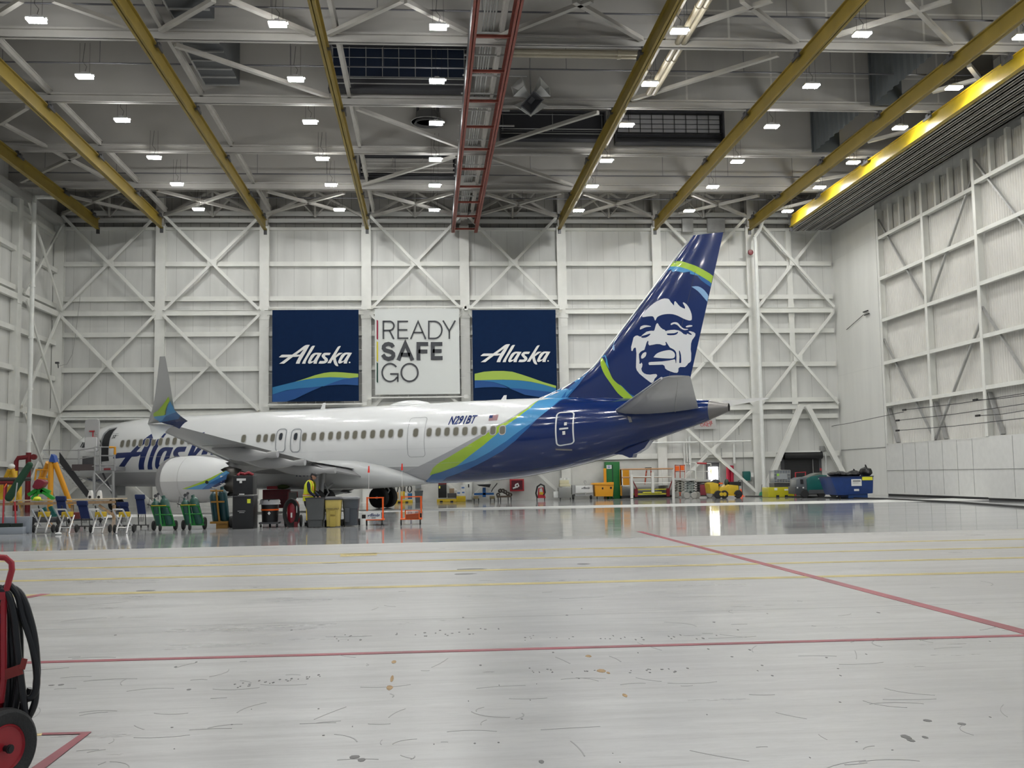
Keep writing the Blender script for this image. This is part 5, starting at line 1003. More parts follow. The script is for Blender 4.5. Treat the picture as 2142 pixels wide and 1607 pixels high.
for k, (r_, t_) in enumerate((((955, 1026, 964, 1036), 'lower left'), ((965, 1025, 973, 1036), 'lower right'), ((964, 1015, 973, 1025), 'topmost'))):
    s_ = Prop('white_carton', 'white carton on the yellow crate, %s of the three' % t_, 'carton', r_[0], Y=Yc+.1); s_.box(*r_, 0, .3).part('body', lbl); s_.box(r_[0]+1.5, r_[1]+4, r_[2]-1.5, r_[1]+7, -.01, 0).part('print', mat('print_blue', (.1, .2, .45), .5))
s_ = Prop('wall_cabinet', 'narrow white cabinet standing against the wall left of the blue lift', 'cabinet', 981, Y=D-.4); s_.box(975, 1012, 986, 1046, 0, .3).part('body', white, bevel=.02); s_.box(979, 1013, 981.5, 1020, -.03, 0).part('handle', black)
s_ = Prop('lift_table', 'blue hydraulic lift stand with black padded top', 'lift', 1013, 1045); s_.box(1010, 1016, 1016, 1036, .2, .5).box(992, 1027, 1033, 1032, .2, .5).part('frame', mat('lift_blue', (.01, .10, .32), .4)); s_.poly([(998, 1010), (1027, 1009), (1024, 1016), (1003, 1013)], 0, .8).part('pad', black); s_.tube([(1028, 1025, .1), (1030, 1020, .1), (1040, 1007, .1)], .03).part('lever', black)
for u in (996, 1030): s_.box(u-5, 1034, u+5, 1040, .1, .5)
s_.part('feet', mat('khaki', (.25, .20, .10), .6)); casters(s_, (992, 1001, 1026, 1034), 1043, .1)
s_ = Prop('hose_cart', 'low brown cart heaped with coiled hoses', 'cart', 1055, 1045); s_.box(1040, 1034, 1069, 1038, 0, .7).part('deck', mat('cart_brown', (.10, .07, .05), .6))
for k in range(16): u = 1042+(k*10.3) % 26; v = 1032-((k*3) % 5)*3.0*math.sin((u-1038)/34*PI); s_.tube([(u+3*math.cos(a_*PI/4), v+3*math.sin(a_*PI/4), .2+.03*k) for a_ in range(8)], .05, 5, closed=True)
s_.part('coiled_hose', mat('hose_brown', (.055, .045, .038), .6)); casters(s_, (1042, 1047, 1063, 1069), 1041, .14)
s_ = Prop('hose_trolley', 'small red trolley with a black hose looped over it', 'trolley', 1131, 1044.5); s_.tube([(1126, 1040, 0), (1127, 1020, 0), (1135, 1018, 0), (1140, 1040, 0)], .05).box(1126, 1033, 1139, 1040, 0, .4).part('frame', red); s_.box(1128, 1027, 1137, 1033, 0, .3).part('tank', yellow, bevel=.04); s_.tube([(1124, 1040, 0), (1121, 1030, 0), (1124, 1016, 0), (1131, 1011, 0), (1138, 1014, 0), (1140, 1028, 0), (1137, 1034, 0)], .06, 6).part('hose', black); casters(s_, (1123, 1139), 1042, .08)
s_ = Prop('parts_washer', 'stainless steel parts washer with a cream top on casters', 'machine', 1182, 1043.5); s_.box(1169, 1018, 1195, 1040, 0, .7).part('body', mat('stainless', (.30, .30, .28), .35, .6), bevel=.02); s_.box(1171, 1010, 1193, 1016, .05, .65).box(1171, 1002, 1190, 1010, .3, .6).part('top', mat('cream_top', (.60, .56, .38), .5), bevel=.02)
for u in (1173, 1180, 1187): s_.mb.lathe([(0, 0), (.1, 0), (.1, .12), (0, .12)], s_.p(u, 1002, .4), 2, 10)
s_.part('knobs', white); casters(s_, (1172, 1193), 1042, .08, (.05, .6)); s_.box(1158, 1026, 1168, 1039, .2, .6).part('side_unit', white, bevel=.02)
s_ = Prop('service_cart', 'white covered service cart lettered Alaska with a round eyelet on top', 'cart', 1220, 1043); s_.box(1204, 1014, 1240, 1029, -.1, .9).part('cover', mat('cover_white', (.66, .66, .64), .5), bevel=.03); s_.box(1203, 1031, 1240, 1036, 0, .8).box(1197, 1013, 1203, 1032, .1, .5).part('chassis', greyst); s_.tube([(1224+2.4*math.cos(k*PI/6), 1006+2.4*math.sin(k*PI/6), .2) for k in range(12)], .03, 5, closed=True).tube([(1224, 1009, .2), (1225, 1035, -.15)], .04).part('eyelet', greyst)
q = s_.p(1216, 1019.5, -.12); sub([[[(x+q.x, z+q.z) for x, z in l] for l in sh_] for sh_ in mark(lambda x, y: ((x-60)*.00028, (500-y)*.00028))], 'wordmark', char, s_.t, -.12)
for u in (1199, 1236): s_.wheel(u, 1040, .16, .12, .1, 0).wheel(u, 1040, .16, .12, .7, 0)
s_.part('wheel', rubber)
s_ = Prop('waste_cart', 'orange yellow lidded waste cart on black casters', 'cart', 1263, 1042.5); s_.poly([(1246, 1037), (1282, 1037), (1284, 1013), (1244, 1013)], -.3, .6).part('body', amber, bevel=.03); s_.poly([(1239, 1012), (1242, 1009), (1284, 1007), (1284, 1013), (1246, 1013)], -.35, .65).part('lid', amber, bevel=.02); s_.box(1259, 1018, 1262, 1022, -.32, -.3).box(1276, 1017, 1280, 1021, -.32, -.3).part('decal', black); casters(s_, (1249, 1267, 1275, 1282), 1040, .09, (-.2, .5))
s_ = Prop('green_locker', 'tall green metal locker with a small white and blue sign', 'locker', 1281, Y=D-.75); s_.box(1268, 966, 1296, 1041, 0, .62, True).part('body', mat('locker_green', (.005, .14, .025), .45), bevel=.02); s_.box(1269, 973, 1279, 981, -.02, 0).part('sign', lbl); s_.box(1270.5, 974.5, 1277.5, 976, -.03, -.02).box(1271, 977.5, 1277, 979, -.03, -.02).part('printed_line', blue); s_.box(1281.6, 972, 1282.2, 1040, -.01, 0).part('door_gap', dgreen)
s_ = Prop('yellow_partition', 'yellow steel panel standing behind the green locker', 'panel', 1290, Y=D-.9); s_.box(1264, 980, 1268, 1041, 0, .06, True).box(1298, 982, 1316, 1016, .0, .06).box(1298, 982, 1300, 1041, 0, .06, True).part('panel', amber)
# railed platform
s_ = Prop('work_platform', 'wide low work platform with white rails and yellow base beams', 'platform', 1350, 1042); Yw = s_.Y
for v in (981, 998): s_.tube([(1300, v+.5, .0), (1408, v-1, .0)], .06)
s_.part('rail', mat('rail_rust', (.45, .25, .12), .5)); 
for u in (1301, 1319, 1408, 1385): s_.tube([(u, 980, 0), (u+1, 1015, 0)], .04)
for u in (1319, 1365, 1408): s_.tube([(u, 1000, .6), (u, 1015, .6)], .04)
s_.tube([(1319, 1010, -.3), (1408, 1010, -.3)], .04).tube([(1319, 997, -.3), (1408, 997, -.3)], .04).part('railing', steelw)
for u in (1321, 1365, 1408): s_.beam((u, 992 if u != 1365 else 988, -.35), (u+.5, 1042 if u != 1365 else 1030, -.35), .16)
s_.part('post', steelw); s_.box(1303, 1013, 1408, 1017, -.2, 1.4).part('deck', mat('deck_white', (.55, .55, .53), .5)); s_.box(1333, 1022, 1396, 1025, -.2, 0).box(1325, 1031, 1396, 1035, -.2, .0).box(1345, 1028, 1384, 1031, -.3, -.2).part('base_beam', mat('bright_yellow', (.62, .58, .04), .4)); s_.beam((1321, 1000, -.35), (1332, 1022, -.35), .06).beam((1408, 998, -.35), (1400, 1022, -.35), .06).box(1328, 1022, 1334, 1039, -.4, -.2).box(1395, 1021, 1401, 1038, -.4, -.2).part('jack', dred); s_.box(1300, 1035, 1408, 1042, .1, .6).part('skid', black)
s_ = Prop('step_ladder', 'red orange step ladder standing on the work platform', 'ladder', 1357, Y=Yw+.6); 
for u in (1350, 1362): s_.beam((u+(3 if u == 1350 else -1), 979, .2), (u-(1 if u == 1350 else -2), 1013, 0), .07)
s_.part('stile', mat('ladder_red', (.42, .06, .02), .5)); [s_.box(1352-k*.3, 984+k*7, 1363+k*.4, 985+k*7, .05, .25) for k in range(4)]; s_.part('rung', alu); s_.box(1351, 978, 1363, 980, 0, .3).part('top_cap', black)
def lift(label, u0, u1, vb, vt, vd, m1, m2, mast=None):
    s = Prop('scissor_lift', label, 'lift', (u0+u1)/2, vb); n = 5; v0 = vb-11
    for k in range(n):
        a_ = v0-(v0-vd-4)*k/n; b_ = v0-(v0-vd-4)*(k+1)/n
        for dy in (.1, .8): s.beam((u0+2, a_, dy), (u1-2, b_, dy), .09).beam((u1-2, a_, dy), (u0+2, b_, dy), .09)
        s.box(u0+3, b_, u1-3, b_+3, .15, .75)
    s.part('scissor_arms', m2); s.box(u0, vd, u1, vd+5, -.05, 1.0).part('platform_deck', mat('deck_white')); s.box(u0+1, v0, u1-1, vb-3, 0, .95).part('chassis', m1, bevel=.03)
    for v in (vt, (vt+vd)/2):
        s.tube([(u0, v, 0), (u1, v, 0), (u1, v, .9), (u0, v, .9)], .03, 5, closed=True)
    for u in (u0, (u0+u1)/2, u1):
        for dy in (0, .9): s.tube([(u, vt, dy), (u, vd, dy)], .03, 5)
    s.part('guard_rail', m1 if mast is None else steelw)
    for u in (u0+3, u1-3): s.wheel(u, vb, .2, .12, .0, 1).wheel(u, vb, .2, .12, .9, 1)
    s.part('wheel', mat('tyre_pale', (.38, .37, .34), .7)); return s
s_ = lift('orange red scissor lift at the right end of the work platform', 1412, 1433, 1041, 973, 1000, mat('lift_red', (.45, .06, .02), .45), mat('lift_cream', (.42, .41, .36), .5)); s_.box(1413, 975, 1421, 985, -.05, 0).box(1424, 974, 1431, 984, -.05, 0).part('control_box', orange)
s_ = lift('grey scissor lift with pale wheels left of the open door', 1434, 1455, 1043.5, 968, 1001, mat('lift_grey', (.25, .27, .26), .5), mat('arms_grey', (.22, .25, .24), .5), 1)
s_ = lift('grey and red scissor lift right in front of the open door', 1456, 1487, 1042, 970, 1003, mat('lift_dark', (.16, .17, .17), .5), mat('arms_mix', (.13, .12, .12), .5), 1); s_.box(1465, 1014, 1477, 1036, -.06, -.03).part('warning_panel', mat('faded_red', (.30, .05, .07), .5)); s_.tube([(1458, 969, -.03), (1478, 970, -.03)], .06).part('padded_rail', red)
# yellow tug
s_ = Prop('tow_tractor', 'small yellow tow tractor with black seats near the open door', 'tractor', 1520, 1043); s_.poly([(1487, 1033), (1484, 1012), (1490, 1009), (1503, 1012), (1505, 1034)], 0, 1.2).part('front_body', yellow, bevel=.04); s_.poly([(1503, 1030), (1507, 1018), (1518, 1020), (1524, 1014), (1545, 1016), (1546, 1036), (1520, 1036), (1508, 1034)], 0, 1.2).part('rear_body', yellow, bevel=.04)
s_.mb.blob(s_.p(1497, 1011, .5), (.3, .3, .25)); s_.box(1526, 1008, 1550, 1017, .2, 1.0); s_.part('seat', black, bevel=0); s_.mb.blob(s_.p(1520, 1010, .5), (.14, .2, .24)); s_.part('headrest', mat('seat_green', (.04, .06, .04), .6)); s_.box(1504, 1010, 1512, 1013, .2, .9).part('console', orange); s_.box(1515, 1035, 1549, 1037.5, -.1, .1).part('bumper', mat('bright_amber', (.70, .42, .02), .4))
for u, v in ((1502, 1036), (1515, 1037), (1544, 1038)): s_.wheel(u, v, .25, .2, .0, 1).wheel(u, v, .25, .2, 1.1, 1)
w_ = s_.part('wheel', rubber)
for u in (1508, 1515): s_.mb.lathe([(0, -.12), (.12, -.12), (.12, -.1)], s_.p(u, 1034, 0), 1, 12)
s_.part('wheel_hub', yellow, w_)
s_ = Prop('traffic_cone', 'small orange traffic cone against the wall beside the yellow tractor', 'cone', 1550, 1038.5); s_.mb.lathe([(.16, .02), (.03, .5), (0, .5)], (0, 0, 0), 2, 16); s_.part('cone', mat('cone_orange', (.9, .10, .02), .5)); s_.mb.box(-.2, .2, -.2, .2, 0, .03); s_.part('base', mat('cone_orange'))
s_ = Prop('hand_truck', 'thin black hand truck leaning on the wall behind the cone', 'hand truck', 1552, 1038); s_.tube([(1544, 1006, .1), (1552, 1003, .1), (1553, 1036, -.1)], .025).tube([(1545, 1007, .1), (1546, 1036, -.1)], .025).part('frame', black)
s_ = Prop('shovel', 'green scoop shovel and brooms leaning at the foot of the right column', 'shovel', 1593, 1037); s_.poly([(1588, 1036), (1590, 1029), (1597, 1027), (1601, 1033), (1599, 1036)], -.1, 0).part('blade', mat('scoop_green', (.05, .25, .15), .5)); s_.tube([(1592, 1030, -.05), (1594, 1013, .3)], .02).tube([(1597, 1032, -.05), (1606, 1018, .3)], .02).part('handle', dgrey)
s_ = Prop('spill_pallet', 'deep yellow spill pallet carrying the grey liquid tote', 'pallet', 1634, 1040.5); Yt = s_.Y; s_.box(1608, 1019, 1661, 1040.5, 0, 1.3, True).part('body', mat('spill_yellow', (.50, .45, .01), .45), bevel=.05); s_.box(1624, 1036, 1630, 1041, -.02, .02).box(1642, 1036, 1648, 1041, -.02, .02).part('fork_slot', black); s_.box(1620, 1021, 1626, 1026, -.015, 0).box(1641, 1023, 1649, 1026.5, -.015, 0).part('labels', lbl)
s_ = Prop('liquid_tote', 'grey caged liquid tote with a green label', 'tote', 1636, Y=Yt+.15); s_.box(1620, 984, 1653, 1010, 0, 1.0).part('tank', mat('tote_grey', (.20, .22, .25), .35), bevel=.04)
for v in (984, 991, 998, 1005, 1010): s_.tube([(1619.5, v, -.03), (1653, v, -.03)], .018, 4)
for k in range(7): s_.tube([(1619.5+k*5.6, 984, -.03), (1619.5+k*5.6, 1010, -.03)], .018, 4)
s_.part('cage', greyst); s_.box(1620, 1010, 1653, 1019.6, 0, 1.0).part('pallet_base', dgrey); s_.box(1625, 991, 1630, 996, -.06, -.04).part('label_tag', mat('label_green', (.35, .65, .1), .5)); s_.box(1625, 991, 1646, 1003, -.045, -.04).part('plate', mat('plate_grey', (.36, .38, .40), .4))
# floor scrubber
s_ = Prop('floor_scrubber', 'teal ride on floor scrubber with dark grey front', 'floor scrubber', 1705, 1041.5); s_.poly([(1690, 1033), (1688, 1002), (1696, 997), (1715, 994), (1730, 994), (1733, 1006), (1752, 1008), (1752, 1033)], 0, 1.4).part('body', teal, bevel=.06)
s_.poly([(1666, 1026), (1666, 1003), (1675, 999), (1690, 998), (1692, 1026)], .1, 1.3).part('nose_cowl', mat('scrub_grey', (.13, .14, .15), .4), bevel=.05); s_.box(1664, 1018, 1683, 1034, .05, 1.3).part('bumper', mat('scrub_dark', (.05, .055, .06), .5), bevel=.03); s_.box(1667, 1019, 1669.5, 1022, .03, .06).box(1679, 1019, 1682, 1022, .03, .06).part('headlamp', lbl); s_.poly([(1674, 1003), (1680, 1003), (1681, 1013), (1675, 1013)], .07, .1).part('grille', black)
s_.poly([(1690, 999), (1708, 991), (1717, 989), (1722, 995), (1700, 999)], .1, 1.2).part('hood', mat('hood_grey', (.16, .17, .15), .5)); s_.box(1692, 1024, 1752, 1033, -.02, .05).part('skirt', mat('skirt_grey', (.08, .085, .09), .5)); s_.box(1712, 1001, 1718, 1002.5, -.03, 0).part('emblem', lbl)
for u, v in ((1683, 1036), (1718, 1035), (1744, 1037)): s_.wheel(u, v, .26, .2, .1, 1).wheel(u, v, .26, .2, 1.2, 1)
s_.part('wheel', rubber); s_.mb.lathe([(0, 0), (.06, 0), (.06, .15), (0, .15)], s_.p(1717, 985, .5), 2, 8); s_.part('beacon', red)
s_ = Prop('red_cart', 'red framed cart standing behind the floor scrubber', 'cart', 1675, Y=D-3.4); s_.tube([(1664, 1040, 0), (1664, 989, 0), (1685, 988, 0), (1684, 1010, 0)], .045).tube([(1664, 1000, 0), (1684, 1000, 0)], .03).part('frame', red)
# dumpster
s_ = Prop('dumpster', 'blue tipping waste skip with white and yellow signs', 'skip', 1783, 1043.5); s_.poly([(1752, 1036), (1738, 998), (1827, 996), (1826, 1032), (1770, 1036)], 0, 1.9).part('bin', mat('skip_blue', (.004, .035, .17), .4, var=.15), bevel=.03); s_.box(1737, 995.5, 1828, 998.5, -.05, 1.95).part('rim', mat('skip_rim', (.01, .02, .06), .5)); s_.box(1775, 1033, 1815, 1042.5, .1, 1.7).part('base', mat('base_blue', (.006, .05, .2), .4)); s_.box(1781.5, 1002.5, 1802, 1017, -.03, 0).part('notice', lbl); s_.box(1804, 997.5, 1825, 1005, -.05, 0).part('sign', mat('sign_yellow', (.78, .75, .04), .5)); s_.box(1787, 1023, 1797, 1027.5, -.02, 0).part('sticker', lbl); s_.box(1784, 1005.5, 1800, 1007.5, -.04, -.03).box(1784, 1010, 1796, 1010.6, -.04, -.03).part('printed_line', char); casters(s_, (1757, 1780, 1812), 1041, .1, (.2, 1.6))
Yd = s_.Y
for k, (u, w__, h_, t_) in enumerate(((1745, 12, 6, 'leftmost'), (1758, 10, 7, 'second from the left'), (1770, 10, 5, 'third from the left'), (1786, 12, 8, 'second from the right'), (1811, 10, 13, 'tall knotted rightmost'))):
    q = onY(u, 996, Yd+.6); m_ = w__*q.y/2200; b_ = MB().blob((0, 0, h_*.017), (m_*1.0, .6, h_*.022), 14, k, .13); b_.tube([(.05, 0, h_*.034), (.0, 0, h_*.05)], [.07, .03], 6) if k > 2 else None; solo(b_, 'waste_bag', mat('bag_black', (.012, .012, .013), .3, bump=.6, bscale=9), 'black waste bag on the blue skip, '+t_, 'bag', 'black bags on the skip', (q.x, q.y, q.z))
# ================================================================== STAIRS AND STANDS BY THE NOSE
s_ = Prop('access_stairs', 'grey wheeled access stairs with railed platform at the front door', 'stairs', 200, Y=58.6)
pd = s_.p(200, 984); dk = 2.62
s_.box(196, 976, 241, 985, -.05, 1.9).box(163, 974, 198, 982, .2, 1.9).part('deck', mat('stair_grey', (.30, .30, .31), .45, .3))
for v in (935.5, 953.5, 973): s_.tube([(198, v, -.05), (240, v, -.05)], .04)
for u in (198.5, 209.5, 240): s_.tube([(u, 935, -.05), (u, 985, -.05)], .045)
for v in (937, 955, 975): s_.tube([(198.5, v, -.05), (165, v+5, .3), (90, v+5 if v > 940 else 942, .6)], .035)
s_.tube([(165, 940, .3), (165, 986, .3)], .05).part('guard_rail', mat('rail_grey', (.36, .36, .36), .35, .3))
s_.tube([(229, 936, -.06), (240.5, 936, -.06), (240.5, 951, -.06)], .07).part('foam_pad', amber)
for u in (197, 237): s_.tube([(u, 985, .0), (u, 1058, .0)], .08); s_.tube([(u, 985, 1.8), (u, 1050, 1.8)], .07)
s_.tube([(199, 990, 0), (236, 1030, 0)], .04).tube([(236, 990, 0), (199, 1030, 0)], .04).part('support_frame', mat('rail_grey')); s_.box(150, 971, 198, 985, -.02, .1).part('dark_fascia', mat('fascia_dark', (.06, .045, .045), .5)); s_.box(172, 955, 196, 972, .9, .95).part('side_panel', dgrey); s_.beam((215, 990, .5), (236, 1035, .5), .08).part('hydraulic_ram', dgrey)
s_.box(217, 979.5, 231, 983.5, -.09, -.06).part('sign', dred)
for dy in (.2, 1.5): s_.beam((90, 944, dy), (183, 1036, dy), .06, .1); s_.beam((97, 990, dy), (150, 1052, dy), .05, .08); s_.beam((125, 947, dy), (186, 1030, dy), .03, .05)
s_.part('stringer', alu)
s_.poly([(124, 946), (186, 1029), (181, 1041), (124, 968)], .10, .14).part('mesh_side', mat('mesh_black', (.02, .02, .022), .6))
for k in range(11): s_.box(112+k*6.5, 968+k*7, 124+k*6.5, 969.5+k*7, .25, 1.5)
s_.part('tread', greyst)
for k in range(2):
    c = 188 if k == 0 else 206.5
    s_ = Prop('axle_jack', 'small white bottle jack stand on the wooden table, %s one' % ('left', 'right')[k], 'jack', c, Y=47.6); z_ = s_.p(c, 1045).z; s_.poly([(c-5, 1045), (c-3.5, 1032), (c-1, 1026), (c+2.5, 1026), (c+4, 1032), (c+4.5, 1045)], 0, .25).part('body', lbl, bevel=.02); s_.mb.lathe([(0, -.02), (.06, -.02), (.06, 0), (0, 0)], s_.p(c, 1040, 0), 1, 12); s_.part('opening', black)
s_ = Prop('wooden_table', 'long rough timber table in front of the stairs', 'table', 130, Y=47.3); zt0 = s_.p(130, 1048).z
s_.box(-10, 1045.5, 243, 1048, -.1, 1.6).part('tabletop', mat('ply_pale', (.50, .40, .27), .6, var=.15, vscale=5)); s_.box(-10, 1047.5, 241, 1058, -.14, -.05).part('apron', mat('wood_beam', (.34, .22, .12), .65, var=.25, vscale=8))
for u in (237.5, 150, 45):
    for dy in (-.02, 1.4): s_.box(u-3, 1056, u+3, 1092, dy, dy+.12, True)
s_.part('leg', wood); s_.beam((207, 1057, .0), (236, 1077, .0), .1).part('brace', wood)
s_ = Prop('compressor', 'dark grey wheeled compressor under the left end of the timber table', 'compressor', 95, Y=42.6); s_.box(62, 1082, 128, 1094, 0, .6).part('tank', mat('comp_grey', (.07, .07, .075), .5), bevel=.06); s_.box(70, 1070, 100, 1082, .1, .5).part('motor', dgrey, bevel=.03)
for u in (68, 122): s_.wheel(u, 1096, .17, .08, -.05)
s_.part('wheel', rubber)
s_ = Prop('jack_base', 'dark teal forked jack base lying under the timber table', 'jack', 103, Y=44.6); s_.beam((92, 1062, .2), (97, 1078, .2), .14).beam((105, 1060, .2), (115, 1080, .2), .14).beam((90, 1078, .2), (120, 1080, .2), .2).part('base', teal)
s_ = Prop('frame_dolly', 'low black frame dolly under the middle of the timber table', 'dolly', 170, Y=44.0); s_.box(140, 1086, 214, 1090, 0, .8).part('frame', dgrey); s_.box(146, 1072, 166, 1086, .1, .6).part('crate', mat('crate_red', (.16, .03, .03), .5)); s_.box(180, 1068, 205, 1086, .1, .6).part('case', mat('case_white', (.42, .42, .40), .5), bevel=.04)
for u in (144, 210): s_.wheel(u, 1094, .1, .06, .05)
s_.part('wheel', rubber)
s_ = Prop('stand_jack', 'bright green stand under a red cloth on the timber table', 'stand', 85, Y=47.7)
for a_, b_ in (((86, 1026), (113, 1044)), ((83, 1026), (66, 1045)), ((78, 1024), (60, 1036)), ((90, 1024), (105, 1030))): s_.beam((*a_, .1+.15*(a_[0] % 2)), (*b_, .1), .2, .14)
s_.box(78, 1022, 88, 1034, 0, .35).part('legs', lgreen)
s_ = Prop('red_cloth', 'crumpled dark red cloth draped over the bright green stand', 'cloth', 80, Y=47.5); s_.poly([(66, 1019), (72, 1006), (77, 1002), (86, 1004), (95, 1009), (88, 1019), (80, 1024), (70, 1023)], 0, .5).part('fabric', mat('cloth_red', (.22, .015, .035), .5, bump=.8, bscale=6), bevel=.06)
s_ = Prop('helmet', 'yellow bump cap lying on the table by the green stand', 'helmet', 78, Y=47.2); c = s_.p(78, 1043.5); s_.mb.blob((c.x, 0, c.z), (.17, .15, .10)); s_.mb.box(c.x-.2, c.x+.25, -.05, .05, c.z-.07, c.z-.04); s_.part('shell', mat('hi_yellow', (.75, .8, .05), .5))
s_ = Prop('padded_boom', 'long dark green padded cover leaning diagonally over the table', 'cover', 40, Y=46.6); s_.tube([(19, 1041, 0), (40, 1007, 0), (62, 973, .1)], [.17, .17, .14], 12).part('cover', dgreen); s_.mb.blob(s_.p(19, 1041), (.17, .17, .17)); s_.mb.blob(s_.p(62, 973, .1), (.14, .14, .14)); s_.part('end_cap', dgreen)
s_ = Prop('tow_bar', 'dark tow bar with red ends lying across behind the green cover', 'tow bar', 30, Y=49.0); s_.tube([(-12, 1003, 0), (30, 1003.5, 0), (65, 1002, .2)], .09, 8).part('bar', mat('bar_dark', (.04, .03, .03), .5)); s_.tube([(-12, 1010, 0), (28, 1010, 0)], .09, 8).tube([(12, 1012, 0), (10, 1040, 0)], .08).part('red_beam', dred)
for k, (x, vt, cap, cm, t_) in enumerate(((24, 980, 'white', white, 'white domed head, at the left edge'), (107, 962, 'blue', blue, 'blue pointed cap, behind the green stand'))):
    s_ = Prop('tripod_jack', 'tall yellow tripod jack with a '+t_, 'jack', x, Y=51 if k == 0 else 50)
    if k: legs = (((107, 966, 0), (104, 1078, -.2)), ((115, 968, 0), (150, 1062, .3)), ((101, 968, .3), (74, 1040, 1.2)))
    else: legs = (((27, 982, 0), (46, 1065, -.2)), ((19, 983, 0), (-2, 1030, .3)), ((24, 983, .3), (24, 1050, .9)))
    for a_, b_ in legs: s_.tube([a_, b_], .12 if k else .09, 10)
    s_.part('leg', amber if k else mat('yellow_deep', (.60, .34, .01), .4))
    if k: s_.poly([(102, 966), (107, 950), (112, 953), (116, 968)], -.15, .3)
    else: s_.mb.blob(s_.p(24, 976, .1), (.16, .16, .14))
    s_.part('cap', cm)
    if k: s_.tube([(75, 983, .3), (100, 983, .3)], .04).tube([(80, 1000, .3), (101, 1003, .3)], .04).tube([(76, 983, .3), (73, 1005, .3)], .04).tube([(86, 983, .3), (82, 1003, .3)], .04)
    else: s_.box(18, 985, 30, 1020, .3, .7).tube([(10, 996, .1), (32, 996, .1)], .04).box(-10, 1018, 36, 1046, .5, 1.1)
    s_.part('frame', amber if k else yellow)
# ================================================================== FRONT ROW OF SMALL EQUIPMENT
s_ = Prop('sorting_tray', 'low pale grey box with a raised back at the left edge, holding two push brooms', 'box', 30, 1118); tg = mat('tray_grey', (.30, .33, .37), .5)
s_.box(-25, 1103, 48, 1118, 0, .35, True).box(-25, 1081, 62, 1118, .35, .6, True).poly([(48, 1118), (48, 1103), (62, 1081), (62, 1113)], .3, .34).part('body', tg, bevel=.01)
for k, (u, t_, us) in enumerate(((8, 'left', (6, 9)), (33, 'right', (33, 31)))):
    s_ = Prop('push_broom', 'red handled push broom standing in the grey box, %s one' % t_, 'broom', u, Y=gnd(30, 1118).y+.15); s_.box(u-10, 1095, u+12, 1103.5, 0, .12).part('head', mat('broom_dark', (.015, .025, .02), .8)); s_.tube([(us[0], 1095, .05), (us[1], 1050 if k else 1020, .2)], .028, 6).part('handle', red); s_.tube([(us[1], 1050 if k else 1020, .2), (us[1]+5, 1010 if k else 1012, .25)], .022, 5).part('upper_handle', alu if k else orange)
def dolly(u, t_):
    s = Prop('welder_cart', 'crossed tube aluminium cart with a small yellow box, '+t_, 'cart', u+14, 1116)
    for dx in (0, 21):
        s.tube([(u+dx, 1066, .3), (u+dx+14, 1094, .35), (u+dx+19, 1100, .4)], .026, 6).tube([(u+dx+18, 1078, .4), (u+dx+10, 1102, .1), (u+dx+7, 1116, -.1)], .028, 6)
    s.tube([(u, 1066, .3), (u+21, 1066, .3)], .03, 6).tube([(u+7, 1104, .1), (u+30, 1104, .1)], .02, 5).part('frame', alu)
    s.box(u+12, 1071, u+33, 1082, .4, .65).part('yellow_box', yellow, bevel=.02); s.tube([(u+16, 1071, .5), (u+13, 1058, .45)], .02, 5).part('lever', black)
    s.tube([(u+2, 1105, .5), (u+46, 1104, .5)], .02, 5).part('axle', greyst)
    for du in (4, 44): s.wheel(u+du, 1108, .13, .07, .5)
    s.part('wheel', rubber)
for u, t_ in ((67, 'nearest the grey box'), (116, 'second from the grey box'), (186, 'third from the grey box'), (236, 'farthest from the grey box')): dolly(u, t_)
def creeper(u0, v0, u1, v1, vb, tilt, t_):
    s = Prop('folding_creeper', 'navy padded folding creeper stood on end, '+t_, 'creeper', (u0+u1)/2, vb, Y=38.2); s.poly([(u0, v0), (u1-2, v0), (u1+tilt, v1), (u0+tilt+3, v1)], 0, .07).part('pad', navycl, bevel=.02); s.poly([(u0-1, v0-1), (u1-1, v0-1), (u1, v0+9), (u0, v0+9)], -.05, .12).part('headrest', navycl, bevel=.03)
    for x in (u0+tilt+4, u1+tilt-1): s.tube([(x, v1, .05), (x+1, vb-5, .0)], .018, 5)
    for k in range(4): x = u0+tilt+6+k*3.2; s.tube([(x, v1, .05), (x-2, vb-13, .02)], .01, 4)
    s.tube([(u0+tilt-2, vb-6, 0), (u1+tilt+7, vb-6, 0)], .018, 5).part('frame', black)
    for x in (u0+tilt-1, u1+tilt+5, (u0+u1)/2+tilt): s.wheel(x, vb-3, .05, .04, 0)
    s.part('caster', rubber)
for q_ in ((116, 1037, 137, 1076, 1106, 3, 'tall one behind the second aluminium cart'), (160, 1052, 182, 1088, 1110, 6, 'between the second and third aluminium carts'), (244, 1050, 267, 1076, 1104, 5, 'sagging one behind the farthest aluminium cart'), (282, 1038, 302, 1078, 1107, 3, 'upright one nearest the green gas cylinder carts')): creeper(*q_)
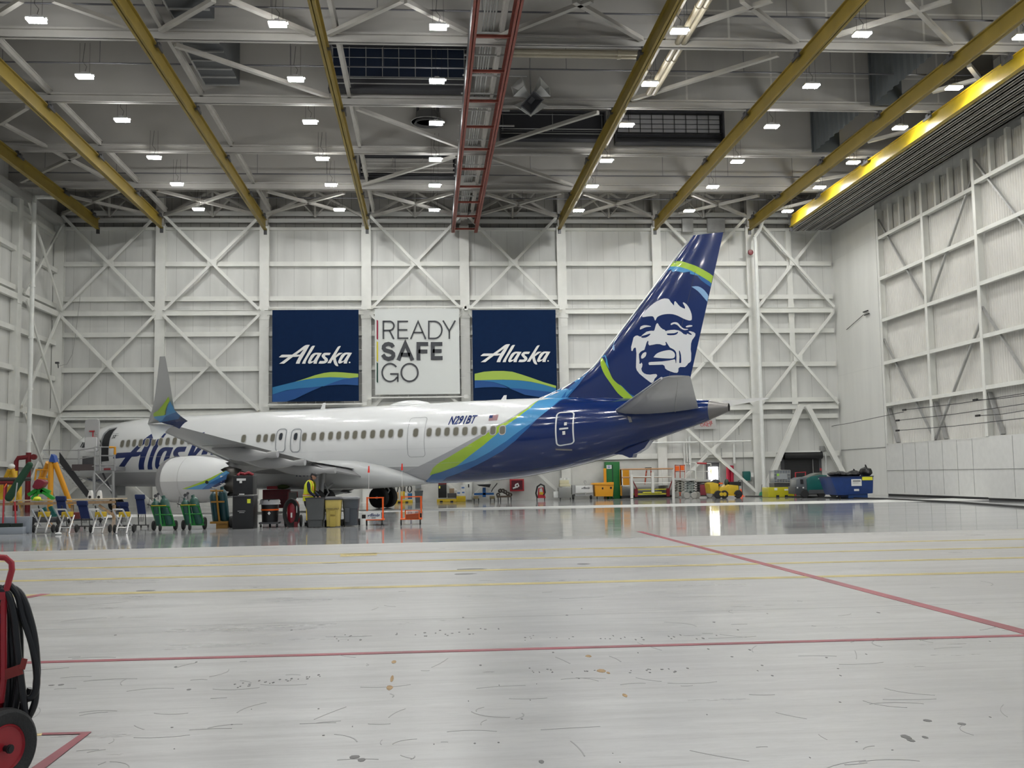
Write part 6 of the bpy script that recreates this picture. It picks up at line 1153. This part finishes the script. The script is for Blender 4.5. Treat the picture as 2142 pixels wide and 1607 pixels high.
# gas cylinders
cyl_t = mat('cylinder_green', (.012, .075, .055), .35, coat=.2)
def gascart(u, vb, t_, big):
    s = Prop('gas_cart', 'green hand cart for two gas cylinders, '+t_, 'cart', u+25, vb); f = lambda x, y: (u+x, vb-109+y-1000) if False else (u+x, vb+y)
    for a_, b_ in (((-1, -53, 0), (12, -10, .1)), ((35, -52, 0), (49, -10, .1)), ((0, -50, 0), (37, -50, 0)), ((8, -33, 0), (42, -33, 0)), ((12, -12, .1), (48, -12, .1)), ((16, -50, -.05), (20, -8, -.3))): s.tube([(u+a_[0], vb+a_[1], a_[2]), (u+b_[0], vb+b_[1], b_[2])], .03, 6)
    s.poly([(u+9, vb-32), (u+42, vb-32), (u+48, vb-9), (u+13, vb-9)], .05, .2).part('frame', green); s.box(u-1, vb-53, u+30, vb-51, -.06, -.02).part('yellow_strap', yellow); s.tube([(u-1, vb-52, 0), (u-9, vb-55, -.05)], .018).tube([(u+37, vb-50, 0), (u+46, vb-12, .3)], .02).part('handle', black)
    for x, r in ((5, .16), (50 if not big else 49, .16 if not big else .20)): s.wheel(u+x, vb-12, r, .1, .25)
    s.wheel(u+18, vb-7, .11, .07, -.3); s.part('wheel', rubber); return s
def cylinder(u, vt, vb, Y, t_, lean=6, r=.13, cap=True, m=None):
    s = Prop('gas_cylinder', t_, 'gas cylinder', u+lean, Y=Y); a, b = s.p(u+lean, vb), s.p(u, vt); a.z = max(a.z, .12); d = (b-a); L = d.length; d.normalize(); pr = [(0, 0), (r*.9, .0), (r, .05), (r, L*.80), (r*.8, L*.87), (r*.45, L*.91)]+([(r*.42, L*.93), (r*.42, L*.99), (r*.25, L)] if cap else [(r*.25, L*.93), (r*.2, L)])
    n = 16; X = d.orthogonal().normalized(); Z = d.cross(X); s.mb.loft([[a+d*h+(X*math.cos(2*PI*k/n)+Z*math.sin(2*PI*k/n))*max(rr, .002) for k in range(n)] for rr, h in pr]); s.part('bottle', m or cyl_t)
    return s, a, b, d
for u, vb, t_, tt in ((317, 1110, 'left of the green pair', 'left green cart'), (379, 1108.5, 'right of the green pair', 'right green cart')):
    s = gascart(u, vb, t_, u > 350); Y = s.Y+.12
    s2, a, b, d = cylinder(u+6, vb-66, vb-12, Y, 'green gas cylinder with a dial gauge on the '+tt, 13, .145, False)
    s2.mb.lathe([(0, -.03), (.055, -.03), (.055, .03), (0, .03)], b+Vector((.04, 0, .1)), 1, 12); s2.mb.tube([b, b+Vector((.03, 0, .08)), b+Vector((.12, 0, .14)), b+Vector((.12, 0, -.02))], .015, 5).tube([b, b+Vector((-.15, 0, .05)), b+Vector((-.2, 0, -.3))], .008, 4); s2.mb.lathe([(0, -.02), (.045, -.02), (.045, .02), (0, .02)], b+Vector((.12, 0, .16)), 1, 12); s2.part('gauge', dgrey)
    cylinder(u+24, vb-73, vb-12, Y, 'capped green gas cylinder on the '+tt, 15, .145, True)
s_ = Prop('gas_cart', 'amber upright cart holding two tall dark green gas cylinders', 'cart', 462, 1105); s_.tube([(452, 1024, -.18), (459, 1092, -.18)], .035, 6).box(441, 1048, 469, 1052, -.2, -.15).tube([(440, 1027, -.15), (467, 1027, -.15)], .03).box(439, 1091, 476, 1096, -.25, .3).box(452, 1095, 476, 1105, -.2, .3, True).part('frame', mat('amber_dark', (.32, .16, .02), .5)); s_.wheel(484, 1095, .2, .12, .1); s_.part('wheel', rubber)
Yg = s_.Y+.1
for x, t_, tp in ((446, 'left of the tall pair on the amber cart', 1026), (464, 'right of the tall pair on the amber cart', 1018)): s2, a, b, d = cylinder(x, tp, 1091, Yg, 'tall dark green gas cylinder, '+t_, 8, .15, x > 450, mat('cylinder_dark', (.008, .05, .06), .35, coat=.2)); s2.mb.tube([b, b+Vector((.1, 0, .08)), b+Vector((-.05, 0, .1))], .02, 5); s2.part('valve', greyst)
# black cabinet
s_ = Prop('power_cabinet', 'tall black equipment cabinet with yellow sticker beside the engine', 'cabinet', 505, 1107); s_.box(486, 1037, 530, 1107, 0, .9, True).part('lower_cabinet', black, bevel=.02); s_.box(487, 995, 529, 1036, .02, .85).part('upper_cabinet', black, bevel=.02); s_.box(517, 1044, 524, 1053, -.02, 0).part('yellow_sticker', mat('label_hi', (.75, .8, .05), .5))
s_.box(495, 1001, 514, 1006, -.01, .02).box(501, 1006, 506, 1011, -.01, .02).box(500, 1033, 511, 1035, -.01, .02).part('white_label', lbl); s_.tube([(497, 995, .2), (503, 990, .3), (512, 992, .2), (520, 989, .3), (530, 994, .3)], .05, 6).part('red_strap', mat('strap_red', (.3, .03, .04), .7)); s_.box(497, 1069, 513, 1070, -.01, .0).box(500, 1072, 511, 1073, -.01, 0).part('printed_line', lbl)
s_.box(489, 1037, 528, 1040, -.03, 0).part('ledge', dgrey)
# trash drum
s_ = Prop('trash_drum', 'black drum on a dolly with clear plastic liner and orange rim strip', 'drum', 562, 1104)
c = s_.p(562, 1104); R0 = .29; s_.mb.lathe([(0, .18), (R0*.93, .18), (R0, .62), (R0*1.03, .8), (R0*1.05, .95), (R0*.98, .95), (R0*.95, .7)], (0, .3, 0), 2, 24); s_.part('drum', black); s_.mb.lathe([(R0*1.02, .57), (R0*1.05, .57), (R0*1.05, .62), (R0*1.02, .62)], (0, .3, 0), 2, 24); s_.part('orange_strip', orange)
rg = [[((R0*(1.08+.12*q)+.03*math.sin(k*2.3+q*5))*math.cos(2*PI*k/28), .3+(R0*(1.08+.12*q)+.03*math.sin(k*1.7+q*3))*math.sin(2*PI*k/28), .93-.16*q) for k in range(28)] for q in (0, .35, .7, 1)]; s_.mb.loft(rg, cap=False); s_.part('plastic_liner', mat('clear_plastic', (.6, .6, .62), .2, alpha=.55)); s_.mb.box(-.33, .33, 0, .6, .12, .18)
s_.part('dolly', dgrey)
for x in (-.27, .27, 0): s_.mb.lathe([(0, -.03), (.055, -.03), (.055, .03), (0, .03)], (x, .05 if x else .3, .06), 0, 12)
s_.part('caster', rubber); s_.box(559, 1071, 565, 1076, -.0, .0); s_.mb = MB(); q = s_.p(563, 1074, 0); s_.mb.prism([(q.x-.05, q.z), (q.x, q.z-.06), (q.x+.05, q.z), (q.x, q.z+.06)], 1, -.02, 0); s_.part('diamond_label', lbl)
# wheeled extinguisher mid distance
s_ = Prop('wheeled_extinguisher', 'red wheeled fire extinguisher with coiled black hose beside the worker', 'fire extinguisher', 611, 1103); s_.mb.lathe([(0, .08), (.18, .1), (.21, .2), (.21, .72), (.15, .86), (.05, .93), (0, .93)], (0, .3, 0), 2, 20); s_.part('tank', mat('ext_red', (.25, .01, .02), .3, coat=.3)); 
for k in range(3): s_.tube([(609+(16-k*2.2)*math.cos(a_*PI/10), 1073+(29-k*3)*math.sin(a_*PI/10), .02+.05*k) for a_ in range(20)], .035, 6, closed=True)
s_.part('hose', rubber); s_.wheel(629.5, 1090, .2, .08, .5); s_.wheel(598, 1090, .2, .08, .5); s_.part('wheel', rubber); s_.box(615, 1092, 622, 1103, -.05, .05).part('foot', dred); s_.poly([(619, 1045), (622, 1041), (625, 1047), (622, 1050)], .0, .01).part('tag', lbl); s_.tube([(603, 1085, .5), (604, 1048, .5), (618, 1048, .5), (619, 1085, .5)], .02).part('frame', dred); s_.box(620, 1058, 621.5, 1073, .0, .02).box(608, 1073, 611, 1083, -.0, .08).part('label', lbl)
# toolboxes
s_ = Prop('tool_chest', 'dark red rolling tool chest under the wing behind the black drum', 'tool chest', 577, 1071); s_.box(549, 1024, 604, 1064, 0, .8).part('body', dred, bevel=.02)
for k in range(4): s_.box(551, 1028+k*9, 602, 1028.7+k*9, -.01, 0)
s_.part('drawer_gap', black); s_.box(558, 1017, 580, 1024, .1, .5).part('top_tray', red, bevel=.02); casters(s_, (553, 600), 1069, .1)
s_ = Prop('tool_bag', 'green and black bag lying on top of the dark red tool chest', 'bag', 590, Y=s_.Y+.2); c = s_.p(590, 1019); s_.mb.blob((c.x, .2, c.z), (.35, .2, .12), 12, 2, .08); s_.part('bag', mat('bag_olive', (.08, .11, .03), .7))
s_ = Prop('parts_cart', 'small cart with a grey panel and dusty red rim left of the worker', 'cart', 612, 1072); s_.box(603, 1030, 622, 1060, 0, .05).part('panel', mat('panel_taupe', (.15, .15, .14), .5)); s_.tube([(602, 1064, 0), (603, 1029, 0), (622, 1029, 0), (623, 1064, 0)], .03).part('rim', mat('dusty_red', (.22, .05, .05), .5)); casters(s_, (605, 620), 1070, .08, (.0, .4)); s_.box(603, 1060, 623, 1066, 0, .5).part('shelf', dred)
# bins
def bin_(label, u0, u1, vt, vb, m, lidm, open_, extra=None):
    s = Prop('wheeled_bin', label, 'bin', (u0+u1)/2, vb); w = (s.p(u1, vb)-s.p(u0, vb)).x; h = s.p(u0, vt).z; c = w/2
    def rg(z, k, dd=.0): return [(c_[0], c_[1], z) for c_ in [(x, y+.36) for x, y in rrect(0, 0, w*k, .72*k+dd, .07, 3)]]
    prof = [(0.03, .76), (h*.26, .80), (h*.26, .90), (h*.62, .94), (h*.62, .96), (h*.9, 1.0), (h*.93, 1.04), (h*.95, 1.04)] if open_ else [(0.03, .80), (h*.6, .90), (h*.6, .95), (h*.9, 1.0)]
    s.mb.loft([rg(z, k) for z, k in prof]+([rg(h*.95, .97), rg(h*.3, .8)] if open_ else [])); s.part('body', m)
    if open_: s.mb.loft([[(x, y+(.0), z) for x, y, z in rg(h*.95, 1.05)], [(x, y, z+.04) for x, y, z in rg(h*.95, 1.07)], [(x, y, z+.04) for x, y, z in rg(h*.95, .97)]], cap=False); s.part('rim', dgrey)
    else:
        s.mb.loft([rg(h*.9, 1.06), rg(h*.94, 1.07), rg(h*.98, 1.0), rg(h*1.0, .9)]); s.part('lid', lidm)
    s.mb.tube([(-c, .74, h*.93), (c, .74, h*.93)], .025, 6); s.part('handle', dgrey)
    for x in (-c*.95, c*.95): s.mb.lathe([(0, -.03), (.12, -.03), (.12, .03), (0, .03)], (x, .62, .12), 0, 14)
    s.part('wheel', rubber); return s, w, h
bg = mat('bin_grey', (.095, .10, .10), .55, var=.08)
s_, w, h = bin_('mid grey open topped wheeled bin in front of the worker', 639, 678, 1041, 1104.5, bg, bg, True); s_.mb.box(-w*.44-.02, -w*.42, .05, .7, h*.25, h*.88); s_.part('yellow_edge', yellow)
s_, w, h = bin_('faded yellow wheeled bin with grey lid between two grey bins', 679, 713, 1040, 1103.5, mat('bin_yellow', (.60, .47, .13), .55, var=.08), dgrey, False)
s_.mb.box(-w*.17, w*.17, -.035, .03, h*.02, h*.36).box(-w*.17, w*.17, -.035, .03, h*.42, h*.55); s_.part('raised_panel', mat('bin_yellow_dark', (.48, .37, .08), .6), bevel=.01); s_.txt('TRASH ONLY', 696, 1064.5, .07, char, -.03)
s_, w, h = bin_('slate grey wheeled bin with closed lid nearest the orange cart', 716, 750, 1040, 1101.5, mat('bin_slate', (.075, .085, .10), .5, var=.06), mat('lid_grey', (.14, .15, .16), .4), False); s_.mb.box(-w*.35, -w*.05, -.03, .03, h*.15, h*.62); s_.part('moulded_panel', mat('bin_slate'), bevel=.01)
# orange carts
def ocart(u0, u1, vt, vb, label, fl, fu, fvt):
    s = Prop('orange_cart', label, 'cart', (u0+u1)/2, vb)
    for u in (u0+3, u1-2): s.box(u-1.6, vt, u+1.6, vb-12, .55, .6)
    s.box(u0+1.5, vt, u1, vt+3, .54, .61).part('push_frame', orange); s.box(u0, vb-13, u1, vb-10, 0, .9)
    s.part('deck', orange)
    for u in (u0+2, u1-4):
        for dy in (.05, .75): s.wheel(u, vb-5, .085, .05, dy)
    w_ = s.part('wheel', rubber); s.box((u0+u1)/2-2, vb-11, (u0+u1)/2+2, vb-2, .3, .36).part('foot_brake', alu)
    f = s; f.tube([(fu, vt+8, .6), (fu, fvt+12, .6)], .008, 5).part('flag_pole', lbl); f.poly([(fu-2.5, fvt+14), (fu-1, fvt), (fu+1.2, fvt), (fu+1.8, fvt+14)], .58, .62).part('flag', mat('flag_neon', (.95, .05, .03), .5)); return s
s_ = ocart(765, 803, 1040, 1099.5, 'orange flagged cart with a white Alaska sign', 1, 771.5, 975); s_.box(765, 1069, 797, 1087, -.06, -.02).part('sign', lbl); s_.box(757, 1077, 766, 1085, .3, .5).part('bumper', rubber)
q = s_.p(768.5, 1081, -.07); sub([[[(x+q.x, z+q.z) for x, z in l] for l in sh_] for sh_ in mark(lambda x, y: ((x-60)*.00021, (685-y)*.00021))], 'wordmark', mark_b, s_.t, -.07); s_.box(777, 1083, 786, 1084.5, -.07, -.06).part('printed_line', char)
s_ = ocart(837, 883, 1038, 1098, 'orange flagged cart with a wire basket', 1, 841, 970); s_.box(847, 1067, 878, 1069, -.02, 0).box(847, 1067, 849, 1086, -.02, 0).box(876, 1067, 878, 1086, -.02, 0)
for k in range(9): s_.box(849+k*3.1, 1069, 849.5+k*3.1, 1077, -.02, 0)
s_.part('basket', orange); s_.poly([(847, 1077), (877, 1074), (877, 1086), (847, 1086)], .0, .3).part('contents', mat('dark_orange', (.35, .06, .01), .6)); s_.box(877, 1074, 882, 1083, .3, .5).part('bumper', rubber)
# cap on ground
q = G2(122, 1119); solo(MB().blob((0, 0, .04), (.10, .07, .04), 10, 3, .1), 'paper_scrap', lbl, 'small white crumpled scrap lying on the floor below the aluminium carts', 'scrap', None, (q.x, q.y, 0))
# ================================================================== WORKER
def skin(name, nodes, edges, m, parent, sub_=2, root=0):
    me = bpy.data.meshes.new(name); bm = bmesh.new(); lay = bm.verts.layers.skin.verify(); vs = []
    for i, (p, r) in enumerate(nodes):
        v = bm.verts.new(p); v[lay].radius = (r, r) if not isinstance(r, tuple) else r; v[lay].use_root = i == root; vs.append(v)
    for a, b in edges: bm.edges.new((vs[a], vs[b]))
    bm.to_mesh(me); bm.free(); me.materials.append(m); o = bpy.data.objects.new(name, me); C.objects.link(o); o.parent = parent
    sk = o.modifiers.new('skin', 'SKIN'); sk.use_smooth_shade = True; sb = o.modifiers.new('sub', 'SUBSURF'); sb.levels = sb.render_levels = sub_; return o
cloth_n = mat('uniform_navy', (.008, .012, .035), .85); skn = mat('skin', (.45, .25, .17), .5)
wp = gnd(646, 1101); wk = thing('person', 'worker in yellow safety vest, black cap and dark clothes bending over the grey bin', 'person', (wp.x-.02, wp.y+.15, 0), -.2)
# figure faces +x (towards the bins) and a little to the camera
B = [((0, 0, .98), (.16, .12)), ((.02, 0, 1.2), (.15, .13)), ((.06, 0, 1.42), (.17, .14)), ((.09, 0, 1.55), (.08, .08)), ((.11, 0, 1.63), .06),
     ((.05, -.19, 1.46), .07), ((.10, -.25, 1.18), .055), ((.30, -.19, 1.0), .045), ((.05, .19, 1.46), .07), ((.10, .24, 1.18), .055), ((.32, .17, 1.0), .045),
     ((.0, -.11, .90), .11), ((.03, -.12, .50), .075), ((.0, -.13, .10), .055), ((.02, .11, .90), .11), ((.08, .13, .50), .075), ((.06, .14, .10), .055)]
body = skin('body', B, [(0, 1), (1, 2), (2, 3), (3, 4), (2, 5), (5, 6), (6, 7), (2, 8), (8, 9), (9, 10), (0, 11), (11, 12), (12, 13), (0, 14), (14, 15), (15, 16)], cloth_n, wk)
hd = MB(); hc = Vector((.165, 0, 1.71)); rg = []
for i in range(13):
    th = PI*i/12; z = -.125*math.cos(th); row = []
    for k in range(20):
        a = 2*PI*k/20; r = math.sin(th); fx = 1+.12*(math.cos(a) > .5)*(z < 0); x = .095*r*math.cos(a)*fx; y = .075*r*math.sin(a)*(1-.12*(z < -.05))
        if z < -.04: x += .012
        row.append(tuple(hc+Vector((x*math.cos(.35)+z*math.sin(.35)*.6, y, z*math.cos(.2)-x*math.sin(.35)))))
    rg.append(row)
face_ = hd.loft(rg).build('head', skn, wk)
fr = Vector((math.cos(.35), 0, -math.sin(.35))); up_ = Vector((.34, 0, .94))
MB().blob(tuple(hc+fr*.108+up_*-.015), (.02, .014, .022), 8).build('nose', skn, face_)
for sg in (-1, 1):
    MB().blob(tuple(hc+fr*.088+up_*.012+Vector((0, sg*.03, 0))), (.01, .013, .008), 8).build('eye', black, face_); MB().blob(tuple(hc+Vector((-.01, sg*.078, -.01))), (.02, .01, .032), 8).build('ear', skn, face_)
MB().blob(tuple(hc+fr*.098-up_*.06), (.008, .025, .006), 8).build('mouth', mat('lip', (.3, .1, .08), .5), face_)
MB().blob(tuple(hc+Vector((-.035, 0, .0))), (.075, .082, .085), 12).build('hair', mat('hair_grey', (.06, .05, .045), .8), wk)
cap = MB(); cap.loft([[tuple(hc+up_*(.03+.095*math.sin(t*PI/2/5))+(fr*math.cos(2*PI*k/18)*.108+Vector((0, 1, 0))*math.sin(2*PI*k/18)*.092)*math.cos(t*PI/2/5*.98)-fr*.005) for k in range(18)] for t in range(6)]); cap.loft([[tuple(hc+up_*.035+fr*(.07+.1*q)+Vector((0, y*(1-.3*q), -.01*q))) for y in (-.08, -.04, 0, .04, .08)]+[tuple(hc+up_*.028+fr*(.07+.1*q)+Vector((0, y*(1-.3*q), -.01*q))) for y in (.08, .04, 0, -.04, -.08)] for q in (0, .5, 1)])
cap.build('cap', black, wk)
# vest: open shell over the torso with orange and silver tape
vm = mat('vest_yellow', (.72, .80, .03), .6); tm = mat('vest_tape', (.75, .72, .62), .35); om = mat('vest_orange', (.85, .22, .03), .6)
def vring(z, rx, ry, cx, gap):
    n = 22; return [(cx+rx*math.cos(gap+(2*PI-2*gap)*k/n), ry*math.sin(gap+(2*PI-2*gap)*k/n), z) for k in range(n+1)]
lv = [(.86, .205, .20, .0, .35), (1.0, .20, .20, .0, .4), (1.15, .195, .205, .02, .45), (1.3, .2, .21, .04, .5), (1.42, .195, .20, .055, .55), (1.52, .15, .155, .07, .75), (1.57, .10, .115, .075, 1.0)]
vv = MB().loft([vring(*l) for l in lv], closed=False, cap=False).loft([vring(z-.0, rx-.012, ry-.012, cx, g_) for z, rx, ry, cx, g_ in lv], closed=False, cap=False).build('safety_vest', vm, wk)
for z, m_, of, hh in ((1.02, om, .006, .07), (1.035, tm, .010, .03)): MB().loft([vring(z, .205+of, .207+of, .005, .4), vring(z+hh, .203+of, .207+of, .01, .42)], closed=False, cap=False).build('tape', m_, vv)
for sg in (-1, 1):
    MB().loft([[(.20-.0*q, sg*(.12), 0) for q in (0,)]*1+[(.2, sg*.17, .88), (.2, sg*.12, .88)], [(.215, sg*.185, 1.2), (.225, sg*.13, 1.2), (.225, sg*.13, 1.2)], [(.17, sg*.15, 1.5), (.19, sg*.10, 1.5), (.19, sg*.10, 1.5)], [(.06, sg*.135, 1.6), (.07, sg*.09, 1.6), (.07, sg*.09, 1.6)]][1:], cap=False).build('tape', om, vv)
# hands, each with palm, four fingers and thumb
for sg, hx, hy in ((-1, .34, -.18), (1, .36, .16)):
    nd = [((hx-.05, hy, 1.0), .026), ((hx, hy, .975), (.04, .018)), ((hx+.035, hy, .955), (.04, .017))]; ed = [(0, 1), (1, 2)]
    hnd = skin('hand', nd, ed, skn, wk, 1)
    for f_, (dy, L) in enumerate(((-.03, .07), (-.01, .08), (.01, .075), (.03, .06))):
        skin('finger', [((hx+.04, hy+dy, .955), .010), ((hx+.04+L*.5, hy+dy*1.1, .935), .009), ((hx+.04+L*.7, hy+dy*1.1, .935-L*.5), .008)], [(0, 1), (1, 2)], skn, hnd, 1)
    skin('thumb', [((hx, hy-sg*.035, .965), .011), ((hx+.03, hy-sg*.06, .94), .010), ((hx+.05, hy-sg*.055, .915), .009)], [(0, 1), (1, 2)], skn, hnd, 1)
for y, x in ((-.13, .0), (.14, .06)): MB().loft([[(x+a, y+b, z) for a, b in ((-.09, -.045), (.10+(0 if z > .06 else .08), -.05), (.14+(0 if z > .06 else .06), 0), (.10+(0 if z > .06 else .08), .05), (-.09, .045))] for z in (0, .05, .09, .13)]).build('boot', black, wk, bevel=.01)
# ================================================================== NEAR WHEELED EXTINGUISHER (left edge)
Y0 = 6.05
def PX(u, v, dy=0.): return onY(u, v, Y0+dy)-Vector((onY(-40, 1500, Y0).x, Y0, 0))
ex = thing('wheeled_extinguisher', 'large red wheeled fire extinguisher with thick black hose at the left edge', 'fire extinguisher', (onY(-40, 1500, Y0).x, Y0, 0))
rp_ = mat('ext_frame_red', (.38, .015, .025), .35, coat=.3, var=.1)
MB().tube([PX(-160, 1172), PX(-20, 1165), PX(12, 1167), PX(24, 1178), PX(25, 1192), PX(12, 1240), PX(8, 1262), PX(8, 1420), PX(2, 1470)], .017, 10).tube([PX(-160, 1172), PX(-172, 1240), PX(-172, 1470)], .017, 10).build('handle_frame', rp_, ex)
MB().box(PX(-172, 1240).x, PX(14, 1240).x, -.02, .0, PX(0, 1255).z, PX(0, 1238).z).build('cross_plate', rp_, ex, bevel=.004)
MB().beam(PX(4, 1414, -.0), PX(46, 1400, -.06), .006, .055).beam(PX(46, 1400, -.06), PX(52, 1378, -.06), .006, .03).build('hose_bracket', mat('bracket_red', (.25, .03, .025), .5), ex)
c = PX(-60, 1500, .12); MB().lathe([(0, .18), (.19, .2), (.215, .28), (.215, .80), (.18, .93), (.07, 1.0), (.06, 1.04), (0, 1.04)], (c.x, .16, 0), 2, 32).build('tank', rp_, ex)
MB().tube([PX(-2, 1288, .1), PX(0, 1262, .1), PX(-20, 1250, .1)], .025, 8).build('valve', mat('brass', (.35, .26, .1), .3, .9), ex); MB().tube([PX(-3, 1310, .05), PX(-2, 1285, .05)], .012, 8).build('blue_band', blue, ex)
hz = [([(0, 1245), (14, 1228), (22, 1226), (38, 1248), (48, 1290), (66, 1345), (76, 1400), (76, 1440), (68, 1458), (56, 1462)], .02), ([(6, 1232), (22, 1228), (45, 1245), (62, 1290), (73, 1340), (78, 1400), (76, 1430), (73, 1470), (60, 1500), (46, 1515), (32, 1560)], .03),
      ([(2, 1236), (18, 1245), (30, 1290), (35, 1340), (44, 1420), (50, 1470), (52, 1500), (44, 1515), (30, 1540), (20, 1560)], .0), ([(10, 1240), (28, 1270), (40, 1310), (42, 1380), (38, 1440), (28, 1500), (14, 1540)], .04), ([(8, 1250), (18, 1300), (26, 1380), (22, 1450), (12, 1500), (4, 1520)], .06), ([(14, 1250), (22, 1300), (38, 1400), (30, 1470), (42, 1480), (56, 1460), (64, 1440)], .09), ([(-30, 1240), (0, 1230), (16, 1260), (30, 1330), (34, 1420), (30, 1480), (20, 1520)], .12), ([(0, 1240), (12, 1280), (16, 1360), (18, 1440), (10, 1500), (0, 1540)], .05)]
hp = MB()
for pts, dy in hz:
    P = [PX(u, v, dy) for u, v in pts]; Q = []
    for i in range(len(P)-1):
        a, b, c_, d = P[max(i-1, 0)], P[i], P[i+1], P[min(i+2, len(P)-1)]
        for j in range(4): t = j/4; Q.append(.5*(2*b+(c_-a)*t+(2*a-5*b+4*c_-d)*t*t+(3*b-a-3*c_+d)*t**3))
    hp.tube(Q+[P[-1]], .0185, 10)
hp.build('hose', mat('hose_rubber', (.010, .010, .011), .42, var=.1), ex)
wc = PX(-2, 1530, -.08); wc.z = .205
wq = PX(3, 1531, -.12)
t_ = MB().lathe([(.125, -.035), (.15, -.045), (.185, -.05), (.203, -.035), (.207, 0), (.203, .035), (.185, .05), (.15, .045), (.125, .035), (.125, -.035)], (0, 0, 0), 0, 40).build('tyre', mat('tyre_near', (.028, .028, .027), .7, var=.15, bump=.3, bscale=60), ex)
t_.location = (wq.x, wq.y, .207); t_.rotation_euler = (0, 0, -.50)
MB().lathe([(.127, .03), (.118, .042), (.105, .02), (.03, .01), (.028, .02), (0, .02)], (0, 0, 0), 0, 32).lathe([(.127, -.03), (.118, -.042), (.105, -.02), (.03, -.01), (0, -.01)], (0, 0, 0), 0, 32).build('wheel_rim', rp_, t_); MB().tube([(-.03, 0, 0), (.075, 0, 0)], .016, 12).tube([(.06, 0, 0), (.07, 0, 0)], .024, 12).build('axle_nut', black, t_)
a_ = Vector((wq.x, wq.y, .207)); MB().beam(a_-Vector((.04, -.03, 0)), a_-Vector((.5, -.2, 0)), .03).box(wq.x-.5, wq.x-.05, .0, .3, .14, .17).build('axle', rp_, ex)
